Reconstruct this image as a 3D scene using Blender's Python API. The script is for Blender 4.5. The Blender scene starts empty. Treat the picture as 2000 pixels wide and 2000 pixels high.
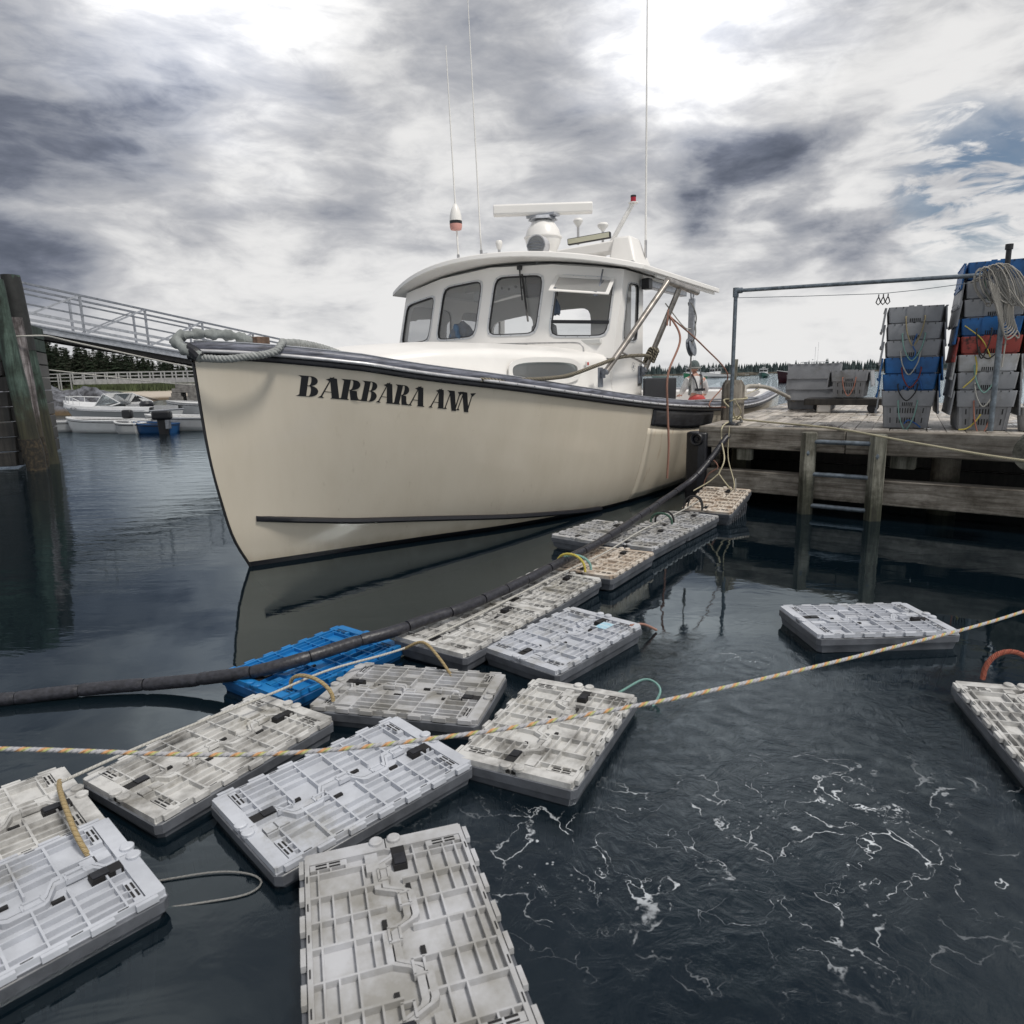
import bpy, bmesh, math, random
from mathutils import Vector, Matrix, noise, Quaternion
random.seed(7)
R = math.radians
sc = bpy.context.scene
COL = sc.collection

# ------------------------------------------------------------------ camera
cam = bpy.data.cameras.new('camera')
cam.lens = 24.0; cam.sensor_width = 36.0; cam.clip_start = 0.05; cam.clip_end = 9000
cam.dof.use_dof = True; cam.dof.focus_distance = 6.5; cam.dof.aperture_fstop = 5.6
camo = bpy.data.objects.new('camera', cam); COL.objects.link(camo)
camo.matrix_world = Matrix.Translation((0, 0, 1.6)) @ Matrix.Rotation(R(90-11.15), 4, 'X') @ Matrix.Rotation(R(-1.2), 4, 'Z')
sc.camera = camo

# ------------------------------------------------------------------ sky
SUN_EL, SUN_AZ = 58.0, 132.0          # azimuth clockwise from +Y
w = bpy.data.worlds.new('World'); sc.world = w; w.use_nodes = True
nt = w.node_tree; nt.nodes.clear()
def N(t, tree=None, **kw):
    n = (tree or nt).nodes.new(t)
    for k, v in kw.items(): setattr(n, k, v)
    return n
def M(op, a, b=None, tree=None, clamp=False):
    tree = tree or nt
    n = tree.nodes.new('ShaderNodeMath'); n.operation = op; n.use_clamp = clamp
    for i, v in enumerate((a, b)):
        if v is None: continue
        if isinstance(v, (int, float)): n.inputs[i].default_value = v
        else: tree.links.new(v, n.inputs[i])
    return n.outputs[0]
L = nt.links.new
tc = N('ShaderNodeTexCoord')
sep = N('ShaderNodeSeparateXYZ'); L(tc.outputs['Generated'], sep.inputs[0])
zc = M('MAXIMUM', sep.outputs['Z'], 0.0)
den = M('ADD', zc, 0.22)
cx = M('DIVIDE', sep.outputs['X'], den); cy = M('DIVIDE', sep.outputs['Y'], den)
cmb = N('ShaderNodeCombineXYZ'); L(cx, cmb.inputs[0]); L(cy, cmb.inputs[1])
def wnoise(scale, detail, rough, dist, off, vs=2.3):      # cloud noise on the sky dome, flattened towards the horizon
    mp = N('ShaderNodeMapping'); mp.inputs['Location'].default_value = off; mp.inputs['Scale'].default_value = (1, 1, vs); L(tc.outputs['Generated'], mp.inputs[0])
    n = N('ShaderNodeTexNoise'); n.inputs['Scale'].default_value = scale; n.inputs['Detail'].default_value = detail
    n.inputs['Roughness'].default_value = rough; n.inputs['Distortion'].default_value = dist
    L(mp.outputs[0], n.inputs['Vector']); return n.outputs['Fac']
def wramp(v, a, b, ca=0.0, cb=1.0):
    n = N('ShaderNodeMapRange'); n.interpolation_type = 'SMOOTHSTEP'
    n.inputs[1].default_value = a; n.inputs[2].default_value = b; n.inputs[3].default_value = ca; n.inputs[4].default_value = cb
    L(v, n.inputs[0]); return n.outputs[0]
big = wnoise(2.1, 6, 0.50, 0.2, (3.1, 1.7, .4))
mid = wnoise(4.6, 9, 0.56, 0.45, (9.4, 2.2, .7), 2.8)
fine = wnoise(13.0, 8, 0.60, 0.5, (1.2, 7.7, .2), 3.0)
mid2 = wnoise(7.5, 6, 0.55, 0.3, (5.4, 3.2, .9))
def blob(d, inner, outer):          # a cloud bank standing in direction d, ragged by the noise
    v = Vector(d).normalized()
    dp = N('ShaderNodeVectorMath', operation='DOT_PRODUCT'); L(tc.outputs['Generated'], dp.inputs[0]); dp.inputs[1].default_value = v
    ang = M('MULTIPLY', M('ARCCOSINE', M('MINIMUM', dp.outputs['Value'], 1.0)), 57.2958)
    return wramp(M('ADD', ang, M('MULTIPLY', M('SUBTRACT', mid2, 0.5), 9)), inner, outer, 1.0, 0.0)
def dirpx(x, y):                    # direction of a bank, azimuth / elevation in degrees
    return (math.sin(R(x))*math.cos(R(y)), math.cos(R(x))*math.cos(R(y)), math.sin(R(y)))
banks = [(dirpx(16.5, 13.6), 0, 5.0, 1.0), (dirpx(21.0, 14.2), 0, 5.0, 1.0), (dirpx(26.5, 9.0), 0, 4.6, .95), (dirpx(22.0, 9.8), 0, 3.4, .7),
         (dirpx(-38, 14), 2, 17, .85), (dirpx(-25, 17), 0, 11, .5), (dirpx(-33, 7.2), 0, 7, .62), (dirpx(-12, 14), 0, 9, .5), (dirpx(40, 17), 0, 8, .5), (dirpx(6, 17), 0, 6, .3),
         (dirpx(24, 48), 6, 18, .8), (dirpx(46, 27), 3, 13, .6), (dirpx(-8, 44), 4, 16, .4), (dirpx(-42, 34), 4, 16, .5), (dirpx(120, 30), 8, 24, .6), (dirpx(200, 45), 8, 26, .5), (dirpx(260, 25), 8, 24, .7)]
glow = M('MAXIMUM', blob(dirpx(15, 26), 1, 13), M('MULTIPLY', blob(dirpx(-22, 25), 1, 14), .75))      # thin cloud lit through from above
tot = None
for d, i, o, s_ in banks:
    v = M('MULTIPLY', blob(d, i, o), s_)
    tot = M('SUBTRACT', 1.0, v) if tot is None else M('MULTIPLY', tot, M('SUBTRACT', 1.0, v))       # overlapping banks merge without a crease
tot = M('SUBTRACT', 1.0, tot)
dens = M('ADD', M('ADD', M('MULTIPLY', big, .38), M('MULTIPLY', mid, .42)), M('MULTIPLY', fine, .20))
dens = M('SUBTRACT', M('ADD', dens, M('MULTIPLY', tot, .20)), M('MULTIPLY', glow, .04))
hz = wramp(sep.outputs['Z'], 0.0, 0.14, .60, 1.0)
shade = M('ADD', M('MULTIPLY', M('MULTIPLY', wramp(dens, .41, .58), .46), hz), M('MULTIPLY', wramp(dens, .55, .78), .56), clamp=True)
cr = N('ShaderNodeValToRGB'); L(shade, cr.inputs[0])
e = cr.color_ramp.elements
e[0].position = 0.0; e[0].color = (.74, .735, .73, 1)
e[1].position = 1.0; e[1].color = (.085, .098, .13, 1)
for p, c in ((.15, (.63, .63, .635, 1)), (.35, (.47, .475, .495, 1)), (.58, (.28, .295, .335, 1)), (.8, (.15, .166, .21, 1))):
    x = e.new(p); x.color = c
cloudbg = N('ShaderNodeBackground'); L(cr.outputs[0], cloudbg.inputs[0])
L(M('ADD', 1.0, M('MULTIPLY', glow, 1.15)), cloudbg.inputs[1])
sky = N('ShaderNodeTexSky'); sky.sky_type = 'NISHITA'; sky.sun_disc = False
sky.sun_elevation = R(SUN_EL); sky.sun_rotation = R(SUN_AZ)
skybg = N('ShaderNodeBackground'); L(sky.outputs[0], skybg.inputs[0]); skybg.inputs[1].default_value = 0.065
gap = M('MAXIMUM', blob(dirpx(32.5, 11.5), 1.5, 7.0), blob(dirpx(39, 7), 1, 6.5))
gap2 = M('MULTIPLY', gap, wramp(fine, .42, .56))
gap3 = gap2
mx = N('ShaderNodeMixShader'); L(M('MULTIPLY', gap3, .95, clamp=True), mx.inputs[0]); L(cloudbg.outputs[0], mx.inputs[1]); L(skybg.outputs[0], mx.inputs[2])
wo = N('ShaderNodeOutputWorld'); L(mx.outputs[0], wo.inputs[0])

# ------------------------------------------------------------------ sun (weak, through cloud)
sl = bpy.data.lights.new('sun', 'SUN'); sl.energy = 2.4; sl.angle = R(10); sl.color = (1.0, .95, .88)
so = bpy.data.objects.new('sun', sl); COL.objects.link(so)
sd = Vector((math.sin(R(SUN_AZ))*math.cos(R(SUN_EL)), math.cos(R(SUN_AZ))*math.cos(R(SUN_EL)), math.sin(R(SUN_EL))))
so.rotation_euler = sd.to_track_quat('Z', 'Y').to_euler(); so.location = (0, -10, 20)

sc.view_settings.view_transform = 'Standard'; sc.view_settings.look = 'None'
sc.view_settings.exposure = 0.15; sc.view_settings.gamma = 1.0; sc.view_settings.use_curve_mapping = False

# ------------------------------------------------------------------ helpers
class MB:
    """collects verts, faces and uvs; build() links them as one mesh object"""
    def __init__(s): s.v = []; s.f = []; s.uv = []; s.m = []; s.mi = 0
    def face(s, idx, uv=None): s.f.append(tuple(idx)); s.uv.append(uv); s.m.append(s.mi)
    def quad(s, pts, uv=None):
        n = len(s.v); s.v += [tuple(p) for p in pts]; s.face(range(n, n+len(pts)), uv)
    def hexa(s, p):             # 8 points: bottom 4 (ccw seen from above) then top 4
        n = len(s.v); s.v += [tuple(q) for q in p]
        for f in ((3, 2, 1, 0), (4, 5, 6, 7), (0, 1, 5, 4), (1, 2, 6, 5), (2, 3, 7, 6), (3, 0, 4, 7)): s.face([n+i for i in f])
        return s
    def box(s, c, d, rz=0.0, M4=None):
        x, y, z = d[0]/2, d[1]/2, d[2]/2; ca, sa = math.cos(rz), math.sin(rz)
        P = []
        for dz in (-z, z):
            for dx, dy in ((-x, -y), (x, -y), (x, y), (-x, y)):
                P.append((c[0]+dx*ca-dy*sa, c[1]+dx*sa+dy*ca, c[2]+dz))
        if M4: P = [M4 @ Vector(q) for q in P]
        return s.hexa(P)
    def bar(s, a, b, wd, h, up=(0, 0, 1)):
        a, b = Vector(a), Vector(b); d = (b-a).normalized(); upv = Vector(up)
        r = d.cross(upv)
        if r.length < 1e-4: r = d.cross(Vector((1, 0, 0)))
        r.normalize(); u = r.cross(d); P = []
        for q in (-.5, .5):
            for (pt, sg) in ((a, -1), (a, 1), (b, 1), (b, -1)): P.append(pt+r*(sg*wd/2)+u*(q*h))
        return s.hexa(P)
    def tube(s, pts, r, n=8, closed=False, caps=True, rr=None):
        pts = [Vector(p) for p in pts]; m = len(pts); base = len(s.v)
        tang = []
        for i in range(m):
            a = pts[(i-1) % m] if (closed or i > 0) else pts[i]; b = pts[(i+1) % m] if (closed or i < m-1) else pts[i]
            t = (b-a); tang.append(t.normalized() if t.length > 1e-9 else Vector((0, 0, 1)))
        t0 = tang[0]; ref = Vector((0, 0, 1)) if abs(t0.z) < .9 else Vector((1, 0, 0))
        u = t0.cross(ref).normalized(); ln = 0; lens = [0]
        for i in range(m):
            if i: ln += (pts[i]-pts[i-1]).length; lens.append(ln)
            t = tang[i]; u = (u - t*u.dot(t))
            u = u.normalized() if u.length > 1e-6 else t.orthogonal().normalized()
            vv = t.cross(u); ri = (rr[i] if rr else r)
            for k in range(n):
                a = 2*math.pi*k/n; s.v.append(tuple(pts[i]+u*(ri*math.cos(a))+vv*(ri*math.sin(a))))
        segs = m if closed else m-1
        for i in range(segs):
            j = (i+1) % m
            l0 = lens[i]; l1 = lens[j] if j else ln+(pts[0]-pts[-1]).length
            for k in range(n):
                k2 = (k+1) % n
                s.face([base+i*n+k, base+i*n+k2, base+j*n+k2, base+j*n+k], [(k/n, l0), ((k+1)/n, l0), ((k+1)/n, l1), (k/n, l1)])
        if caps and not closed:
            s.face([base+k for k in range(n-1, -1, -1)]); s.face([base+(m-1)*n+k for k in range(n)])
        return s
    def cyl(s, a, b, r, n=12, r2=None): return s.tube([a, b], r, n, rr=[r, r if r2 is None else r2])
    def lathe(s, prof, c=(0, 0, 0), n=20, axis=None, M4=None):   # prof: (r, z)
        base = len(s.v)
        for (r, z) in prof:
            for k in range(n):
                a = 2*math.pi*k/n; p = Vector((r*math.cos(a), r*math.sin(a), z))
                if M4: p = M4 @ p
                s.v.append(tuple(p+Vector(c)))
        for i in range(len(prof)-1):
            for k in range(n):
                k2 = (k+1) % n; s.face([base+i*n+k, base+i*n+k2, base+(i+1)*n+k2, base+(i+1)*n+k])
        s.face([base+k for k in range(n-1, -1, -1)]); s.face([base+(len(prof)-1)*n+k for k in range(n)])
        return s
    def prism(s, poly, z0, z1, M4=None):     # ccw polygon xy
        n = len(s.v); k = len(poly)
        P = [Vector((x, y, z0)) for x, y in poly]+[Vector((x, y, z1)) for x, y in poly]
        if M4: P = [M4 @ p for p in P]
        s.v += [tuple(p) for p in P]
        s.face([n+i for i in range(k-1, -1, -1)]); s.face([n+k+i for i in range(k)])
        for i in range(k): j = (i+1) % k; s.face([n+i, n+j, n+k+j, n+k+i])
        return s
    def grid(s, fn, nu, nv, closeu=False):
        base = len(s.v)
        for i in range(nu):
            for j in range(nv): s.v.append(tuple(fn(i/(nu-1) if not closeu else i/nu, j/(nv-1))))
        for i in range(nu if closeu else nu-1):
            for j in range(nv-1):
                i2 = (i+1) % nu
                s.face([base+i*nv+j, base+i2*nv+j, base+i2*nv+j+1, base+i*nv+j+1],
                       [(i/(nu-1), j/(nv-1)), ((i+1)/(nu-1), j/(nv-1)), ((i+1)/(nu-1), (j+1)/(nv-1)), (i/(nu-1), (j+1)/(nv-1))])
        return s
    def mesh(s, name, mats, smooth=35, recalc=True):
        me = bpy.data.meshes.new(name); me.from_pydata(s.v, [], s.f)
        if not isinstance(mats, (list, tuple)): mats = [mats]
        for m in mats: me.materials.append(m)
        if len(mats) > 1: me.polygons.foreach_set('material_index', s.m)
        if any(u for u in s.uv):
            ul = me.uv_layers.new(name='uv'); buf = []
            for f, u in zip(s.f, s.uv):
                if u:
                    for q in u: buf += [q[0], q[1]]
                else: buf += [0.0, 0.0]*len(f)
            ul.data.foreach_set('uv', buf)
        if recalc:
            bm = bmesh.new(); bm.from_mesh(me); bmesh.ops.recalc_face_normals(bm, faces=bm.faces); bm.to_mesh(me); bm.free()
        if smooth:
            me.shade_smooth(); me.set_sharp_from_angle(angle=R(smooth))
        me.update(); return me
    def build(s, name, mats, parent=None, smooth=35, bevel=0, recalc=True, **t):
        o = bpy.data.objects.new(name, s.mesh(name, mats, smooth, recalc)); COL.objects.link(o)
        if parent: o.parent = parent
        if bevel:
            b = o.modifiers.new('bevel', 'BEVEL'); b.width = bevel; b.segments = 2; b.limit_method = 'ANGLE'; b.angle_limit = R(40)
        if t: tag(o, **t)
        return o
def tag(o, label=None, cat=None, group=None, kind=None):
    if label: o['label'] = label
    if cat: o['category'] = cat
    if group: o['group'] = group
    if kind: o['kind'] = kind
    return o
def empty(name, loc=(0, 0, 0), rz=0.0, parent=None, **t):
    o = bpy.data.objects.new(name, None); COL.objects.link(o); o.location = loc; o.rotation_euler = (0, 0, rz)
    o.empty_display_size = .2
    if parent: o.parent = parent
    return tag(o, **t)
KIDS = {}
def copy_tree(o, parent=None, loc=None, rz=None, name=None):
    c = o.copy(); COL.objects.link(c)
    if parent: c.parent = parent
    if loc is not None: c.location = loc
    if rz is not None: c.rotation_euler = (0, 0, rz)
    for ch in o.children: copy_tree(ch, c)
    return c
def spline(pts, n=10):
    """Catmull-Rom through the points"""
    P = [Vector(p) for p in pts]; P = [P[0]*2-P[1]]+P+[P[-1]*2-P[-2]]; out = []
    for i in range(1, len(P)-2):
        for k in range(n):
            t = k/n; a, b, c, d = P[i-1], P[i], P[i+1], P[i+2]
            out.append(.5*((2*b)+(-a+c)*t+(2*a-5*b+4*c-d)*t*t+(-a+3*b-3*c+d)*t**3))
    out.append(P[-2]); return out
def twist(mb, pts, r, lay=.09, n=6, strands=3):
    """a laid rope: strands wound round the path"""
    pts = [Vector(p) for p in pts]; ln = 0; paths = [[] for _ in range(strands)]; u = None
    for i in range(len(pts)):
        t = (pts[min(i+1, len(pts)-1)]-pts[max(i-1, 0)]).normalized()
        u = t.orthogonal().normalized() if u is None else (u-t*u.dot(t)).normalized()
        v = t.cross(u)
        if i: ln += (pts[i]-pts[i-1]).length
        for k in range(strands):
            a = 2*math.pi*(ln/lay+k/strands); paths[k].append(pts[i]+(u*math.cos(a)+v*math.sin(a))*r*.60)
    for p in paths: mb.tube(p, r*.52, n)
    return mb
def resample(pts, step):
    P = [Vector(p) for p in pts]; out = [P[0].copy()]; acc = 0
    for a, b in zip(P, P[1:]):
        d = (b-a).length; t = step-acc
        while t <= d and d > 0: out.append(a+(b-a)*(t/d)); t += step
        acc = (acc+d) % step if d else acc
    out.append(P[-1]); return out

# ------------------------------------------------------------------ materials
def mat(name, col, rough=.6, metal=0.0, noise_s=0, noise_a=.0, col2=None, bump=0, bump_s=40, spec=.5, coord='Object', stretch=None, detail=6, ramp=(.35, .65), emit=None, coat=0):
    m = bpy.data.materials.new(name); m.use_nodes = True; t = m.node_tree; b = t.nodes['Principled BSDF']
    b.inputs['Base Color'].default_value = (*col, 1); b.inputs['Roughness'].default_value = rough
    b.inputs['Metallic'].default_value = metal; b.inputs['Specular IOR Level'].default_value = spec
    if coat: b.inputs['Coat Weight'].default_value = coat; b.inputs['Coat Roughness'].default_value = .08
    if emit: b.inputs['Emission Color'].default_value = (*emit, 1); b.inputs['Emission Strength'].default_value = 1
    if noise_s or bump:
        c = t.nodes.new('ShaderNodeTexCoord'); mp = t.nodes.new('ShaderNodeMapping'); t.links.new(c.outputs[coord], mp.inputs[0])
        if stretch: mp.inputs['Scale'].default_value = stretch
        if name.startswith('crate'):
            oi = t.nodes.new('ShaderNodeObjectInfo'); ad = t.nodes.new('ShaderNodeVectorMath'); t.links.new(c.outputs[coord], ad.inputs[0])
            t.links.new(M('MULTIPLY', oi.outputs['Random'], 40, t), ad.inputs[1]); t.links.new(ad.outputs[0], mp.inputs[0])
    if noise_s:
        n = t.nodes.new('ShaderNodeTexNoise'); n.inputs['Scale'].default_value = noise_s; n.inputs['Detail'].default_value = detail
        n.inputs['Roughness'].default_value = .62; t.links.new(mp.outputs[0], n.inputs['Vector'])
        r = t.nodes.new('ShaderNodeValToRGB'); t.links.new(n.outputs['Fac'], r.inputs[0])
        c2 = col2 or tuple(x*(1-noise_a) for x in col)
        r.color_ramp.elements[0].position = ramp[0]; r.color_ramp.elements[0].color = (*c2, 1)
        r.color_ramp.elements[1].position = ramp[1]; r.color_ramp.elements[1].color = (*col, 1)
        t.links.new(r.outputs[0], b.inputs['Base Color'])
        if name.startswith('crate'):       # slime and scuff patches, each crate in its own places
            n3 = t.nodes.new('ShaderNodeTexNoise'); n3.inputs['Scale'].default_value = 2.3; n3.inputs['Detail'].default_value = 10; n3.inputs['Roughness'].default_value = .72; t.links.new(mp.outputs[0], n3.inputs['Vector'])
            q = t.nodes.new('ShaderNodeMapRange'); q.inputs[1].default_value = .56; q.inputs[2].default_value = .66; q.inputs[4].default_value = .55; t.links.new(n3.outputs['Fac'], q.inputs[0])
            mm = t.nodes.new('ShaderNodeMix'); mm.data_type = 'RGBA'; mm.blend_type = 'MULTIPLY'; t.links.new(q.outputs[0], mm.inputs[0]); t.links.new(r.outputs[0], mm.inputs[6]); mm.inputs[7].default_value = (.50, .46, .36, 1)
            t.links.new(mm.outputs[2], b.inputs['Base Color'])
    if bump:
        n2 = t.nodes.new('ShaderNodeTexNoise'); n2.inputs['Scale'].default_value = bump_s; n2.inputs['Detail'].default_value = 5
        t.links.new(mp.outputs[0], n2.inputs['Vector'])
        bp = t.nodes.new('ShaderNodeBump'); bp.inputs['Strength'].default_value = bump; bp.inputs['Distance'].default_value = .01
        t.links.new(n2.outputs['Fac'], bp.inputs['Height']); t.links.new(bp.outputs[0], b.inputs['Normal'])
    return m
def wood(name, ca, cb, axis='X', scale=1.0, rough=.85, green=None, tide=None):
    """weathered timber: grain stretched along one axis, dark checks, stains"""
    m = bpy.data.materials.new(name); m.use_nodes = True; t = m.node_tree; b = t.nodes['Principled BSDF']; ln = t.links.new
    c = t.nodes.new('ShaderNodeTexCoord'); oi = t.nodes.new('ShaderNodeObjectInfo')
    ad = t.nodes.new('ShaderNodeVectorMath'); ln(c.outputs['Object'], ad.inputs[0])
    mu = t.nodes.new('ShaderNodeMath'); mu.operation = 'MULTIPLY'; ln(oi.outputs['Random'], mu.inputs[0]); mu.inputs[1].default_value = 37
    ln(mu.outputs[0], ad.inputs[1])
    mp = t.nodes.new('ShaderNodeMapping'); ln(ad.outputs[0], mp.inputs[0])
    S = {'X': (1.6, 26, 26), 'Y': (26, 1.6, 26), 'Z': (26, 26, 1.6)}[axis]; mp.inputs['Scale'].default_value = tuple(x*scale for x in S)
    n = t.nodes.new('ShaderNodeTexNoise'); n.inputs['Scale'].default_value = 1; n.inputs['Detail'].default_value = 8; n.inputs['Roughness'].default_value = .7; n.inputs['Distortion'].default_value = .6
    ln(mp.outputs[0], n.inputs['Vector'])
    n2 = t.nodes.new('ShaderNodeTexNoise'); n2.inputs['Scale'].default_value = 3.2; n2.inputs['Detail'].default_value = 6; n2.inputs['Roughness'].default_value = .7; ln(ad.outputs[0], n2.inputs['Vector'])
    r = t.nodes.new('ShaderNodeValToRGB'); ln(n.outputs['Fac'], r.inputs[0])
    E = r.color_ramp.elements; E[0].position = .30; E[0].color = (*[x*.22 for x in cb], 1); E[1].position = .66; E[1].color = (*ca, 1)
    x = E.new(.42); x.color = (*cb, 1)
    r2 = t.nodes.new('ShaderNodeValToRGB'); ln(n2.outputs['Fac'], r2.inputs[0])
    E = r2.color_ramp.elements; E[0].position = .32; E[0].color = (.38, .36, .33, 1) if not green else (*green, 1); E[1].position = .6; E[1].color = (1, 1, 1, 1)
    mx_ = t.nodes.new('ShaderNodeMix'); mx_.data_type = 'RGBA'; mx_.blend_type = 'MULTIPLY'; mx_.inputs[0].default_value = 1
    ln(r.outputs[0], mx_.inputs[6]); ln(r2.outputs[0], mx_.inputs[7])
    hs = t.nodes.new('ShaderNodeHueSaturation'); ln(mx_.outputs[2], hs.inputs['Color'])
    mr = t.nodes.new('ShaderNodeMapRange'); ln(oi.outputs['Random'], mr.inputs[0]); mr.inputs[3].default_value = .72; mr.inputs[4].default_value = 1.22
    ln(mr.outputs[0], hs.inputs['Value']); ln(hs.outputs[0], b.inputs['Base Color'])
    if tide:                      # weed and slime line left by the tide
        g = t.nodes.new('ShaderNodeNewGeometry'); sp = t.nodes.new('ShaderNodeSeparateXYZ'); ln(g.outputs['Position'], sp.inputs[0])
        zz = M('ADD', sp.outputs[2], M('MULTIPLY', M('SUBTRACT', n2.outputs['Fac'], .5, t), 1.4*(tide[1]-tide[0])+.3, t), t)
        q = t.nodes.new('ShaderNodeMapRange'); q.interpolation_type = 'SMOOTHSTEP'; q.inputs[1].default_value = tide[0]; q.inputs[2].default_value = tide[1]; q.inputs[3].default_value = .93; q.inputs[4].default_value = 0; ln(zz, q.inputs[0])
        mm = t.nodes.new('ShaderNodeMix'); mm.data_type = 'RGBA'; ln(q.outputs[0], mm.inputs[0]); ln(hs.outputs[0], mm.inputs[6])
        r4 = t.nodes.new('ShaderNodeValToRGB'); ln(n.outputs['Fac'], r4.inputs[0]); E = r4.color_ramp.elements; E[0].position = .35; E[0].color = (.010, .011, .008, 1); E[1].position = .7; E[1].color = (*(tide[2] if len(tide) > 2 else (.045, .05, .028)), 1)
        ln(r4.outputs[0], mm.inputs[7]); ln(mm.outputs[2], b.inputs['Base Color'])
    b.inputs['Roughness'].default_value = rough
    bp = t.nodes.new('ShaderNodeBump'); bp.inputs['Strength'].default_value = .7; bp.inputs['Distance'].default_value = .006
    ln(n.outputs['Fac'], bp.inputs['Height']); ln(bp.outputs[0], b.inputs['Normal'])
    m['bsdf'] = b.name
    return m
def rope_mat(name, c1, c2, c3, pitch, duty=.4, w2=.25, turns=1):
    """braid colours wound round the rope, laid out on the rope's own surface coordinates"""
    m = bpy.data.materials.new(name); m.use_nodes = True; t = m.node_tree; b = t.nodes['Principled BSDF']; ln = t.links.new
    b.inputs['Roughness'].default_value = .8
    u = t.nodes.new('ShaderNodeUVMap'); u.uv_map = 'uv'; sp = t.nodes.new('ShaderNodeSeparateXYZ'); ln(u.outputs[0], sp.inputs[0])
    f = M('FRACT', M('ADD', M('MULTIPLY', sp.outputs[0], turns, t), M('MULTIPLY', sp.outputs[1], 1/pitch, t), t), None, t)
    r = t.nodes.new('ShaderNodeValToRGB'); r.color_ramp.interpolation = 'CONSTANT'; ln(f, r.inputs[0])
    E = r.color_ramp.elements; E[0].position = 0; E[0].color = (*c1, 1); E[1].position = duty; E[1].color = (*c2, 1); x = E.new(min(.99, duty+w2)); x.color = (*c3, 1)
    ln(r.outputs[0], b.inputs['Base Color'])
    f2 = M('SINE', M('ADD', M('MULTIPLY', sp.outputs[0], 6.283*3, t), M('MULTIPLY', sp.outputs[1], 6.283/(pitch*.28), t), t), None, t)
    bp = t.nodes.new('ShaderNodeBump'); bp.inputs['Strength'].default_value = .8; bp.inputs['Distance'].default_value = .002
    ln(f2, bp.inputs['Height']); ln(bp.outputs[0], b.inputs['Normal'])
    return m
def glass_mat(name, tint=(.75, .8, .8), refl=1.0, haze=.0):
    m = bpy.data.materials.new(name); m.use_nodes = True; t = m.node_tree; t.nodes.clear(); ln = t.links.new
    fr = t.nodes.new('ShaderNodeFresnel'); fr.inputs[0].default_value = 1.5
    tr = t.nodes.new('ShaderNodeBsdfTransparent'); tr.inputs[0].default_value = (*tint, 1)
    gl = t.nodes.new('ShaderNodeBsdfGlossy'); gl.inputs['Roughness'].default_value = .02
    mx_ = t.nodes.new('ShaderNodeMixShader'); ln(M('MULTIPLY', fr.outputs[0], refl, t, True), mx_.inputs[0]); ln(tr.outputs[0], mx_.inputs[1]); ln(gl.outputs[0], mx_.inputs[2])
    last = mx_
    if haze:
        df = t.nodes.new('ShaderNodeBsdfDiffuse'); df.inputs[0].default_value = (.5, .5, .5, 1); m2 = t.nodes.new('ShaderNodeMixShader'); m2.inputs[0].default_value = haze
        ln(mx_.outputs[0], m2.inputs[1]); ln(df.outputs[0], m2.inputs[2]); last = m2
    o = t.nodes.new('ShaderNodeOutputMaterial'); ln(last.outputs[0], o.inputs[0]); return m
MT = {}
MT['cream'] = mat('hull_cream_gelcoat', (.645, .585, .485), .22, noise_s=1.6, col2=(.60, .54, .44), stretch=(2.2, 2.2, .35), detail=9, ramp=(.30, .60), spec=.5, coat=.6, bump=.12, bump_s=1.3)
MT['white'] = mat('white_gelcoat', (.79, .775, .75), .35, noise_s=2.5, noise_a=.05, spec=.4)
MT['inside'] = mat('cabin_lining', (.62, .62, .60), .6)
MT['liner'] = mat('cabin_ceiling_grey', (.58, .59, .59), .7)
MT['black_rub'] = mat('black_rubber', (.012, .013, .018), .42, noise_s=30, noise_a=.5, bump=.2, bump_s=60)
MT['rail'] = mat('weathered_grey_rail_rubber', (.19, .20, .25), .38, noise_s=9, noise_a=.75, detail=9, stretch=(.6, .6, 5), bump=.25, bump_s=30)
MT['steel'] = mat('stainless_steel', (.62, .61, .60), .28, 1.0, noise_s=14, noise_a=.25)
MT['steel_tube'] = mat('worn_stainless_tube', (.50, .46, .42), .36, .9, noise_s=10, noise_a=.45)
MT['galv'] = mat('galvanised_pipe', (.22, .26, .30), .5, .6, noise_s=18, noise_a=.5, bump=.1)
MT['alu'] = mat('aluminium', (.50, .52, .56), .42, .7, noise_s=12, noise_a=.3)
MT['alu_dark'] = mat('aluminium_dull', (.26, .28, .32), .55, .5, noise_s=12, noise_a=.4)
MT['strip'] = mat('rail_strip_metal', (.60, .60, .62), .32, .35, noise_s=12, noise_a=.25)
MT['black'] = mat('black_paint', (.012, .012, .014), .4)
MT['boot'] = mat('boot_stripe_black', (.012, .012, .015), .35)
MT['dark'] = mat('slot_shade_black', (.01, .01, .011), .8)  # near-black solid standing in for the shade inside slots and recesses
MT['glass'] = glass_mat('window_glass', (.86, .88, .89), 1.6, .20)
MT['glass_dark'] = glass_mat('portlight_glass', (.32, .38, .40), 1.5, .22)
MT['crate_slate'] = mat('crate_shaded_grey_plastic', (.27, .28, .30), .5, noise_s=4.5, noise_a=.25, bump=.06, bump_s=90)  # grey crate plastic with the shade on the stacks put into its colour
MT['crate_grey'] = mat('crate_grey_plastic', (.47, .48, .505), .55, noise_s=6, col2=(.27, .265, .25), detail=9, bump=.06, bump_s=90)
MT['crate_dirty'] = mat('crate_grey_plastic_dirty', (.53, .53, .52), .6, noise_s=7.0, col2=(.165, .16, .15), detail=10, ramp=(.30, .56), bump=.08, bump_s=90)
MT['crate_pale'] = mat('crate_pale_plastic', (.50, .525, .575), .5, noise_s=7, noise_a=.22, bump=.05, bump_s=90)
MT['crate_wet_shaded'] = mat('shaded_wet_crate_plastic', (.13, .14, .16), .35, noise_s=6, noise_a=.5, bump=.06, bump_s=90)  # wet plastic, darkened further for the shade on the basket sides
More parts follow.
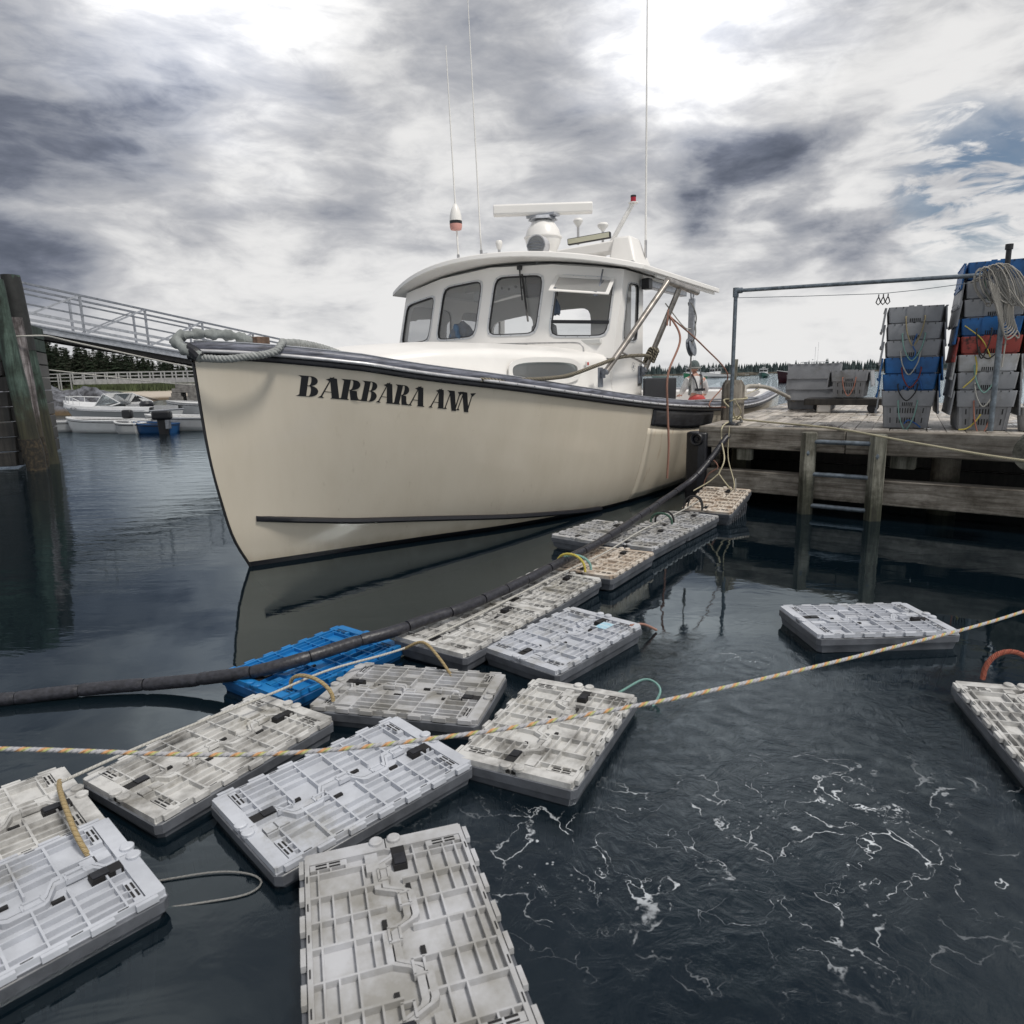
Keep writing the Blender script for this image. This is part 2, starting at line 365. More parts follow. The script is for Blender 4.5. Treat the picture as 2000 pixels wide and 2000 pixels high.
MT['crate_wet_shaded_blue'] = mat('shaded_wet_blue_plastic', (.008, .09, .26), .35, noise_s=5, noise_a=.4)  # blue version, same side shade put into the colour
MT['crate_muddy'] = mat('crate_muddy_plastic', (.55, .50, .44), .75, noise_s=9.0, col2=(.33, .26, .20), detail=10, ramp=(.36, .55), bump=.1)
MT['crate_blue'] = mat('crate_blue_plastic', (.012, .19, .50), .45, noise_s=5, noise_a=.35, bump=.06, bump_s=90)
MT['crate_navy'] = mat('crate_navy_plastic', (.010, .12, .36), .5, noise_s=6, noise_a=.45, bump=.06)
MT['crate_red'] = mat('crate_red_plastic', (.28, .045, .035), .6, noise_s=14, col2=(.04, .012, .01), detail=9, ramp=(.34, .46))
MT['hose'] = mat('black_boom_hose', (.034, .035, .045), .42, noise_s=40, noise_a=.65, bump=.25, bump_s=60)

def wear_marks(m):
    """drips from the rail, scuffs and a faint stained waterline on the topsides"""
    t = m.node_tree; b = t.nodes['Principled BSDF']; ln = t.links.new; base = b.inputs['Base Color'].links[0].from_socket
    c = t.nodes.new('ShaderNodeTexCoord'); sp = t.nodes.new('ShaderNodeSeparateXYZ'); ln(c.outputs['Object'], sp.inputs[0])
    def nz(sc_, st, det=6): 
        mp = t.nodes.new('ShaderNodeMapping'); mp.inputs['Scale'].default_value = st; ln(c.outputs['Object'], mp.inputs[0]); n = t.nodes.new('ShaderNodeTexNoise'); n.inputs['Scale'].default_value = sc_; n.inputs['Detail'].default_value = det; n.inputs['Roughness'].default_value = .65; ln(mp.outputs[0], n.inputs['Vector']); return n.outputs['Fac']
    def rg(v, a, b_, x=0., y=1.): q = t.nodes.new('ShaderNodeMapRange'); q.interpolation_type = 'SMOOTHSTEP'; [q.inputs[i+1].default_value.__class__ for i in range(4)]; q.inputs[1].default_value = a; q.inputs[2].default_value = b_; q.inputs[3].default_value = x; q.inputs[4].default_value = y; ln(v, q.inputs[0]); return q.outputs[0]
    drip = M('MULTIPLY', rg(nz(9, (2.2, 2.2, .22)), .60, .74), M('MULTIPLY', rg(nz(1.2, (1, 1, .5)), .45, .62), .30, t), t)
    scuff = M('MULTIPLY', rg(nz(26, (.35, .35, 1.6)), .66, .72), M('MULTIPLY', rg(nz(1.8, (1, 1, 1)), .50, .60), .35, t), t)
    line = M('MULTIPLY', rg(M('ADD', sp.outputs[2], M('MULTIPLY', nz(7, (1, 1, .3)), .16, t), t), .24, .11), .40, t)
    f = M('MAXIMUM', M('MAXIMUM', drip, scuff, t), line, t)
    mm = t.nodes.new('ShaderNodeMix'); mm.data_type = 'RGBA'; ln(f, mm.inputs[0]); ln(base, mm.inputs[6]); mm.inputs[7].default_value = (.30, .235, .15, 1); ln(mm.outputs[2], b.inputs['Base Color'])
wear_marks(MT['cream'])
# ------------------------------------------------------------------ water and sea bed
def water_material():
    m = bpy.data.materials.new('harbour_water'); m.use_nodes = True; t = m.node_tree; t.nodes.clear(); ln = t.links.new
    g = t.nodes.new('ShaderNodeNewGeometry')
    sp = t.nodes.new('ShaderNodeSeparateXYZ'); ln(g.outputs['Position'], sp.inputs[0])
    def nz(scale, det, ro, dist=0, st=(1, 1, 1), off=(0, 0, 0)):
        mp = t.nodes.new('ShaderNodeMapping'); mp.inputs['Scale'].default_value = st; mp.inputs['Location'].default_value = off; ln(g.outputs['Position'], mp.inputs[0])
        n = t.nodes.new('ShaderNodeTexNoise'); n.inputs['Scale'].default_value = scale; n.inputs['Detail'].default_value = det
        n.inputs['Roughness'].default_value = ro; n.inputs['Distortion'].default_value = dist; ln(mp.outputs[0], n.inputs['Vector']); return n.outputs['Fac']
    def rng(v, a, b, c=0., d=1.):
        n = t.nodes.new('ShaderNodeMapRange'); n.interpolation_type = 'SMOOTHSTEP'
        for i, q in enumerate((a, b, c, d)): n.inputs[i+1].default_value = q
        ln(v, n.inputs[0]); return n.outputs[0]
    def circ(cx_, cy_, rx, ry, soft):
        dx = M('DIVIDE', M('SUBTRACT', sp.outputs[0], cx_, t), rx, t); dy = M('DIVIDE', M('SUBTRACT', sp.outputs[1], cy_, t), ry, t)
        d = M('SQRT', M('ADD', M('MULTIPLY', dx, dx, t), M('MULTIPLY', dy, dy, t), t), None, t)
        return rng(d, 1-soft, 1+soft, 1., 0.)
    # height: slow swell, wind ripple growing with distance, boil where the outflow stirs it
    y = sp.outputs[1]
    far = rng(y, 9, 26, .0, 1.)
    swell = M('MULTIPLY', nz(.8, 2, .4, .4, (1, 1.3, 1)), .0050, t)
    calm = rng(nz(.45, 3, .5, .3, off=(3, 8, 0)), .40, .62, .15, 1.0)
    rip = M('MULTIPLY', M('MULTIPLY', nz(2.6, 3, .5, .8, (1, 1.6, 1)), .0020, t), calm, t)
    wind = M('MULTIPLY', nz(2.6, 4, .58, .5, (.5, 1.7, 1)), M('ADD', M('MULTIPLY', far, .030, t), M('MULTIPLY', rng(sp.outputs[0], -2.2, -4.5), .006, t), t), t)
    boilm = circ(.95, 2.5, 1.5, 1.2, .45)
    boil = M('MULTIPLY', nz(9, 6, .62, 1.4), M('ADD', M('MULTIPLY', boilm, .0055, t), .00012, t), t)
    def rings(cx_, cy_, rr, amp):
        dx = M('SUBTRACT', sp.outputs[0], cx_, t); dy = M('SUBTRACT', sp.outputs[1], cy_, t)
        d = M('SQRT', M('ADD', M('MULTIPLY', dx, dx, t), M('MULTIPLY', dy, dy, t), t), None, t)
        wv = M('SINE', M('ADD', M('MULTIPLY', d, 75, t), M('MULTIPLY', nz(3, 2, .5), 9, t), t), None, t)
        return M('MULTIPLY', M('MULTIPLY', wv, rng(d, rr, rr*.3, 0., 1.) if False else M('SUBTRACT', 1.0, rng(d, rr*.2, rr), t), t), amp, t)
    ringh = M('ADD', rings(1.36, 3.60, .42, .0007), rings(1.25, 3.02, .30, .0005), t)
    h = M('ADD', M('ADD', M('ADD', swell, rip, t), ringh, t), M('ADD', wind, boil, t), t)
    bp = t.nodes.new('ShaderNodeBump'); bp.inputs['Strength'].default_value = 1.0; bp.inputs['Distance'].default_value = 1.0; ln(h, bp.inputs['Height'])
    fr = t.nodes.new('ShaderNodeFresnel'); fr.inputs[0].default_value = 1.6; ln(bp.outputs[0], fr.inputs['Normal'])
    gl = t.nodes.new('ShaderNodeBsdfGlossy'); gl.inputs['Roughness'].default_value = .015; gl.inputs[0].default_value = (.84, .94, 1, 1); ln(bp.outputs[0], gl.inputs['Normal'])
    tr = t.nodes.new('ShaderNodeBsdfTransparent'); tr.inputs[0].default_value = (.62, .70, .70, 1)
    df = t.nodes.new('ShaderNodeBsdfDiffuse'); df.inputs[0].default_value = (.004, .010, .016, 1)
    body = t.nodes.new('ShaderNodeMixShader'); body.inputs[0].default_value = .55; ln(tr.outputs[0], body.inputs[1]); ln(df.outputs[0], body.inputs[2])
    s = t.nodes.new('ShaderNodeMixShader'); ln(fr.outputs[0], s.inputs[0]); ln(body.outputs[0], s.inputs[1]); ln(gl.outputs[0], s.inputs[2])
    # foam: stretched threads and flecks
    wp = t.nodes.new('ShaderNodeTexNoise'); wp.inputs['Scale'].default_value = 2.6; wp.inputs['Detail'].default_value = 5; ln(g.outputs['Position'], wp.inputs['Vector'])
    va = t.nodes.new('ShaderNodeVectorMath'); va.operation = 'MULTIPLY_ADD'; ln(wp.outputs['Color'], va.inputs[0]); va.inputs[1].default_value = (1.1, 1.1, 0); ln(g.outputs['Position'], va.inputs[2])
    vo = t.nodes.new('ShaderNodeTexVoronoi'); vo.feature = 'DISTANCE_TO_EDGE'; vo.inputs['Scale'].default_value = 4.4; ln(va.outputs[0], vo.inputs['Vector'])
    thick = rng(nz(3.3, 5, .7, .5, off=(4, 1, 0)), .44, .80, .0, .085)
    thr = rng(M('DIVIDE', vo.outputs['Distance'], M('ADD', thick, .002, t), t), .25, 1.0, 1.0, .0)
    fleck = M('GREATER_THAN', nz(20, 6, .72, .7), M('SUBTRACT', .835, M('MULTIPLY', circ(.75, 2.1, .6, .40, .6), .125, t), t), t)
    fm1 = M('MULTIPLY', circ(.86, 2.10, 1.05, .52, .45), rng(nz(1.3, 3, .55, .4, off=(2, 5, 0)), .36, .56, .25, 1.), t); brk = rng(nz(6, 5, .7), .42, .55)
    vb = t.nodes.new('ShaderNodeTexVoronoi'); vb.feature = 'F1'; vb.inputs['Scale'].default_value = 46; ln(g.outputs['Position'], vb.inputs['Vector'])
    bub = M('MULTIPLY', M('MULTIPLY', M('LESS_THAN', vb.outputs['Distance'], M('MULTIPLY', nz(14, 2, .5), .40, t), t), rng(nz(2.2, 5, .6, .5, off=(7, 3, 0)), .55, .66), t), .5, t)
    fm1 = M('MAXIMUM', fm1, M('MULTIPLY', circ(1.36, 3.58, .22, .16, .6), .8, t), t)
    foam = M('MULTIPLY', M('MAXIMUM', M('MULTIPLY', M('MULTIPLY', thr, brk, t), .85, t), M('MAXIMUM', M('MULTIPLY', fleck, .8, t), bub, t), t), fm1, t, True)
    fd = t.nodes.new('ShaderNodeBsdfDiffuse'); fd.inputs[0].default_value = (.62, .66, .70, 1)
    out = t.nodes.new('ShaderNodeMixShader'); ln(foam, out.inputs[0]); ln(s.outputs[0], out.inputs[1]); ln(fd.outputs[0], out.inputs[2])
    o = t.nodes.new('ShaderNodeOutputMaterial'); ln(out.outputs[0], o.inputs[0]); return m
wm = MB(); wm.quad([(-4000, -600, 0), (4000, -600, 0), (4000, 6000, 0), (-4000, 6000, 0)])
wo_ = wm.build('water', water_material(), smooth=0, recalc=False); tag(wo_, kind='structure')
bm_ = MB(); bm_.quad([(-4000, -600, -.62), (4000, -600, -.62), (4000, 6000, -.62), (-4000, 6000, -.62)])
sb = bm_.build('sea_bed', mat('sea_bed_silt', (.004, .010, .011), 1.0), smooth=0, recalc=False); tag(sb, kind='structure')

# ------------------------------------------------------------------ the boat
BA = R(57.0); BO = Vector((-2.33, 5.87, 0))       # bow at the waterline, heading of its length
def interp(tab, x):
    if x <= tab[0][0]: return tab[0][1]
    for (a, va), (b, vb) in zip(tab, tab[1:]):
        if x <= b:
            t = (x-a)/(b-a); return va+(vb-va)*t
    return tab[-1][1]
def smooth_tab(tab):           # resample a table with a Catmull-Rom so lofts stay fair
    P = [Vector((a, b, 0)) for a, b in tab]; return [(p.x, p.y) for p in spline(P, 8)]
T_WL = smooth_tab([(0, .0), (.4, .19), (.82, .38), (1.66, .79), (2.42, 1.17), (3.35, 1.50), (4.2, 1.68), (5.2, 1.78), (6.5, 1.82), (9, 1.80), (12.4, 1.66)])
T_SH = smooth_tab([(0, .02), (.14, .17), (.33, .36), (.6, .64), (.85, .86), (1.06, 1.01), (2.23, 1.56), (3.2, 1.83), (4.3, 2.0), (5.6, 2.1), (7.3, 2.12), (9, 2.12), (11.2, 2.02), (12.4, 1.90)])
T_SZ = smooth_tab([(-.35, 1.795), (0, 1.765), (.5, 1.69), (1.1, 1.585), (1.9, 1.475), (2.8, 1.355), (3.7, 1.25), (4.6, 1.165), (5.8, 1.085), (7, 1.03), (8.5, .995), (9.8, 1.02), (11, 1.09), (12.1, 1.15)])
T_ST = smooth_tab([(-.7, .75), (-.4, .28), (-.15, .07), (0, 0), (.26, -.13), (.55, -.205), (1.06, -.29), (1.85, -.345), (2.2, -.36)])
SEND = 12.05
def stem(z): return interp(T_ST, z)
def sheer_z(s): return interp(T_SZ, s)
def sheer_b(s): return interp(T_SH, s+.34)
def hull_b(s, z):
    d = max(0.0, s-stem(z)); zs = sheer_z(s)
    wl = interp(T_WL, d*(1 if z > 0 else 1)); sh = interp(T_SH, d)
    if z >= 0:
        t = min(1.0, z/zs); k = min(1.0, max(0.0, (s-.2)/3.6)); ex = 1.05*(1-k)+.60*k
        return wl+(sh-wl)*t**ex
    return wl*max(0.0, 1-(-z/.75))**.55
BOATP = empty('lobster_boat', BO, BA, label='cream lobster boat with black rub rail and white wheelhouse, tied alongside the pier', cat='boat')
def W(s, b, z): return BO+Vector((s*math.cos(BA)-b*math.sin(BA), s*math.sin(BA)+b*math.cos(BA), z))
def shell(side, z_of, nz_, z0f, z1f, nl=90, out=0.0):
    mb = MB()
    def fn(u, v):
        q = u**1.5
        s_top = stem(1.8)+(SEND-stem(1.8))*q
        z = z0f(s_top)+(z1f(s_top)-z0f(s_top))*v
        s = stem(z)+(SEND-stem(z))*q
        z = z0f(s)+(z1f(s)-z0f(s))*v
        return (s, side*(hull_b(s, z)+out), z)
    return mb.grid(fn, nl, nz_)
BOOT = .045
hull = MB()
for sd_ in (-1, 1):
    g_ = shell(sd_, None, 26, lambda s: BOOT, sheer_z)
    n = len(hull.v); hull.v += g_.v; hull.f += [tuple(i+n for i in f) for f in g_.f]; hull.uv += [None]*len(g_.f); hull.m += [0]*len(g_.f)
# transom
n = 16
def tr(u, v): z = BOOT+(sheer_z(SEND)-BOOT)*v; return (SEND, (-1+2*u)*hull_b(SEND, z), z)
hull.grid(tr, 9, 12)
hull.uv = [None]*len(hull.f)
HULL = hull.build('hull', MT['cream'], BOATP, smooth=50)
bt = MB()
for sd_ in (-1, 1):
    g_ = shell(sd_, None, 10, lambda s: -.6, lambda s: BOOT)
    n = len(bt.v); bt.v += g_.v; bt.f += [tuple(i+n for i in f) for f in g_.f]; bt.uv += [None]*len(g_.f); bt.m += [0]*len(g_.f)
bt.grid(lambda u, v: (SEND, (-1+2*u)*hull_b(SEND, -.6+(BOOT+.6)*v), -.6+(BOOT+.6)*v), 9, 8); bt.uv = [None]*len(bt.f)
bt.build('boot_stripe', MT['boot'], HULL, smooth=50)
# stem band
sb_ = MB(); sb_.tube([(stem(z)-.004, 0, z) for z in [-.3+i*.09 for i in range(24)]], .012, 6); sb_.build('stem_band', MT['black'], HULL)

def gun_path(out, dz, s0=-.35, s1=SEND, n=80, side=-1):
    """along the sheer, port or starboard; returns boat-space points"""
    P = []
    for i in range(n+1):
        s = s0+(s1-s0)*(i/n)**1.4; P.append(Vector((s, side*(sheer_b(s)+out), sheer_z(s)+dz)))
    return P
def full_rail(out, dz, rq=.45):
    """closed path round bow and transom with round quarters"""
    P = [p for p in gun_path(out, dz, s1=SEND-rq) ]
    b0 = sheer_b(SEND)+out
    Q = []
    for i in range(1, 9):
        a = i/9*math.pi/2; Q.append(Vector((SEND-rq+rq*math.sin(a)+out*math.sin(a), -(b0-rq*(1-math.cos(a))), sheer_z(SEND)+dz)))
    mid_ = [Vector((SEND+out, -(b0-rq)+(b0-rq)*2*i/8, sheer_z(SEND)+dz)) for i in range(9)]
    Q2 = [Vector((p.x, -p.y, p.z)) for p in reversed(Q)]
    P2 = [Vector((p.x, -p.y, p.z)) for p in reversed(P[1:])]
    P[0].y = 0
    return P+Q+mid_+Q2+P2
def sweep_rect(path, prof, closed=True):
    """prof: (out, up) points, swept along path with its horizontal normal"""
    mb = MB(); m = len(path); k = len(prof)
    for i, p in enumerate(path):
        a = path[(i-1) % m]; b = path[(i+1) % m]
        t = (b-a); t.z = 0; t.normalize(); nrm = Vector((t.y, -t.x, 0))
        for (o, u) in prof: mb.v.append(tuple(p+nrm*o+Vector((0, 0, u))))
    for i in range(m if closed else m-1):
        j = (i+1) % m
        for q in range(k): q2 = (q+1) % k; mb.face([i*k+q, j*k+q, j*k+q2, i*k+q2])
    if not closed: mb.face(range(k)); mb.face([(m-1)*k+q for q in reversed(range(k))])
    return mb
rp = full_rail(0.0, 0.0)
sweep_rect(rp, [(-.03, 0), (.030, 0), (.038, .012), (.038, .036), (.030, .048), (-.03, .048)]).build('rub_rail', MT['black_rub'], BOATP, smooth=60)
sweep_rect(rp, [(-.03, .0492), (.046, .0492), (.056, .058), (.056, .070), (.046, .079), (-.03, .079)]).build('rail_strip', MT['strip'], BOATP, smooth=60)
sweep_rect(rp, [(-.03, .0802), (.030, .0802), (.040, .10), (.026, .128), (-.02, .134), (-.03, .134)]).build('cap_rail', MT['rail'], BOATP, smooth=60)
sweep_rect(rp, [(-.11, .108), (-.0305, .108), (-.0305, .1385), (-.022, .1425), (-.04, .15), (-.09, .15), (-.11, .14)]).build('toe_rail', MT['alu'], BOATP, smooth=60)
# screws along the strip
sc_ = MB()
pth = resample([Vector(p) for p in gun_path(.057, .0645, s0=.0, s1=9)], .21)
for a, b in zip(pth, pth[1:]):
    t = (b-a).normalized(); nn = Vector((t.y, -t.x, 0)); sc_.cyl(a-nn*.003, a+nn*.004, .006, 6)
sc_.build('screw_head', MT['black'], BOATP)['kind'] = 'stuff'
# hauling guard plate at the rail, wear patch on the hull, rub strake low on the bow
def hull_patch(s0, s1, zt, zb, off, nu=24, nv=6):
    mb = MB()
    def f(u, v):
        s = s0+(s1-s0)*u; z = zb(s)+(zt(s)-zb(s))*v; return (s, -(hull_b(s, z)+off), z)
    return mb.grid(f, nu, nv)
def thicken(mb, off, name, m, parent, side=None):
    o = mb.build(name, m, parent, smooth=50); md = o.modifiers.new('solid', 'SOLIDIFY'); md.thickness = off; md.offset = 0; return o
thicken(hull_patch(4.35, 6.55, lambda s: sheer_z(s)-.002, lambda s: sheer_z(s)-.20-.03*math.sin((s-4.35)*1.4), .012), .012, 'hauling_guard', mat('black_guard_sheet', (.05, .052, .06), .35, noise_s=8, noise_a=.7, stretch=(1, 1, 4)), BOATP)
stain = mat('rust_streaked_gelcoat', (.62, .56, .455), .28, noise_s=2.2, col2=(.40, .27, .17), stretch=(4, 4, .6), detail=9, ramp=(.27, .42), coat=.4)
thicken(hull_patch(4.3, 7.8, lambda s: sheer_z(s)-.235, lambda s: .05, .003, 30, 12), .003, 'wear_panel', stain, HULL)
# low spray rail
def srail():
    pts = []
    for i in range(40):
        s = .01+(3.7-.01)*i/39; z = interp([(0, .45), (.72, .335), (1.525, .245), (2.335, .15), (3.3, .06), (3.8, .03)], s); pts.append(Vector((s, -(hull_b(s, z)), z)))
    return pts
SR = srail()
mbr = MB(); pr_ = [(-.02, -.022), (.035, -.030), (.052, -.012), (.045, .014), (-.02, .026)]
for sgn in (-1, 1):
    pp = [Vector((p.x, p.y*(-sgn) if sgn == 1 else p.y, p.z)) for p in SR]
    if sgn == 1: pp = [Vector((p.x, abs(p.y), p.z)) for p in SR]
    m = len(pp); k = len(pr_); base = len(mbr.v)
    for i, p in enumerate(pp):
        a = pp[max(0, i-1)]; b = pp[min(m-1, i+1)]; t = (b-a); t.z = 0; t.normalize(); nr = Vector((t.y, -t.x, 0))*(1 if sgn == -1 else -1)
        sc2 = min(1, .25+i*.3)
        for (o, u) in pr_: mbr.v.append(tuple(p+nr*o*sc2+Vector((0, 0, u))))
    for i in range(m-1):
        for q in range(k): q2 = (q+1) % k; mbr.face([base+i*k+q, base+(i+1)*k+q, base+(i+1)*k+q2, base+i*k+q2])
    mbr.face([base+q for q in range(k)]); mbr.face([base+(m-1)*k+q for q in range(k)])
mbr.build('spray_rail', MT['black_rub'], HULL, smooth=50)

# painted name, laid onto the hull surface
def glyphs():
    """high-contrast slanted display capitals, unit height; each glyph: list of convex quads, advance width"""
    def arc(cx, cy, ro, ri, a0, a1, n=14):       # bowl: outer ellipse ro, inner ri
        q = []
        for i in range(n):
            t0 = R(a0+(a1-a0)*i/n); t1 = R(a0+(a1-a0)*(i+1)/n)
            q.append([(cx+ro[0]*math.cos(t0), cy+ro[1]*math.sin(t0)), (cx+ro[0]*math.cos(t1), cy+ro[1]*math.sin(t1)),
                      (cx+ri[0]*math.cos(t1), cy+ri[1]*math.sin(t1)), (cx+ri[0]*math.cos(t0), cy+ri[1]*math.sin(t0))])
        return q
    stemq = [[(.12, .0), (.42, .0), (.42, 1.0), (.12, 1.0)]]
    serif = [[(-.03, 0), (.13, 0), (.13, .10), (.05, .035)], [(-.03, 1.0), (.05, .965), (.13, .90), (.13, 1.0)]]
    B = stemq+serif+[[(.41, .0), (.54, .0), (.54, .03), (.41, .03)], [(.41, .97), (.52, .97), (.52, 1.0), (.41, 1.0)], [(.41, .505), (.55, .505), (.55, .545), (.41, .545)]]
    B += arc(.50, .765, (.33, .235), (.055, .195), -90, 90)+arc(.52, .27, (.39, .27), (.07, .23), -90, 90)
    Rr = stemq+serif+[[(.41, .97), (.52, .97), (.52, 1.0), (.41, 1.0)], [(.41, .475), (.55, .475), (.55, .51), (.41, .51)], [(.36, 0), (.52, 0), (.43, .06), (.36, .06)]]
    Rr += arc(.50, .745, (.34, .255), (.055, .215), -90, 90)
    Rr += [[(.44, .50), (.74, .46), (.80, .22), (.52, .22)], [(.52, .22), (.80, .22), (.88, .07), (.58, .0)], [(.58, .0), (.88, .07), (1.0, .045), (.96, .0)]]
    A = [[(.40, 1.02), (.72, .98), (.98, 0), (.64, 0)], [(.24, .90), (.60, 1.06), (.52, .82), (.40, .84)], [(.42, .90), (.46, .86), (.17, .0), (.09, .0)], [(.0, 0), (.29, 0), (.16, .10), (.09, .07)],
         [(.20, .29), (.62, .29), (.60, .325), (.21, .325)], [(.98, 0), (1.06, 0), (.94, .08), (.92, .08)], [(.56, .0), (.66, 0), (.66, .07), (.64, .06)]]
    Nn = [[(.16, 1.0), (.50, 1.0), (.90, -.06), (.60, -.06)], [(.0, 1.0), (.18, 1.0), (.26, .82), (.13, .93)], [(.22, .84), (.27, .78), (.16, .0), (.09, .0)], [(.0, 0), (.28, 0), (.17, .10), (.10, .07)],
          [(.76, .10), (.84, -.04), (.90, .9), (.84, .9)], [(.72, .97), (1.10, 1.02), (.92, .80), (.82, .86)]]
    return {'B': (B, .92), 'A': (A, .93), 'R': (Rr, .92), 'N': (Nn, .84), ' ': ([], .36)}
def paint_name(text, s0, s1, z0, z1, h0, h1, slant, side=-1):
    G = glyphs(); tot_ = sum(G[c][1] for c in text); mb = MB(); x = 0
    sgn_ = 1
    def P(gx, gy):
        u = (gx)/tot_; s = s0+(s1-s0)*u; hh = h0+(h1-h0)*u; zz = z0+(z1-z0)*u+gy*hh
        return (s, side*(hull_b(s, zz)+.0035), zz)
    for i, c in enumerate(text):
        for q in G[c][0]:
            a, b, c2, d = [(px+x+slant*py, py) for px, py in q]
            for iu in range(3):
                for iv in range(3):
                    def bl(u, v): return (a[0]*(1-u)*(1-v)+b[0]*u*(1-v)+c2[0]*u*v+d[0]*(1-u)*v, a[1]*(1-u)*(1-v)+b[1]*u*(1-v)+c2[1]*u*v+d[1]*(1-u)*v)
                    mb.quad([P(*bl(iu/3, iv/3)), P(*bl((iu+1)/3, iv/3)), P(*bl((iu+1)/3, (iv+1)/3)), P(*bl(iu/3, (iv+1)/3))])
        x += G[c][1]
    return mb
NAME_S0, NAME_S1, NAME_Z0, NAME_Z1, NAME_H0, NAME_H1 = .21, 1.52, 1.487, 1.300, .168, .166
paint_name('BARBARA ANN', NAME_S0, NAME_S1, NAME_Z0, NAME_Z1, NAME_H0, NAME_H1, .02).build('name_lettering', MT['black'], HULL, smooth=0, recalc=False, label='black painted name BARBARA ANN')
# ------------------------------------------------------------------ decks
def ring_in(s, inset): return max(0.0, sheer_b(s)-inset)
dk = MB()
def fd(u, v):
    s = -.30+(4.75+.30)*u; return (s, (-1+2*v)*ring_in(s, .05), sheer_z(s)+.10+.05*(1-(2*v-1)**2))
dk.grid(fd, 40, 9)
dk.build('foredeck', MT['white'], BOATP, smooth=60)
ck = MB()
S0, S1 = 4.75, SEND-.06
CW = .24                                    # side deck width, wider at the stern
def inner_b(s): return sheer_b(s)-CW-(.0 if s < 10.6 else (s-10.6)*.10)
m_ = 30
for sg in (-1, 1):
    pts = [S0+(11.35-S0)*i/m_ for i in range(m_+1)]
    for a, b in zip(pts, pts[1:]):
        za, zb = sheer_z(a)+.105, sheer_z(b)+.105
        ck.quad([(a, sg*ring_in(a, .05), za), (b, sg*ring_in(b, .05), zb), (b, sg*inner_b(b), zb), (a, sg*inner_b(a), za)])
        ck.quad([(a, sg*inner_b(a), za), (b, sg*inner_b(b), zb), (b, sg*min(1.78, inner_b(b)), .25), (a, sg*min(1.78, inner_b(a)), .25)])
bb = inner_b(11.35); zt = sheer_z(11.35)+.105
NQ = 10
for i in range(NQ):                        # stern deck following the round quarters
    y0 = -sheer_b(SEND)+.05+(2*(sheer_b(SEND)-.05))*i/NQ; y1 = -sheer_b(SEND)+.05+(2*(sheer_b(SEND)-.05))*(i+1)/NQ
    def se(y): e = abs(y)-(sheer_b(SEND)-.45); return S1 if e <= 0 else S1-.42+math.sqrt(max(0, .42**2-min(e, .42)**2))
    ck.quad([(11.35, y0, zt), (se(y0), y0, sheer_z(SEND)+.105), (se(y1), y1, sheer_z(SEND)+.105), (11.35, y1, zt)])
ck.quad([(11.35, -bb, zt), (11.35, bb, zt), (11.35, bb, .25), (11.35, -bb, .25)])
ck.quad([(4.75, -1.78, .25), (11.35, -1.78, .25), (11.35, 1.78, .25), (4.75, 1.78, .25)])
ck.build('cockpit', MT['white'], BOATP, smooth=30)
# samson post and cleats
bx = MB(); bx.box((.30, .0, 1.87), (.13, .13, .24)); bx.build('samson_post', wood('old_brown_post', (.30, .20, .15), (.16, .10, .07), 'Z'), BOATP, bevel=.012)
def cleat(name, loc, rz, parent):
    mb = MB(); mb.box((0, 0, .008), (.16, .05, .016)); mb.cyl((-.035, 0, .01), (-.035, 0, .05), .012, 8); mb.cyl((.035, 0, .01), (.035, 0, .05), .012, 8)
    mb.tube([(-.12, 0, .055), (-.05, 0, .062), (.05, 0, .062), (.12, 0, .055)], .013, 8); o = mb.build(name, MT['alu_dark'], parent); o.location = loc; o.rotation_euler = (0, 0, rz); return o
cleat('cleat', (11.55, -1.55, sheer_z(11.5)+.12), .5, BOATP); cleat('cleat', (11.55, 1.55, sheer_z(11.5)+.12), -.5, BOATP)

# ------------------------------------------------------------------ trunk cabin
def tr_b(s): return interp([(.75, .28), (1.0, .62), (1.5, .98), (2.2, 1.30), (3.0, 1.52), (3.9, 1.68), (5, 1.70)], s)
def tr_kz(s): return interp([(.75, 1.70), (1.0, 1.80), (1.5, 1.86), (2.2, 1.87), (3.0, 1.85), (3.9, 1.825), (4.8, 1.81)], s)
def tr_top(s): return tr_kz(s)+interp([(.75, .01), (1.1, .06), (1.6, .10), (2.4, .14), (3.9, .19)], s)
tk = MB()
def ftk(u, v):
    s = .75+(3.95-.75)*u; w = -1+2*v; aw = abs(w)
    if aw > .62:                   # side wall with rounded knuckle
        t = (aw-.62)/.38; b = tr_b(s)-.035*(1-t)-.0+.03*t; z = tr_kz(s)-.012+(sheer_z(s)+.08-tr_kz(s))*t
        return (s, math.copysign(b, w), z)
    t = aw/.62; b = (tr_b(s)-.04)*t
    return (s, math.copysign(b, w) if w else 0, tr_kz(s)+(tr_top(s)-tr_kz(s))*(1-t**2.2))
tk.grid(ftk, 30, 41)
n0 = len(tk.v); fr_ = [ftk(0, v/40) for v in range(41)]; tk.v += fr_; tk.v.append((.68, 0, sheer_z(.7)+.12)); 
for i in range(40): tk.face([n0+i, n0+i+1, n0+41])
TRUNK = tk.build('trunk_cabin', MT['white'], BOATP, smooth=40)
def superr(c, half, n=7, N_=48):
    out = []
    for i in range(N_):
        a = 2*math.pi*i/N_; x, y = math.cos(a), math.sin(a); k = max(abs(x), abs(y)); x, y = x/k, y/k
        r = (abs(x)**n+abs(y)**n)**(1/n); out.append((c[0]+half[0]*x/r, c[1]+half[1]*y/r))
    return out
def square(N_=48):
    out = []
    for i in range(N_):
        a = 2*math.pi*i/N_; x, y = math.cos(a), math.sin(a); k = max(abs(x), abs(y)); out.append((.5+.5*x/k, .5+.5*y/k))
    return out
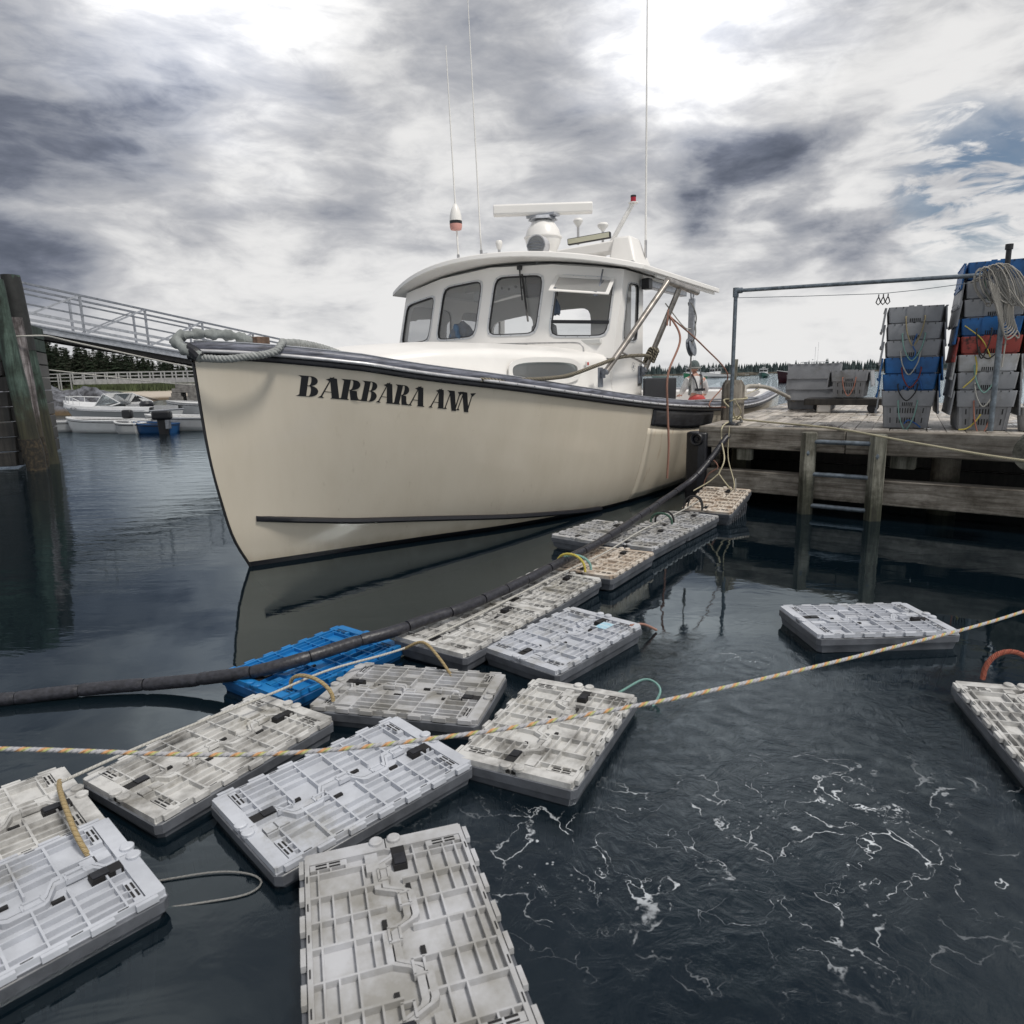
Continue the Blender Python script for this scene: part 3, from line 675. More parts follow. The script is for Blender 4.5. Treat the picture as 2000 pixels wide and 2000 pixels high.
class Panel:
    """a wall panel given by four corners (bl, br, tr, tl) with an outward normal, holes cut in uv"""
    def __init__(s, bl, br, tr, tl, th=.035):
        s.c = [Vector(q) for q in (bl, br, tr, tl)]; s.n = ((s.c[1]-s.c[0]).cross(s.c[3]-s.c[0])).normalized(); s.th = th
    def P(s, u, v, d=0):
        a, b, c, e = s.c; return a*(1-u)*(1-v)+b*u*(1-v)+c*u*v+e*(1-u)*v+s.n*d
    def wall(s, mb, hc=None, hh=None, n=7):
        if hc is None:
            mb.quad([s.P(0, 0), s.P(1, 0), s.P(1, 1), s.P(0, 1)]); mb.quad([s.P(0, 0, -s.th), s.P(0, 1, -s.th), s.P(1, 1, -s.th), s.P(1, 0, -s.th)]); return
        H = superr(hc, hh, n); S = square(); N_ = 48
        for i in range(N_):
            j = (i+1) % N_
            mb.quad([s.P(*S[i]), s.P(*S[j]), s.P(*H[j]), s.P(*H[i])])
            mb.quad([s.P(*H[i]), s.P(*H[j]), s.P(*H[j], -s.th), s.P(*H[i], -s.th)])
            mb.quad([s.P(*S[i], -s.th), s.P(*H[i], -s.th), s.P(*H[j], -s.th), s.P(*S[j], -s.th)])
    def frame(s, hc, hh, wd, d, n=7, inner=0.0):
        """trim ring proud of the wall; wd in metres"""
        W_ = (s.c[1]-s.c[0]).length; Hh = (s.c[3]-s.c[0]).length
        a = superr(hc, (hh[0]-inner/W_, hh[1]-inner/Hh), n); b = superr(hc, (hh[0]+wd/W_, hh[1]+wd/Hh), n); mb = MB(); N_ = 48
        for i in range(N_):
            j = (i+1) % N_
            mb.quad([s.P(*b[i], .0005), s.P(*b[j], .0005), s.P(*b[j], d), s.P(*b[i], d)])
            mb.quad([s.P(*b[i], d), s.P(*b[j], d), s.P(*a[j], d), s.P(*a[i], d)])
            mb.quad([s.P(*a[i], d), s.P(*a[j], d), s.P(*a[j], -.02), s.P(*a[i], -.02)])
        return mb
    def pane(s, hc, hh, d=-.012, n=7):
        mb = MB(); mb.quad([s.P(*q, d) for q in superr(hc, hh, n)]); return mb
def weld(o):
    bm = bmesh.new(); bm.from_mesh(o.data); bmesh.ops.remove_doubles(bm, verts=bm.verts, dist=.0004); bmesh.ops.recalc_face_normals(bm, faces=bm.faces)
    bm.to_mesh(o.data); bm.free(); o.data.shade_smooth(); o.data.set_sharp_from_angle(angle=R(30)); return o
def window(pn, hc, hh, name='window', parent=None, fw=.028, glass='glass', frm='alu_white', n=7, gasket=True, pane=True, lab=None):
    f = pn.frame(hc, hh, fw, .008, n).build(name, MT[frm], parent, smooth=30, recalc=False); weld(f)
    if lab: f['label'] = lab
    if gasket: weld(pn.frame(hc, hh, .0035, .0105, n, inner=.007).build('gasket', MT['black'], f, smooth=30, recalc=False))
    if pane: pn.pane(hc, hh, n=n).build('pane', MT[glass], f, smooth=0, recalc=False)
    H = superr(hc, (hh[0]+.014/((pn.c[1]-pn.c[0]).length), hh[1]+.014/((pn.c[3]-pn.c[0]).length)), n)
    rv = MB()
    for i in range(0, 48, 3): p = pn.P(*H[i], .0075); rv.cyl(p, p+pn.n*.004, .005, 6)
    r = rv.build('rivet', MT['alu_dark'], f); r['kind'] = 'stuff'
    return f
MT['alu_white'] = mat('window_frame_metal', (.58, .59, .60), .4, .35)
# portlight in the trunk side
for sg in (-1, 1):
    def q(s, z): return (s, sg*(interp([(2.14, tr_b(2.14)+.042), (3.34, tr_b(3.34)+.034)], s)), z)
    c_ = [q(2.14, 1.49), q(3.34, 1.49), q(3.34, 1.83), q(2.14, 1.83)]
    if sg == 1: c_ = [c_[1], c_[0], c_[3], c_[2]]
    pn = Panel(*c_)
    fo = pn.frame((.5, .5), (.40, .27), .05, .012, 3.2).build('portlight', MT['white'], TRUNK, smooth=30, recalc=False); weld(fo)
    pn.pane((.5, .5), (.40, .27), -.004, 3.2).build('pane', MT['glass_dark'], fo, smooth=0, recalc=False)
sx = MB(); sx.box((3.42, -(tr_b(3.42)+.012), 1.735), (.05, .02, .05)); o = sx.build('side_marker', MT['white'], TRUNK, bevel=.005)
sx = MB(); sx.box((3.42, -(tr_b(3.42)+.0245), 1.735), (.03, .008, .03)); sx.build('red_lens', mat('red_lens', (.5, .02, .02), .3), TRUNK)

# ------------------------------------------------------------------ wheelhouse
HZ0 = 1.80
def top_z(b): return 2.99-.17*(b/1.75)**2
def frn(b, z): return 3.62+.30*(abs(b)/1.72)**1.8+.30*(z-1.82)
BR = [1.70, .93, .05, -.82, -1.70]
hs = MB(); WH = empty('wheelhouse', (0, 0, 0), parent=BOATP)
panels = []
for b0, b1 in zip(BR, BR[1:]):
    z0 = HZ0+.0
    pn = Panel((frn(b0, z0), b0, z0), (frn(b1, z0), b1, z0), (frn(b1, top_z(b1)), b1, top_z(b1)), (frn(b0, top_z(b0)), b0, top_z(b0)))
    panels.append(pn)
holes = [((.49, .545), (.40, .265)), ((.49, .575), (.385, .30)), ((.50, .585), (.385, .305)), ((.49, .565), (.385, .315))]
wallm = MB()
for pn, (hc, hh) in zip(panels, holes): pn.wall(wallm, hc, hh, 8)
# port side wall, short, with a tall narrow window; starboard wall, long
sp0 = frn(-1.70, HZ0); spt = frn(-1.70, top_z(1.7))
ps = Panel((sp0, -1.70, HZ0), (4.72, -1.74, HZ0), (4.80, -1.70, top_z(1.7)), (spt, -1.70, top_z(1.7)))
ps.wall(wallm, (.50, .535), (.26, .325), 7)
st1 = Panel((5.35, 1.72, HZ0), (sp0, 1.70, HZ0), (spt, 1.70, top_z(1.7)), (5.35, 1.70, top_z(1.7))); st1.wall(wallm, (.5, .52), (.40, .31), 7)
st2 = Panel((6.75, 1.74, HZ0), (5.35, 1.72, HZ0), (5.35, 1.70, top_z(1.7)), (6.75, 1.70, top_z(1.7))); st2.wall(wallm, (.5, .52), (.41, .31), 7)
# aft bulkhead in three bays, doorway to port
ab = []
for b0, b1 in ((1.72, .70), (.70, -.35)):
    pn = Panel((6.3, b1, .25), (6.3, b0, .25), (6.3, b0, top_z(b0)-.01), (6.3, b1, top_z(b1)-.01)); pn.wall(wallm, (.5, .725), (.40, .155), 6); ab.append(pn)
pn = Panel((6.3, -.35-.55, .25), (6.3, -.35, .25), (6.3, -.35, top_z(.35)-.01), (6.3, -.9, top_z(.9)-.01)); pn.wall(wallm)
# lower house sides down to the deck, and cabin sole
for sg in (-1, 1):
    pts = [(sp0, sg*1.695), (4.2, sg*1.715), (4.72 if sg < 0 else 6.75, sg*1.735)]
    for (a, ya), (b, yb) in zip(pts, pts[1:]): wallm.hexa([(a, ya, sheer_z(a)+.06), (b, yb, sheer_z(b)+.06), (b, yb-sg*.035, sheer_z(b)+.06), (a, ya-sg*.035, sheer_z(a)+.06), (a, ya, HZ0+.0), (b, yb, HZ0), (b, yb-sg*.035, HZ0), (a, ya-sg*.035, HZ0)])
wl_ = wallm.build('wall', MT['white'], WH, smooth=30, recalc=False); weld(wl_)
fm_labels = ['starboard corner window', 'windscreen with blue cloth behind it', 'windscreen with the long wiper', 'windscreen opened at the top']
WIN = []
for i, (pn, (hc, hh)) in enumerate(zip(panels, holes)):
    WIN.append(window(pn, hc, hh, parent=WH, n=8, pane=(i != 3), lab=fm_labels[i]))
window(ps, (.50, .535), (.26, .325), parent=WH, fw=.022, lab='tall narrow side window')
window(st1, (.5, .52), (.40, .31), parent=WH); window(st2, (.5, .52), (.41, .31), parent=WH)
for pn in ab: weld(pn.frame((.5, .725), (.40, .155), .02, .006, 6).build('window', MT['black'], WH, smooth=30, recalc=False))
# the opening windscreen: lower fixed light, black bar, top-hung sash pushed out
pn = panels[3]; hc, hh = holes[3]
lo = MB(); H = superr(hc, hh, 8); v_cut = .40
lo.quad([pn.P(x, min(y, v_cut), -.012) for x, y in H]); lo.build('pane', MT['glass'], WIN[3], smooth=0, recalc=False)
br = MB(); br.bar(pn.P(.10, v_cut, .004), pn.P(.89, v_cut, .004), .03, .04); br.build('window_bar', MT['black_rub'], WIN[3], bevel=.004)
# sash: hinged at hole top, tilted out
hingeL = pn.P(.085, .885, .012); hingeR = pn.P(.895, .885, .012); dn = (pn.P(.5, .5)-pn.P(.5, .9)).normalized()
outd = (dn*math.cos(R(38))+pn.n*math.sin(R(38))).normalized()
SH = .36
sash = MB(); u_ = (hingeR-hingeL)
def sp_(u, v, d=0):
    nn = u_.normalized().cross(outd); return hingeL+u_*u+outd*(v*SH)+nn*d
def ringq(u0, v0, u1, v1, iu, iv, d0, d1, mb):
    o = [(u0, v0), (u1, v0), (u1, v1), (u0, v1)]; i_ = [(u0+iu, v0+iv), (u1-iu, v0+iv), (u1-iu, v1-iv), (u0+iu, v1-iv)]
    for k in range(4):
        j = (k+1) % 4
        mb.hexa([sp_(*o[k], d0), sp_(*o[j], d0), sp_(*i_[j], d0), sp_(*i_[k], d0), sp_(*o[k], d1), sp_(*o[j], d1), sp_(*i_[j], d1), sp_(*i_[k], d1)])
ringq(0, 0, 1, 1, .06, .10, -.006, .006, sash)
so_ = sash.build('opened_sash', MT['white'], WIN[3])
pg = MB(); pg.quad([sp_(.06, .1), sp_(.94, .1), sp_(.94, .9), sp_(.06, .9)]); pg.build('pane', MT['glass_dark'], WIN[3], smooth=0, recalc=False)
ar = MB(); ar.bar(pn.P(.72, .97, .03), sp_(.80, .55, .01), .015, .015); ar.bar(sp_(.80, .55, .01), sp_(.78, .93, .02), .018, .018); ar.box(sp_(.78, .92, .02), (.04, .04, .05)); ar.box(sp_(.07, .78, .02), (.05, .06, .03))
ar.build('sash_stay', MT['alu_dark'], WIN[3])
# wiper on the third windscreen
pw = panels[2]
wp_ = MB(); wp_.bar(pw.P(.50, .985, .035), pw.P(.63, .62, .045), .016, .012); wp_.bar(pw.P(.56, .90, .035), pw.P(.76, .40, .030), .022, .014); wp_.box(pw.P(.50, .975, .02), (.06, .05, .05))
wp_.build('wiper', MT['black'], WIN[2], bevel=.002)
# hand rail under the windscreens
hr = [panels[2].P(-.12, .10, .03), panels[2].P(-.10, .145, .07), panels[2].P(0.02, .155, .085), panels[2].P(.5, .155, .085), panels[2].P(.98, .15, .085), panels[3].P(.30, .15, .085), panels[3].P(.52, .145, .085), panels[3].P(.60, .11, .075), panels[3].P(.62, .04, .06)]
h_ = MB(); h_.tube(spline(hr, 6), .011, 8); h_.cyl(panels[2].P(.82, .15, .085), panels[2].P(.82, .02, .08), .011, 8); h_.build('handrail', MT['steel'], WH)
# roof
RF0, RF1 = 3.60, 7.22
def rz(s, b, up): 
    t = abs(b)/1.95
    return (2.80 if not up else 2.865)+(.235)*(1-t**2.0)+(.05*math.sin(min(1, max(0, (s-RF0)/1.5))*math.pi/2) if up else 0)*(1-t**2)
def rs(u, b): f = RF0+.60*(abs(b)/1.95)**2; return f+(RF1-f)*u
rf = MB(); nu, nv = 28, 33
top = [[(rs(i/(nu-1), -1.95+3.9*j/(nv-1)), -1.95+3.9*j/(nv-1)) for j in range(nv)] for i in range(nu)]
for up in (True, False):
    base = len(rf.v)
    for i in range(nu):
        for j in range(nv):
            s, b = top[i][j]; rf.v.append((s-(0.0 if up else .02) if i == 0 else s, b, rz(s, b, up)))
    for i in range(nu-1):
        for j in range(nv-1):
            q = [base+i*nv+j, base+(i+1)*nv+j, base+(i+1)*nv+j+1, base+i*nv+j+1]; rf.face(q if up else q[::-1])
B1 = nu*nv
for j in range(nv-1):
    rf.face([j, j+1, B1+j+1, B1+j]); e_ = (nu-1)*nv; rf.face([e_+j, B1+e_+j, B1+e_+j+1, e_+j+1])
for i in range(nu-1):
    rf.face([i*nv, B1+i*nv, B1+(i+1)*nv, (i+1)*nv]); k_ = nv-1; rf.face([i*nv+k_, (i+1)*nv+k_, B1+(i+1)*nv+k_, B1+i*nv+k_])
ROOF = rf.build('roof', MT['white'], BOATP, smooth=45, bevel=.012)
for sg in (-1, 1): dr = MB(); dr.box((5.9, sg*1.90, 2.785), (2.4, .025, .03)); dr.build('drip_rail', MT['white'], ROOF)
bd = MB(); bd.cyl((4.18, -1.80, 2.865), (4.155, -1.825, 2.865), .045, 14); bd.build('round_badge', MT['steel'], ROOF)
ln_ = MB()
def lf(u, v): b = -1.66+3.32*v; s = 4.05+.28*(b/1.7)**2+(6.28-4.05-.28*(b/1.7)**2)*u; return (s, b, rz(s, b, False)-.02)
ln_.grid(lf, 4, 12); ln_.build('ceiling_lining', MT['liner'], ROOF)
# aft awning beam and trough under the roof edge by the hauler
tb = MB(); tb.box((5.45, -1.74, 2.72), (1.5, .10, .09)); tb.build('trough', MT['alu'], ROOF, bevel=.01)
tb = MB(); tb.box((4.70, -1.79, 2.70), (.12, .10, .13)); tb.build('speaker_box', MT['black'], ROOF, bevel=.008)
# inside: dash, screen, seat, blue bundle, lamp
ds = MB(); ds.box((4.15, 0, 2.0), (.55, 3.1, .06)); ds.box((4.6, -.9, 1.6), (.5, .9, .8)); ds.build('dash', MT['inside'], WH, bevel=.01)
so2 = MB(); so2.box((4.28, -.52, 2.74), (.16, .42, .26)); so2.build('chart_screen', MT['black'], WH, bevel=.02)
so2 = MB(); so2.box((4.42, -.02, 2.80), (.12, .5, .22)); so2.build('switch_panel', MT['inside'], WH, bevel=.01)
so2 = MB()
for k in range(4): so2.cyl((4.355, -.2+.11*k, 2.76+.02*(k % 2)), (4.345, -.2+.11*k, 2.76+.02*(k % 2)), .02, 8)
so2.build('dial', MT['black'], WH)
so2 = MB(); so2.box((4.36, .55, 2.80), (.12, .34, .08)); so2.box((4.36, .52, 2.70), (.08, .14, .12)); so2.build('ceiling_lamp', MT['white'], WH, bevel=.01)
so2 = MB(); so2.lathe([(.17, 0), (.19, .2), (.17, .36), (.08, .42)], (4.72, -.30, 1.92), 16); so2.build('helm_seat', mat('seat_vinyl', (.13, .13, .14), .5), WH)
def rag(name, c, sx_, sy_, sz_, m, parent, seed=0):
    mb = MB()
    def f(u, v):
        a = u*2*math.pi; ph = v*math.pi; x, y, z = math.cos(a)*math.sin(ph), math.sin(a)*math.sin(ph), math.cos(ph)
        d = 1+.28*noise.noise(Vector((x*2+seed, y*2, z*2)))+.13*math.sin(9*x+4*z+seed)*.6
        return (c[0]+x*sx_*d, c[1]+y*sy_*d, c[2]+max(z, -.35)*sz_*d)
    mb.grid(f, 28, 18, closeu=True); return mb.build(name, m, parent, smooth=60)
BLUE = mat('blue_oilskin', (.10, .17, .27), .7, noise_s=6, noise_a=.4)
tag(rag('jacket', W(4.03, .60, 2.17), .17, .30, .17, BLUE, None, 3), 'crumpled blue jacket lying behind the second windscreen', 'jacket')
tag(rag('hanging_coat', W(5.0, -.28, 2.52), .10, .18, .20, mat('pale_blue_coat', (.22, .29, .42), .8, noise_s=8, noise_a=.4), None, 8), 'pale blue coat hanging inside the wheelhouse behind the wiper', 'coat')
pl = MB()
for k in range(8): a = k/8*2*math.pi; a2 = a+.35; pl.quad([(4.45, -1.742+.0, 1.0), (4.45, -1.742, 1.0), (4.45, -1.742, 1.0)]) if 0 else None
# faint round maker's mark on the house side
mk_ = MB()
for k in range(20):
    if k % 2: continue
    a = k/20*2*math.pi; a2 = (k+1.0)/20*2*math.pi
    mk_.quad([(4.45+r_*math.cos(t_), -1.7325, 1.70+r_*math.sin(t_)) for r_, t_ in ((.045, a), (.055, a), (.055, a2), (.045, a2))])
mk_.box((4.45, -1.731, 1.70), (.028, .003, .012)); mk_.box((4.45, -1.731, 1.70), (.010, .0035, .04))
mk_.build('round_mark', MT['alu_dark'], WH, smooth=0)

# ------------------------------------------------------------------ roof gear
def rtz(s, b): return rz(s, b, True)
# radar
rd = MB(); rc = (4.72, -.30)
zb = rtz(*rc)
rd.box((rc[0], rc[1], zb+.03), (.34, .42, .10)); RAD = rd.build('radar', MT['white'], BOATP, bevel=.02)
rd = MB(); rd.lathe([(.16, .06), (.20, .14), (.235, .23), (.24, .27), (.255, .275), (.255, .29), (.238, .295), (.215, .38), (.15, .47), (.09, .505)], (rc[0], rc[1], zb), 28); rd.build('radome', MT['white'], RAD, smooth=40)
rd = MB(); rd.lathe([(.20, .50), (.17, .53), (.16, .545)], (rc[0], rc[1], zb), 6); rd.box((rc[0], rc[1], zb+.555), (.16, .42, .03)); rd.build('scanner_mount', MT['alu'], RAD)
bl_, br_ = Vector((4.42, .22, 3.65)), Vector((5.02, -.83, 3.65)); dd = (br_-bl_)/2; cc = (bl_+br_)/2
cc = Vector((rc[0], rc[1], zb+.640)); dd = dd.normalized()*.655
rd = MB(); sidev = Vector((-dd.y, dd.x, 0)).normalized()
prof = [(-.045, -.07), (.045, -.07), (.065, -.05), (.065, .05), (.045, .07), (-.045, .07), (-.065, .05), (-.065, -.05)]
n0 = 0
for q in (-1, 1):
    for a, b in prof: rd.v.append(tuple(cc+dd*q+sidev*a+Vector((0, 0, b))))
for k in range(8): rd.face([k, (k+1) % 8, 8+(k+1) % 8, 8+k])
rd.face(range(8)); rd.face(range(15, 7, -1)); rd.build('scanner_bar', MT['white'], RAD, bevel=.01)
# searchlight, chrome
sl_ = MB(); sc_c = Vector((4.20, -.52, 3.225)); fwd = Vector((-1, -.10, -.05)).normalized()
q4 = fwd.to_track_quat('Z', 'Y').to_matrix().to_4x4()
sl_.lathe([(.02, -.15), (.09, -.145), (.125, -.10), (.13, -.02), (.13, .05), (.118, .05), (.10, .03), (.06, .0), (.0, -.02)], sc_c, 26, M4=q4); SL = sl_.build('searchlight', MT['strip'], BOATP, smooth=40)
s2 = MB(); s2.cyl(sc_c+Vector((0, 0, -.12)), sc_c+Vector((0, 0, -.23)), .03, 10); s2.build('light_foot', MT['steel'], SL)
s2 = MB(); s2.lathe([(.118, .049), (.08, .056), (.0, .06)], sc_c, 26, M4=q4); s2.build('lens', MT['glass'], SL)
s2 = MB(); s2.tube([q4 @ Vector((.12*math.cos(a), .12*math.sin(a)*.35, .066))+sc_c for a in [k/16*2*math.pi for k in range(16)]], .005, 5, closed=True)
s2.bar(q4 @ Vector((-.12, 0, .066))+sc_c, q4 @ Vector((.12, 0, .066))+sc_c, .01, .008); s2.build('lens_guard', MT['alu_dark'], SL)
# arch across the roof
ac = MB()
def taper(mb, c0, d0, c1, d1):
    P = []
    for c, d in ((c0, d0), (c1, d1)):
        for dx, dy in ((-1, -1), (1, -1), (1, 1), (-1, 1)): P.append((c[0]+dx*d[0]/2, c[1]+dy*d[1]/2, c[2]))
    mb.hexa(P)
AS = 5.60
taper(ac, (AS, -1.18, rtz(AS, -1.18)-.03), (.62, .44, 0), (AS+.03, -1.10, 3.46), (.34, .26, 0))
ARCH = ac.build('roof_arch', MT['white'], BOATP, bevel=.035)
ac = MB(); P = []
for (b, z0, z1) in ((-.97, 3.28, 3.43), (1.0, 3.23, 3.36)):
    P.append((b, z0, z1))
(b0, l0, h0), (b1, l1, h1) = P
ac.hexa([(AS-.13, b0, l0), (AS+.13, b0, l0), (AS+.13, b1, l1), (AS-.13, b1, l1), (AS-.10, b0, h0), (AS+.12, b0, h0), (AS+.12, b1, h1), (AS-.10, b1, h1)])
ac.build('arch_beam', MT['white'], ARCH, bevel=.02)
ac = MB(); taper(ac, (AS, 1.18, rtz(AS, 1.18)-.03), (.62, .44, 0), (AS+.03, 1.10, 3.46), (.34, .26, 0)); ac.build('arch_leg', MT['white'], ARCH, bevel=.035)
LED = mat('led_lens', (.50, .49, .38), .35)
def ledbar(a, b, parent):
    a, b = Vector(a), Vector(b); mb = MB(); mb.bar(a, b, .07, .085); o = mb.build('light_bar', MT['black'], parent, bevel=.012)
    d = (b-a).normalized(); f = Vector((-d.y, d.x, 0)); f = f if f.x < 0 else -f
    mb = MB(); mb.bar(a+d*.015+f*.037, b-d*.015+f*.037, .012, .062); mb.build('light_lens', LED, o); return o
ledbar((5.20, -.42, 3.42), (5.30, -1.02, 3.46), BOATP)
ledbar((4.15, .70, rtz(4.15, .7)+.045), (4.15, .20, rtz(4.15, .2)+.045), BOATP)
def mushroom(p, h, r, parent):
    p = Vector(p); mb = MB(); mb.cyl(p, p+Vector((0, 0, h)), .018, 8); o = mb.build('gps_aerial', MT['steel'], parent)
    mb = MB(); mb.lathe([(.018, h-.07), (.03, h-.05), (r, h), (r*1.05, h+.02), (r*.8, h+.045), (0, h+.05)], p, 18); mb.build('aerial_cap', MT['white'], o); return o
mushroom((5.35, -.50, 3.40), .30, .065, BOATP); mushroom((5.6, -.76, 3.43), .22, .075, BOATP); mushroom((4.3, .13, rtz(4.3, .13)), .20, .045, BOATP)
# light mast
lm = MB(); lm.cyl((5.75, -.60, rtz(5.7, -.6)), (5.95, -1.05, 3.97), .032, 12); MA = lm.build('light_mast', MT['white'], BOATP)
lm = MB(); lm.lathe([(.07, 0), (.07, .012), (.04, .015)], (5.955, -1.06, 3.975), 16); lm.build('mast_plate', MT['white'], MA)
lm = MB(); lm.lathe([(.038, .015), (.038, .08), (.0, .081)], (5.955, -1.06, 3.975), 14); lm.build('red_light', mat('red_light', (.35, .01, .03), .3), MA)
lm = MB(); lm.lathe([(.04, .08), (.04, .105), (.0, .11)], (5.955, -1.06, 3.975), 14); lm.build('light_cap', MT['black'], MA)
# whip aerials, one with a pot buoy threaded on it
def whip(a, b, parent, r=.011):
    a, b = Vector(a), Vector(b); mb = MB(); n = 12; mb.tube([a+(b-a)*(i/n) for i in range(n+1)], r, 7, rr=[r*(1-.55*i/n) for i in range(n+1)])
    o = mb.build('whip_aerial', MT['white'], parent); mb = MB(); mb.cyl(a-Vector((0, 0, .03)), a+(b-a).normalized()*.20, .019, 10); mb.build('aerial_base', MT['steel'], o); return o
a1 = whip((4.35, .84, rtz(4.35, .84)), (4.33, .92, 5.9), BOATP, .014); whip((4.45, .52, rtz(4.45, .5)), (4.4, .60, 6.6), BOATP, .012); whip((5.75, -1.34, 3.22), (5.75, -1.30, 6.9), BOATP, .016)
bz = 3.60
bu = MB(); bu.lathe([(.02, .0), (.075, .012), (.085, .05), (.085, .085)], (4.345, .865, bz), 18); o = bu.build('pot_buoy', mat('pink_buoy_end', (.60, .30, .26), .6), BOATP)
bu = MB(); bu.lathe([(.086, .085), (.086, .125)], (4.345, .865, bz), 18); bu.build('buoy_band', MT['black'], o)
bu = MB(); bu.lathe([(.085, .125), (.080, .19), (.06, .27), (.03, .33), (.018, .345)], (4.345, .865, bz), 18); bu.build('buoy_top', MT['white'], o)
# hauling davit of stainless tube
dv = MB(); A_ = Vector((4.33, -2.2, 2.66)); B_ = Vector((5.38, -2.2, 2.63)); F1 = Vector((3.5, -1.80, 1.64)); F2 = Vector((4.66, -1.80, 1.66)); C_ = A_+(B_-A_)*.38
dv.tube(resample([F1, A_], .2), .034, 12); DV = dv.build('hauling_davit', MT['steel_tube'], BOATP)
dv = MB(); dv.tube([A_-(B_-A_).normalized()*.03, B_], .042, 12); dv.build('davit_tube', MT['steel_tube'], DV)
dv = MB(); dv.tube([F2, C_+Vector((0, 0, -.02))], .034, 12); dv.build('davit_leg', MT['steel_tube'], DV)
dv = MB(); dv.tube([F1+(A_-F1)*.22+Vector((0, 0, -.0)), F2+(C_-F2)*.06], .012, 8); dv.build('davit_stay', MT['steel'], DV)
for F in (F1, F2):
    dv = MB(); dv.box((F.x-.02, -1.745, F.z-.06), (.11, .02, .22)); dv.box((F.x-.02, -1.775, F.z-.02), (.02, .06, .10)); dv.cyl((F.x-.05, -1.80, F.z), (F.x+.03, -1.80, F.z), .035, 10); dv.build('davit_bracket', MT['alu_dark'], DV, bevel=.006)
# snatch block hung from the tube, with its gear
hb = B_-(B_-A_).normalized()*.18
blk = MB(); blk.tube([hb+Vector((.05*math.cos(a), 0, -.06+.055*math.sin(a))) for a in [k/12*2*math.pi for k in range(12)]], .011, 6, closed=True)
blk.bar(hb+Vector((0, 0, -.10)), hb+Vector((0, 0, -.62)), .07, .05); BK = blk.build('block_shank', MT['alu'], DV)
blk = MB(); Ms = Matrix.Rotation(R(78), 4, 'X')
blk.lathe([(.115, -.03), (.12, -.02), (.085, 0), (.12, .02), (.115, .03)], hb+Vector((.02, 0, -.70)), 24, M4=Ms); blk.build('sheave', MT['alu_dark'], DV)
# black guard board at the hauling station
gb = MB(); gb.box((5.05, -1.86, sheer_z(5)+.27), (1.15, .03, .30)); o = gb.build('guard_board', MT['black_rub'], BOATP, bevel=.03); o.modifiers['bevel'].segments = 3
gb = MB(); gb.bar((5.8, -2.085, sheer_z(5.8)+.14), (9.4, -2.10, sheer_z(9.4)+.15), .03, .02); gb.bar((5.9, -1.98, sheer_z(5.8)+.14), (9.4, -1.98, sheer_z(9.4)+.15), .03, .02); gb.build('rail_runner', MT['alu'], BOATP)
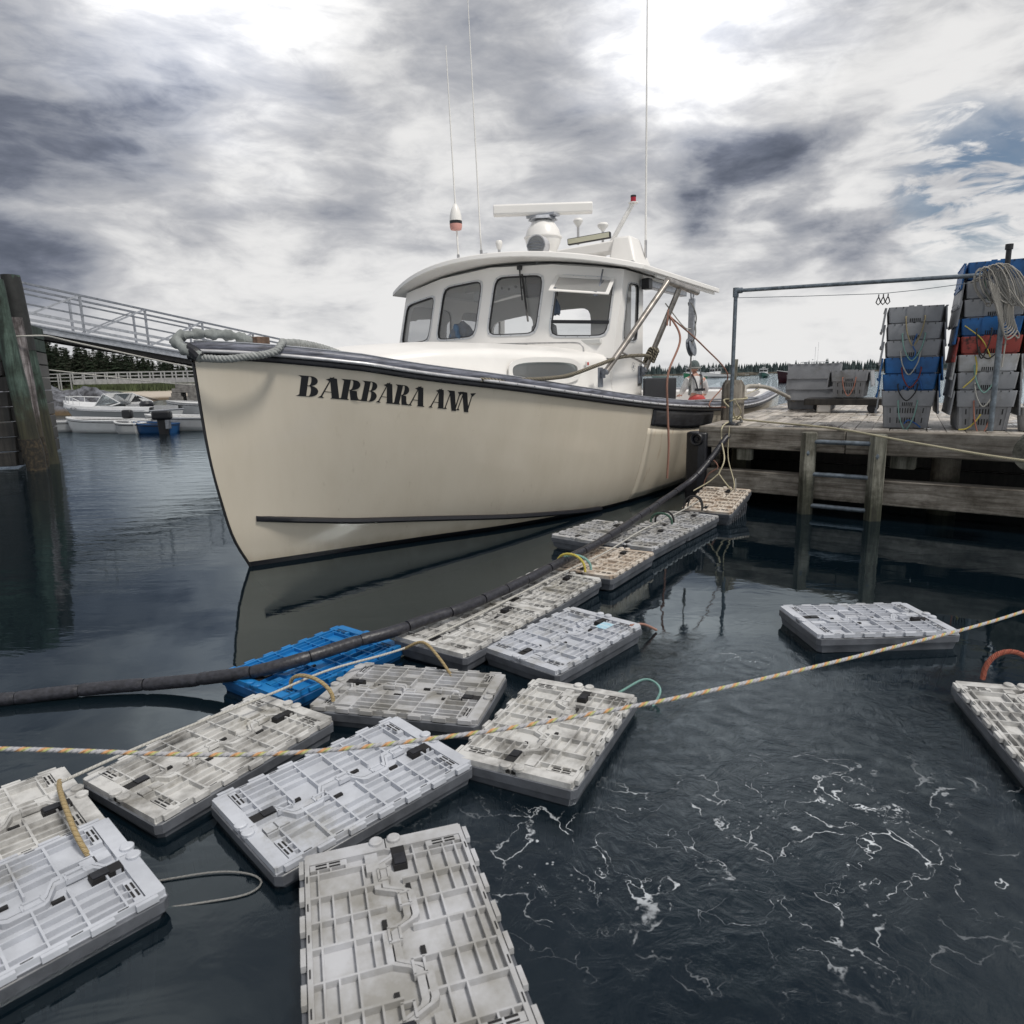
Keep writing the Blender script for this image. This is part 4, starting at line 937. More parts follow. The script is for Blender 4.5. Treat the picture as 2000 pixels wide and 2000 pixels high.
# ------------------------------------------------------------------ lobster crates
CL, CWD = .84, .54
def crate_lid_half(sg):
    """one half of the folding lid, top of the ribs at z = 0; the inner edge follows the interlocking zigzag"""
    X = CL/2; Y = CWD/2; mb = MB()
    def zig(x):
        p = .285; t = ((x+.07) / p) % 1.0; a = .034
        if t < .30: return a
        if t < .42: return a-2*a*(t-.30)/.12
        if t < .72+.08: return -a
        if t < .92: return -a+2*a*(t-.80)/.12
        return a
    def inner(x):
        if abs(x) > X-.055: return 0.0
        return zig(x)
    xs = sorted(set([round(-X+.003+i*(CL-.006)/56, 4) for i in range(57)]))
    for a, b in zip(xs, xs[1:]):
        ya, yb = inner(a)+sg*.0022, inner(b)+sg*.0022; yo = sg*(Y-.012)
        q = [(a, ya), (b, yb), (b, yo), (a, yo)]
        P = [(x, y, -.030) for x, y in q]+[(x, y, -.0205) for x, y in q]
        if sg < 0: P = [P[i] for i in (3, 2, 1, 0, 7, 6, 5, 4)]
        mb.hexa(P)
        # raised band that follows the zigzag
        w_ = .020
        q = [(a, ya), (b, yb), (b, yb+sg*w_), (a, ya+sg*w_)]
        P = [(x, y, -.0203) for x, y in q]+[(x, y, -.001) for x, y in q]
        if sg < 0: P = [P[i] for i in (3, 2, 1, 0, 7, 6, 5, 4)]
        mb.hexa(P)
    def rib(x0, y0, x1, y1, wd=.007, top=0.0):
        d = math.hypot(x1-x0, y1-y0)
        if d < .008: return
        mb.bar((x0, y0, (-.0202+top)/2), (x1, y1, (-.0202+top)/2), wd, .0202+top)
    yo = Y-.018
    rows = [.082, .130, .178, .216]
    cols = [-.315, -.205, -.095, .020, .115, .215, .315]
    for k, x in enumerate(cols): rib(x, sg*.03, x, sg*yo, .006+.002*(k % 2), -.0005)
    for j, y in enumerate(rows):
        for k, (a, b) in enumerate(zip([-.36]+cols, cols+[.36])):
            if (k+2*j+(sg > 0)) % 5 == 3 and j in (0, 2): continue       # a few open cells and the maker's blank
            if sg < 0 and k == 1 and j in (2, 3): continue
            if sg > 0 and k == 6 and j in (1, 2): continue
            rib(a, sg*y, b, sg*y, .0055, -.001)
    # border frame and broad ends
    mb.box((0, sg*(Y-.021), -.010), (CL-.02, .014, .0210))
    for ex in (-1, 1):
        mb.box((ex*(X-.029), sg*(Y/2-.008), -.0102), (.052, Y-.020, .0208))
        mb.box((ex*(X-.072), sg*.185, -.0106), (.026, .11, .0200))
        mb.box((ex*(X-.105), sg*.052, -.0104), (.085, .040, .0198)) if (ex*sg > 0) else None
        # rounded knob by the joint, two on each end
        mb.lathe([(.022, -.002), (.0225, .009), (.018, .0125), (.0, .013)], (ex*(X-.016), sg*.029, 0), 12)
    # hinge tabs on the long edge
    for k in range(7):
        x = -.36+.12*k; mb.box((x, sg*(Y-.004), -.008), (.062, .014, .019))
    # little frames riding on the zigzag band
    for k in range(5):
        x = -.25+.125*k
        if (k % 2 == 0) == (sg > 0):
            y = sg*.020 if sg > 0 else -.020
            for (dx, dy, lx, ly) in ((0, .018, .052, .007), (0, -.012, .052, .007), (-.026, .003, .007, .036), (.026, .003, .007, .036)):
                mb.box((x+dx, y+dy*sg, -.0045), (lx, ly, .0165))
    return mb
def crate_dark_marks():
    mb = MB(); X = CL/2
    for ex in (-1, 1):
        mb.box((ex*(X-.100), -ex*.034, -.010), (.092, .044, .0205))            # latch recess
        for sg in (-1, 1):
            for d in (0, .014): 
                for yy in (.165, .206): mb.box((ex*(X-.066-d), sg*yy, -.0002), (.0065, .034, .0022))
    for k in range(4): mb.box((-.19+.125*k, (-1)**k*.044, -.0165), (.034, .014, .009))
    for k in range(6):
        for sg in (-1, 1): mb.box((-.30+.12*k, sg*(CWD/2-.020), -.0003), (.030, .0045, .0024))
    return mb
def latch_flap():
    mb = MB(); X = CL/2
    mb.box((X-.118, -.034, .0015), (.048, .036, .006))
    return mb
def crate_basket():
    mb = MB()
    def ring(l, wd, z, c=.02):
        x, y = l/2, wd/2; return [(x-c, -y, z), (x, -y+c, z), (x, y-c, z), (x-c, y, z), (-x+c, y, z), (-x, y-c, z), (-x, -y+c, z), (-x+c, -y, z)]
    R_ = [ring(CL, CWD, -.023), ring(CL+.006, CWD+.006, -.026), ring(CL+.004, CWD+.004, -.062), ring(CL-.012, CWD-.012, -.066), ring(CL-.030, CWD-.030, -.112), ring(CL-.07, CWD-.07, -.116), ring(CL-.13, CWD-.12, -.38)]
    base = len(mb.v)
    for r in R_: mb.v += r
    for i in range(len(R_)-1):
        for k in range(8): mb.face([base+i*8+k, base+i*8+(k+1) % 8, base+(i+1)*8+(k+1) % 8, base+(i+1)*8+k])
    mb.face([base+k for k in range(7, -1, -1)]); mb.face([base+(len(R_)-1)*8+k for k in range(8)])
    # corrugations of the lower walls
    def wallpt(side, t, z, out):
        f = (-.146-z)/.234; l = (CL-.07)-f*.06; wd = (CWD-.07)-f*.05
        return (t*l, side*(wd/2+out), z) if abs(side) == 1 else (math.copysign(l/2+out, side), t*wd, z)
    for side in (-1, 1):
        for k in range(8):
            t = -.42+.12*k; mb.bar(wallpt(side, t, -.15, .004), wallpt(side, t, -.375, .004), .030, .010, up=(0, side, 0))
    for side in (-2, 2):
        for t in (-.44, -.26, .26, .44): mb.bar(wallpt(side, t, -.15, .004), wallpt(side, t, -.375, .004), .028, .010, up=(side, 0, 0))
    return mb, wallpt
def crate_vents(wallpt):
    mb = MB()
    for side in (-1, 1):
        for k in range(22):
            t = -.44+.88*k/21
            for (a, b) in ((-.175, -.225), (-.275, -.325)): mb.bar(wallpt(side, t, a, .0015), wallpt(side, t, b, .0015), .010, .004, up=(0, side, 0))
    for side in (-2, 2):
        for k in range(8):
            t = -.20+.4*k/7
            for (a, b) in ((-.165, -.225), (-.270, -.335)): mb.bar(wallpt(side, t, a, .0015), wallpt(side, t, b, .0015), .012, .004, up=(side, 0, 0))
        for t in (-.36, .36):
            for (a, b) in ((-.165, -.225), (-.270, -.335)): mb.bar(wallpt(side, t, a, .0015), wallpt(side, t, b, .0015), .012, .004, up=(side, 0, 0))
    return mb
LIDA, LIDB, MARKS, LATCH = crate_lid_half(1), crate_lid_half(-1), crate_dark_marks(), latch_flap()
BASK, WP_ = crate_basket(); VENT = crate_vents(WP_)
CR_ME = {}
def crate_meshes(key):
    if key not in CR_ME:
        m = MT['crate_'+key]
        CR_ME[key] = (BASK.mesh('basket', MT['crate_wet_shaded_blue'] if key == 'blue' else MT['crate_wet_shaded']), LIDA.mesh('lid_half', m, 25), LIDB.mesh('lid_half', m, 25))
    return CR_ME[key]
ME_MARK = MARKS.mesh('lid_slot', MT['dark']); ME_LATCH = LATCH.mesh('latch', MT['black_rub']); ME_VENT = VENT.mesh('vent_slot', MT['dark'])
def link(name, me, parent, **t):
    o = bpy.data.objects.new(name, me); COL.objects.link(o); o.parent = parent; return tag(o, **t) if t else o
def floating(x, y, ang, key, label, top=.12, tilt=(0, 0), group='lobster crates floating in the harbour'):
    r = empty('lobster_crate', (x, y, top), R(ang), label=label, cat='crate', group=group)
    r.rotation_euler = (R(tilt[0]), R(tilt[1]), R(ang))
    bsk, la, lb = crate_meshes(key)
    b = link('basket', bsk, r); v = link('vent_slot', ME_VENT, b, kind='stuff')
    for me in (la, lb): link('lid_half', me, r)
    mk = link('lid_slot', ME_MARK, r, kind='stuff'); link('latch', ME_LATCH, r); l2 = link('latch', ME_LATCH, r); l2.rotation_euler = (0, 0, math.pi)
    return r
CRS = [
 (-0.660, 2.391, 44.5, 'pale', 'clean pale bluish grey crate in the foreground, left of the end-on dirty crate', .09, (1, -1)),
 (0.159, 2.796, 63.5, 'dirty', 'dirty grey crate pointing end-on at the viewer, beside the foaming open water', .09, (-1, 1)),
 (-0.517, 3.164, 166.0, 'grey', 'grey floating crate lying crosswise below the blue crate', .09, (1, .5)),
 (-1.280, 2.662, 57.0, 'dirty', 'dirt-stained grey crate with a tan rope loop over its far end', .09, (-1, -1)),
 (0.297, 3.789, 48.0, 'pale', 'pale floating crate with a faded blue label, beside the row under the black hose', .11, (0, -1)),
 (2.150, 3.973, 2.0, 'pale', 'lone whitish crate floating by itself in the open water before the pier', .11, (-.5, .5)),
 (-1.106, 3.584, 55.5, 'blue', 'bright blue crate floating under the black hose', .09, (1.5, 0)),
 (-.255, 3.98, 55.5, 'dirty', 'grey crate of the roped row, next to the bright blue crate', .13, (0, 0)),
 (.205, 4.69, 56.5, 'dirty', 'grey crate of the roped row with a yellow and green rope hoop', .12, (.5, -.5)),
 (.745, 5.40, 56.5, 'muddy', 'brown-stained crate of the roped row, in the middle of the row', .12, (-1, 0)),
 (1.235, 6.22, 55.0, 'grey', 'grey crate of the roped row with a dark green rope loop at its far end', .12, (0, .5)),
 (.83, 6.46, 52.0, 'grey', 'grey crate tucked against the far side of the row behind the black hose', .13, (.5, 0)),
 (1.73, 6.90, 54.0, 'grey', 'grey crate of the roped row touching the muddy hauled-up crate', .12, (0, 0)),
 (-1.946, 2.058, 46.8, 'dirty', 'grimy crate cut by the left edge of the picture, tan rope at its corner', .09, (0, 1)),
 (-1.556, 1.700, 47.3, 'pale', 'pale grey crate in the lower left corner, overlapping the grimy one', .09, (1, 0)),
 (2.304, 2.662, 75.2, 'dirty', 'grey crate at the lower right with an orange rope hoop', .09, (0, 0)),
]
g0 = gz_b = None
for c in CRS: floating(c[0], c[1], c[2], c[3], c[4], c[5], c[6])
floating(-.325, 1.63, 107.4, 'grey', 'nearest grey crate, lying end-on at the bottom of the picture', .10, (0, .5))
r1 = floating(2.31, 7.55, 57.0, 'muddy', 'white-stained muddy crate hauled half out of the water on ropes at the pier corner', .215, (0, -9))
# label sticker on one lid
st_ = MB(); st_.box((.26, -.10, .0008), (.10, .075, .001)); so3 = st_.build('shipping_label', mat('faded_blue_label', (.22, .48, .62), .5, noise_s=40, col2=(.5, .6, .66)), None)
so3.location = (.297, 3.79, .1108); so3.rotation_euler = (0, R(-1), R(48)); tag(so3, label='faded pale blue label stuck on the lid of a floating crate', cat='label')

# ------------------------------------------------------------------ pier
E1 = Vector((math.cos(R(-39)), math.sin(R(-39)), 0)); E2 = Vector((math.cos(R(60)), math.sin(R(60)), 0)); PC = Vector((2.34, 8.58, 0)); DZ = .95
def PP(a, c, z=DZ): return PC+E1*a+E2*c+Vector((0, 0, z))
FN = Vector((E1.y, -E1.x, 0))                # out of the pier's front
if FN.y > 0: FN = -FN
MT['deckwood'] = wood('weathered_deck_boards', (.50, .46, .41), (.30, .265, .225), 'X', .8, .62)
MT['beamwood'] = wood('weathered_beam', (.37, .345, .305), (.15, .132, .11), 'X', .8, tide=(-.02, .22))
MT['postwood'] = wood('weathered_post', (.31, .305, .265), (.13, .13, .105), 'Z', .8, tide=(.05, .55))
MT['pilewood'] = wood('old_piling', (.24, .22, .18), (.12, .105, .085), 'Z', .6, tide=(.2, .6))
MT['greenpile'] = wood('green_treated_piling', (.085, .13, .108), (.022, .038, .031), 'Z', .5, green=(.26, .30, .26), tide=(1.0, 1.65, (.05, .045, .022)))
MT['blackpile'] = wood('tarred_wet_timber', (.042, .037, .032), (.018, .016, .014), 'Z', .6, .5)
PIER = empty('pier', PP(0, 0, 0), 0, label='weathered wooden pier with plank deck standing on timber beams and pilings', cat='pier')
def local(parent_loc, p): return Vector(p)-Vector(parent_loc)
def beam(name, a, b, wd, h, m, parent=None, bevel=.012, org=None, **t):
    """timber between two world points; its own x axis runs along it so the grain follows"""
    a, b = Vector(a), Vector(b); d = b-a; ln = d.length; mb = MB(); n = max(2, int(ln/.35))
    vert = abs(d.z) > .8*ln
    if vert: mb.box((0, 0, 0), (wd, h, ln))
    else: mb.box((0, 0, 0), (ln, wd, h))
    o = mb.build(name, m, parent, bevel=bevel, smooth=30)
    c = (a+b)/2
    if vert: rot = d.to_track_quat('Z', 'X').to_euler()
    else: rot = d.to_track_quat('X', 'Z').to_euler()
    o.location = c-(parent.matrix_basis.translation if parent else Vector((0, 0, 0))); o.rotation_euler = rot
    return tag(o, **t) if t else o
PW, PD = 6.6, 7.2
rnd = random.Random(3)
# deck boards, each its own; they run from the front back along the side
bw = .178*math.sin(R(99))
nb = int(PW/.178)
board_me = {}
for i in range(nb):
    a0 = .006+i*.178; p0 = PP(a0, .10, 0)-PIER.location; 
    k = i % 5
    if k not in board_me:
        mb = MB(); Lb = PD; x_ = E1*.171; nseg = 10; r2 = random.Random(50+k)
        side = E1*.171
        Pb = []
        for j in range(nseg+1):
            c = E2*(Lb*j/nseg); w0 = E1*(r2.uniform(-.002, .002)); zt_ = DZ+r2.uniform(-.004, .001)
            Pb.append([c+w0+Vector((0, 0, DZ-.045)), c+side+w0+Vector((0, 0, DZ-.045)), c+side+w0+Vector((0, 0, zt_-.004)), c+side*.95+w0+Vector((0, 0, zt_)), c+side*.05+w0+Vector((0, 0, zt_)), c+w0+Vector((0, 0, zt_-.004))])
        base = 0
        for r in Pb: mb.v += [tuple(q) for q in r]
        for j in range(nseg):
            for q in range(6): q2 = (q+1) % 6; mb.face([j*6+q, j*6+q2, (j+1)*6+q2, (j+1)*6+q])
        mb.face(range(5, -1, -1)); mb.face([nseg*6+q for q in range(6)])
        board_me[k] = mb
# deck material: planks with wet pools, laid in world space
def deck_material():
    m = wood('weathered_deck_wet', (.60, .56, .51), (.40, .365, .32), 'X', .8, .6); t = m.node_tree; b = t.nodes['Principled BSDF']; ln = t.links.new
    # turn grain along the boards
    mp = [n for n in t.nodes if n.type == 'MAPPING'][0]; c = [n for n in t.nodes if n.type == 'TEX_COORD'][0]
    rot = t.nodes.new('ShaderNodeMapping'); rot.inputs['Rotation'].default_value = (0, 0, R(-60)); 
    ad = [n for n in t.nodes if n.type == 'VECT_MATH'][0]; ln(c.outputs['Object'], rot.inputs[0]); ln(rot.outputs[0], ad.inputs[0])
    g = t.nodes.new('ShaderNodeNewGeometry'); n = t.nodes.new('ShaderNodeTexNoise'); n.inputs['Scale'].default_value = 1.15; n.inputs['Detail'].default_value = 6; n.inputs['Roughness'].default_value = .62; ln(g.outputs['Position'], n.inputs['Vector'])
    r = t.nodes.new('ShaderNodeMapRange'); r.interpolation_type = 'SMOOTHSTEP'; r.inputs[1].default_value = .56; r.inputs[2].default_value = .60; ln(n.outputs['Fac'], r.inputs[0])
    hs = [q for q in t.nodes if q.type == 'HUE_SAT'][0]
    mx_ = t.nodes.new('ShaderNodeMix'); mx_.data_type = 'RGBA'; mx_.blend_type = 'MULTIPLY'; ln(r.outputs[0], mx_.inputs[0]); ln(hs.outputs[0], mx_.inputs[6]); mx_.inputs[7].default_value = (.28, .25, .23, 1)
    ln(mx_.outputs[2], b.inputs['Base Color'])
    r3 = t.nodes.new('ShaderNodeMapRange'); ln(r.outputs[0], r3.inputs[0]); r3.inputs[3].default_value = .52; r3.inputs[4].default_value = .10; ln(r3.outputs[0], b.inputs['Roughness'])
    return m
MT['deck'] = deck_material()
bm_cache = {k: v.mesh('deck_board', MT['deck'], 30) for k, v in board_me.items()}
for i in range(nb):
    o = bpy.data.objects.new('deck_board', bm_cache[i % 5]); COL.objects.link(o); o.parent = PIER
    o.location = PP(.006+i*.178, .0, 0)-PIER.location-FN*.0+E2*(.215+rnd.uniform(-.004, .004))+Vector((0, 0, rnd.uniform(-.003, .002)))
# front timbers (face at a-axis), inner timbers, side stringer
def pb(a0, a1, z0, z1, off, name, m=None):
    d = FN*off; return beam(name, PP(a0, 0, (z0+z1)/2)+d, PP(a1, 0, (z0+z1)/2)+d, .19, z1-z0, m or MT['beamwood'], PIER)
pb(0.02, 1.72, .70, .958, -.10, 'front_timber'); pb(1.725, PW, .695, .952, -.10, 'front_timber')
pb(.10, 1.26, .175, .435, -.10, 'front_timber'); pb(1.265, PW, .16, .43, -.10, 'front_timber')
pb(.05, PW, .70, .90, -1.1, 'inner_timber', MT['blackpile'])
for c in (2.6, 4.4, 6.2):
    beam('joist', PP(0, c, .80), PP(PW, c, .80), .16, .20, MT['blackpile'], PIER)
beam('side_timber', PP(.10, .30, .80), PP(.10, PD, .80), .18, .22, MT['beamwood'], PIER)
beam('side_timber', PP(.10, .30, .32), PP(.10, PD, .32), .16, .22, MT['blackpile'], PIER)
def piling(a, c, z1, r, m, name='piling', parent=PIER, z0=-.55, lean=(0, 0)):
    base = PP(a, c, 0); mb = MB(); n = 14; rr_ = random.Random(int(a*100+c*10)); prof = []
    rows = 8; cvs = []
    for i in range(rows+1):
        z = z0+(z1-z0)*i/rows
        for k in range(n):
            q = r*(1+.05*noise.noise(Vector((k*.9, z*1.5, a)))); an = 2*math.pi*k/n
            mb.v.append((q*math.cos(an)+lean[0]*(z-z0), q*math.sin(an)+lean[1]*(z-z0), z))
    for i in range(rows):
        for k in range(n): k2 = (k+1) % n; mb.face([i*n+k, i*n+k2, (i+1)*n+k2, (i+1)*n+k])
    mb.face([rows*n+k for k in range(n)]); mb.face([k for k in range(n-1, -1, -1)])
    o = mb.build(name, m, parent, smooth=50); o.location = base-(PIER.location if parent == PIER else Vector((0, 0, 0))); return o
for (a, c, r, mk) in ((.46, .55, .12, 'greenpile'), (2.72, .75, .14, 'pilewood'), (5.2, .6, .15, 'blackpile'), (.4, 3.4, .13, 'blackpile'), (2.6, 3.6, .13, 'blackpile'), (4.4, 2.9, .14, 'blackpile'), (.4, 6.6, .13, 'blackpile'), (5.0, 5.0, .14, 'blackpile'), (1.6, 5.2, .12, 'blackpile')):
    piling(a, c, .70, r, MT[mk])
for k in range(4):  # planks added to block light and keep the space under the deck black
    z = .02+.20*k
    beam('crib_or_blocker_plank', PP(.12, 2.2, z), PP(2.72, 2.2, z), .10, .195, MT['blackpile'], PIER); beam('crib_or_blocker_plank', PP(2.92, 2.2, z), PP(PW, 2.2, z), .10, .195, MT['blackpile'], PIER)
    beam('crib_or_blocker_plank', PP(.14, .9, z), PP(.14, 2.2, z), .10, .195, MT['blackpile'], PIER)
beam('crib_post', PP(2.785, 2.3, -.5), PP(2.785, 2.3, .7), .03, .03, MT['blackpile'], PIER); beam('crib_or_blocker_plank', PP(2.6, 2.35, .43), PP(3.0, 2.35, .43), .05, .05, MT['blackpile'], PIER)
beam('hanging_block', PP(2.18, .25, .62), PP(2.42, .25, .62), .12, .16, MT['postwood'], PIER)
beam('hanging_block', PP(.50, .14, .62), PP(.68, .14, .62), .10, .14, MT['postwood'], PIER)
# big round bollard log at the right, lying on the edge
lg = MB(); lg.lathe([(.0, -.001), (.16, 0), (.175, .02), (.175, .5)], (0, 0, 0), 20); 
o = lg.build('log_end', MT['postwood'], PIER, smooth=50); o.rotation_euler = (R(90), 0, R(-39)); o.location = PP(3.42, .0, .86)+FN*.16-PIER.location
# mooring pile standing through the deck
mp_ = MB(); rad = .155
poly = [(rad*math.cos(R(22.5+45*k)), rad*math.sin(R(22.5+45*k))) for k in range(8)]
P = [[(x*s_, y*s_, z) for x, y in poly] for s_, z in ((1, -.55), (1, 1.42), (.72, 1.50))]
for r in P: mp_.v += r
for i in range(2):
    for k in range(8): k2 = (k+1) % 8; mp_.face([i*8+k, i*8+k2, (i+1)*8+k2, (i+1)*8+k])
mp_.face([16+k for k in range(8)]); mp_.face([7-k for k in range(8)])
PILE = mp_.build('mooring_pile', wood('mooring_pile_wood', (.25, .23, .20), (.13, .115, .095), 'Z', .7), None, smooth=30); PILE.location = (3.14, 9.72, 0)
tag(PILE, 'square-topped wooden mooring pile rising through the deck near the pier corner', 'pile')
stk = MB(); stk.box((0, 0, 0), (.05, .02, .34)); o = stk.build('wooden_stake', MT['postwood'], None, bevel=.004); o.location = (3.33, 10.25, 1.62); o.rotation_euler = (R(3), R(2), 0); tag(o, 'thin pale wooden stake sticking up behind the mooring pile', 'stake')
stk = MB(); stk.box((3.33, 10.25, 1.2), (.04, .02, .54)); 
o.data = (lambda mb: mb.mesh('wooden_stake', MT['postwood']))(MB().box((0, 0, -.35), (.055, .025, 1.05)))
# ladder
LAD = empty('ladder', PP(1.7, 0, 0)+FN*.10, 0, label='wooden ladder with pipe rungs fixed to the front of the pier', cat='ladder')
def lp(a, z, off): return PP(a, 0, z)+FN*off
for a in (1.36, 2.06): beam('ladder_post', lp(a, -.5, .065), lp(a, .93, .065), .135, .125, MT['postwood'], LAD)
for z in (.825, .46, .10): rb = MB(); rb.cyl(lp(1.36, z, .065)-LAD.location, lp(2.06, z, .065)-LAD.location, .026, 12); rb.build('rung', MT['galv'], LAD)
for a in (1.36, 2.06):
    rb = MB(); Mq = FN.to_track_quat('Z', 'Y').to_matrix().to_4x4(); rb.lathe([(.034, 0), (.034, .006), (.018, .012), (.0, .016)], lp(a, .70, .128)-LAD.location, 12, M4=Mq); rb.build('bolt_head', MT['galv'], LAD)
# black rubber corner fender
FE = MB(); FE.prism([(-.10, -.10), (.07, -.13), (.16, -.08), (.16, .10), (-.06, .16), (-.14, .06)], -.5, .88); fo = FE.build('corner_fender', MT['black_rub'], None, bevel=.02); fo.location = PP(-.01, .05, 0); fo.rotation_euler = (0, 0, R(-39)); tag(fo, 'black rubber fender post standing at the pier corner', 'fender')
fr2 = MB(); Mq = FN.to_track_quat('Z', 'Y').to_matrix().to_4x4()
fr2.lathe([(.05, -.02), (.075, -.02), (.083, .0), (.083, .03), (.072, .042), (.052, .038), (.042, .0), (.025, .0), (.02, .015), (0, .015)], (0, 0, 0), 22, M4=Mq)
o = fr2.build('end_ring', MT['black_rub'], fo, smooth=50); o.matrix_parent_inverse = Matrix.Identity(4); o.location = Vector((.06, -.13, .80)); o.rotation_euler = (0, 0, R(39))
# pipe frame standing on the pier: near post, far post, cross pipe, line with hooks
p1 = Vector((2.80, 8.72, .95)); 
pz = MB(); pz.cyl((0, 0, 0), (-.0, 0, 1.65), .024, 12); FRM = pz.build('pipe_frame', MT['galv'], None); FRM.location = p1; tag(FRM, 'galvanised pipe frame over the pier front with a long cross pipe', 'pipe frame')
p2 = Vector((4.90, 6.98, .96)); l1 = p1
def rel(v): return Vector(v)-p1
pz = MB(); pz.cyl(rel(p2), rel((4.885, 6.98, 2.40)), .026, 12); pz.build('far_post', MT['galv'], FRM)
pz = MB(); pz.cyl(rel((4.885, 6.98, 2.39)), rel((4.88, 6.98, 2.75)), .024, 12); pz.lathe([(.034, 0), (.034, .05), (0, .05)], rel((4.88, 6.98, 2.72)), 12); pz.build('dark_sleeve', MT['black_rub'], FRM)
pz = MB(); pz.cyl(rel((2.80, 8.72, 2.585)), rel((4.875, 7.02, 2.50)), .022, 12); pz.build('cross_pipe', MT['galv'], FRM)
pz = MB(); pz.cyl((0, 0, 1.56), (0, 0, 1.67), .036, 12); pz.cyl(rel((2.80, 8.72, 2.585)), rel((2.86, 8.67, 2.583)), .034, 12); pz.build('pipe_elbow', MT['galv'], FRM)
pz = MB(); pz.lathe([(.10, 0), (.10, .012), (.05, .03), (.034, .035)], (0, 0, 0), 16); pz.build('post_flange', MT['black_rub'], FRM)
wr = MB(); wr.tube([(2.80, 8.70, 2.50), (3.4, 8.2, 2.45), (4.05, 7.66, 2.405), (4.3, 7.42, 2.41), (4.62, 7.10, 2.43)], .0035, 5); o = wr.build('wire', MT['galv'], None); tag(o, 'thin wire strung below the cross pipe', 'wire')
for k in range(3):
    hk = MB(); c = Vector((4.02+.035*k, 7.69-.029*k, 2.40)); hk.tube([c, c+Vector((.0, 0, -.03)), c+Vector((.012, 0, -.05)), c+Vector((.024, 0, -.085)), c+Vector((.0, 0, -.11)), c+Vector((-.024, 0, -.085)), c+Vector((-.012, 0, -.05)), c+Vector((0, 0, -.03))], .006, 6)
    tag(hk.build('hook', MT['black'], None), 'black open hook, one of three side by side on the wire', 'hook', 'three black hooks on the wire')

# ------------------------------------------------------------------ stacked crates on the pier
def stack_parts():
    rim = MB()
    def ring(l, wd, z, c=.012):
        x, y = l/2, wd/2; return [(x-c, -y, z), (x, -y+c, z), (x, y-c, z), (x-c, y, z), (-x+c, y, z), (-x, y-c, z), (-x, -y+c, z), (-x+c, -y, z)]
    def loft(mb, R_):
        base = len(mb.v)
        for r in R_: mb.v += r
        for i in range(len(R_)-1):
            for k in range(8): mb.face([base+i*8+k, base+i*8+(k+1) % 8, base+(i+1)*8+(k+1) % 8, base+(i+1)*8+k])
        mb.face([base+k for k in range(7, -1, -1)]); mb.face([base+(len(R_)-1)*8+k for k in range(8)])
    loft(rim, [ring(CL, CWD-.02, .0), ring(CL+.002, CWD-.018, -.004), ring(CL-.028, CWD-.048, -.165), ring(CL-.06, CWD-.08, -.168)])
    for t in (-.085, .085):            # seams on the end faces
        for s_ in (-1, 1): rim.bar((s_*(CL/2+.001), t, -.005), (s_*(CL/2-.013), t, -.160), .004, .006, up=(1, 0, 0))
    for t in (-.045, .03):             # little lugs over the centre
        for s_ in (-1, 1): rim.box((s_*(CL/2-.01), t, .004), (.02, .05, .014))
    bk = MB(); loft(bk, [ring(CL-.07, CWD-.09, -.169), ring(CL-.13, CWD-.13, -.41)])
    def wp(side, t, z, out):
        f = (-.169-z)/.241; l = (CL-.07)-f*.06; wd = (CWD-.09)-f*.04
        return (t*l, side*(wd/2+out), z) if abs(side) == 1 else (math.copysign(l/2+out, side), t*wd, z)
    for side in (-2, 2):
        for t in (-.47, -.25, .25, .47): bk.bar(wp(side, t, -.17, .005), wp(side, t, -.405, .005), .030, .012, up=(side, 0, 0))
    for side in (-1, 1):
        for k in range(8): bk.bar(wp(side, -.45+.128*k, -.17, .005), wp(side, -.45+.128*k, -.405, .005), .030, .012, up=(0, side, 0))
    vt = MB()
    for side in (-2, 2):
        for k in range(8):
            t = -.20+.4*k/7
            for (a, b) in ((-.190, -.245), (-.295, -.355)): vt.bar(wp(side, t, a, .002), wp(side, t, b, .002), .009, .005, up=(side, 0, 0))
        for t in (-.36, .36):
            for (a, b) in ((-.190, -.245), (-.295, -.355)): vt.bar(wp(side, t, a, .002), wp(side, t, b, .002), .009, .005, up=(side, 0, 0))
    nt_ = MB()
    for s_ in (-1, 1):
        for t in (-.19, -.12, .12, .19): nt_.box((s_*(CL/2), t, -.008), (.006, .007, .016))
        for k in range(6): nt_.bar((s_*(CL/2-.012), -.045+.018*k, -.125), (s_*(CL/2-.016), -.045+.018*k, -.163), .010, .006, up=(1, 0, 0))
    fl = MB(); fl.box((0, 0, -.125), (CL-.02, .014, .25))
    for k in range(7): fl.box((-.36+.12*k, .006, -.002), (.06, .02, .012))
    for k in (-1, 1): fl.box((.30*k, .010, -.232), (.05, .014, .024))
    return rim, bk, vt, nt_, fl
RIM, BK_, VT_, NT_, FL_ = stack_parts(); SM = {}
ME_VT = VT_.mesh('vent_slot', MT['dark']); ME_NT = NT_.mesh('rim_slot', MT['dark'])
def loop_rope(parent, y0, y1, drop, m, x=CL/2, zt_=-.125, r=.0065, sway=0):
    pts = [(x-.01, y0, zt_+.02), (x+.02, y0-.005, zt_), (x+.03, y0+(y1-y0)*.12+sway*.3, zt_-drop*.55), (x+.03, (y0+y1)/2+sway, zt_-drop), (x+.03, y1-(y1-y0)*.12+sway*.3, zt_-drop*.55), (x+.02, y1+.005, zt_), (x-.01, y1, zt_+.02)]
    mb = MB(); mb.tube(spline(pts, 6), r, 7); return mb.build('handle_rope', m, parent)
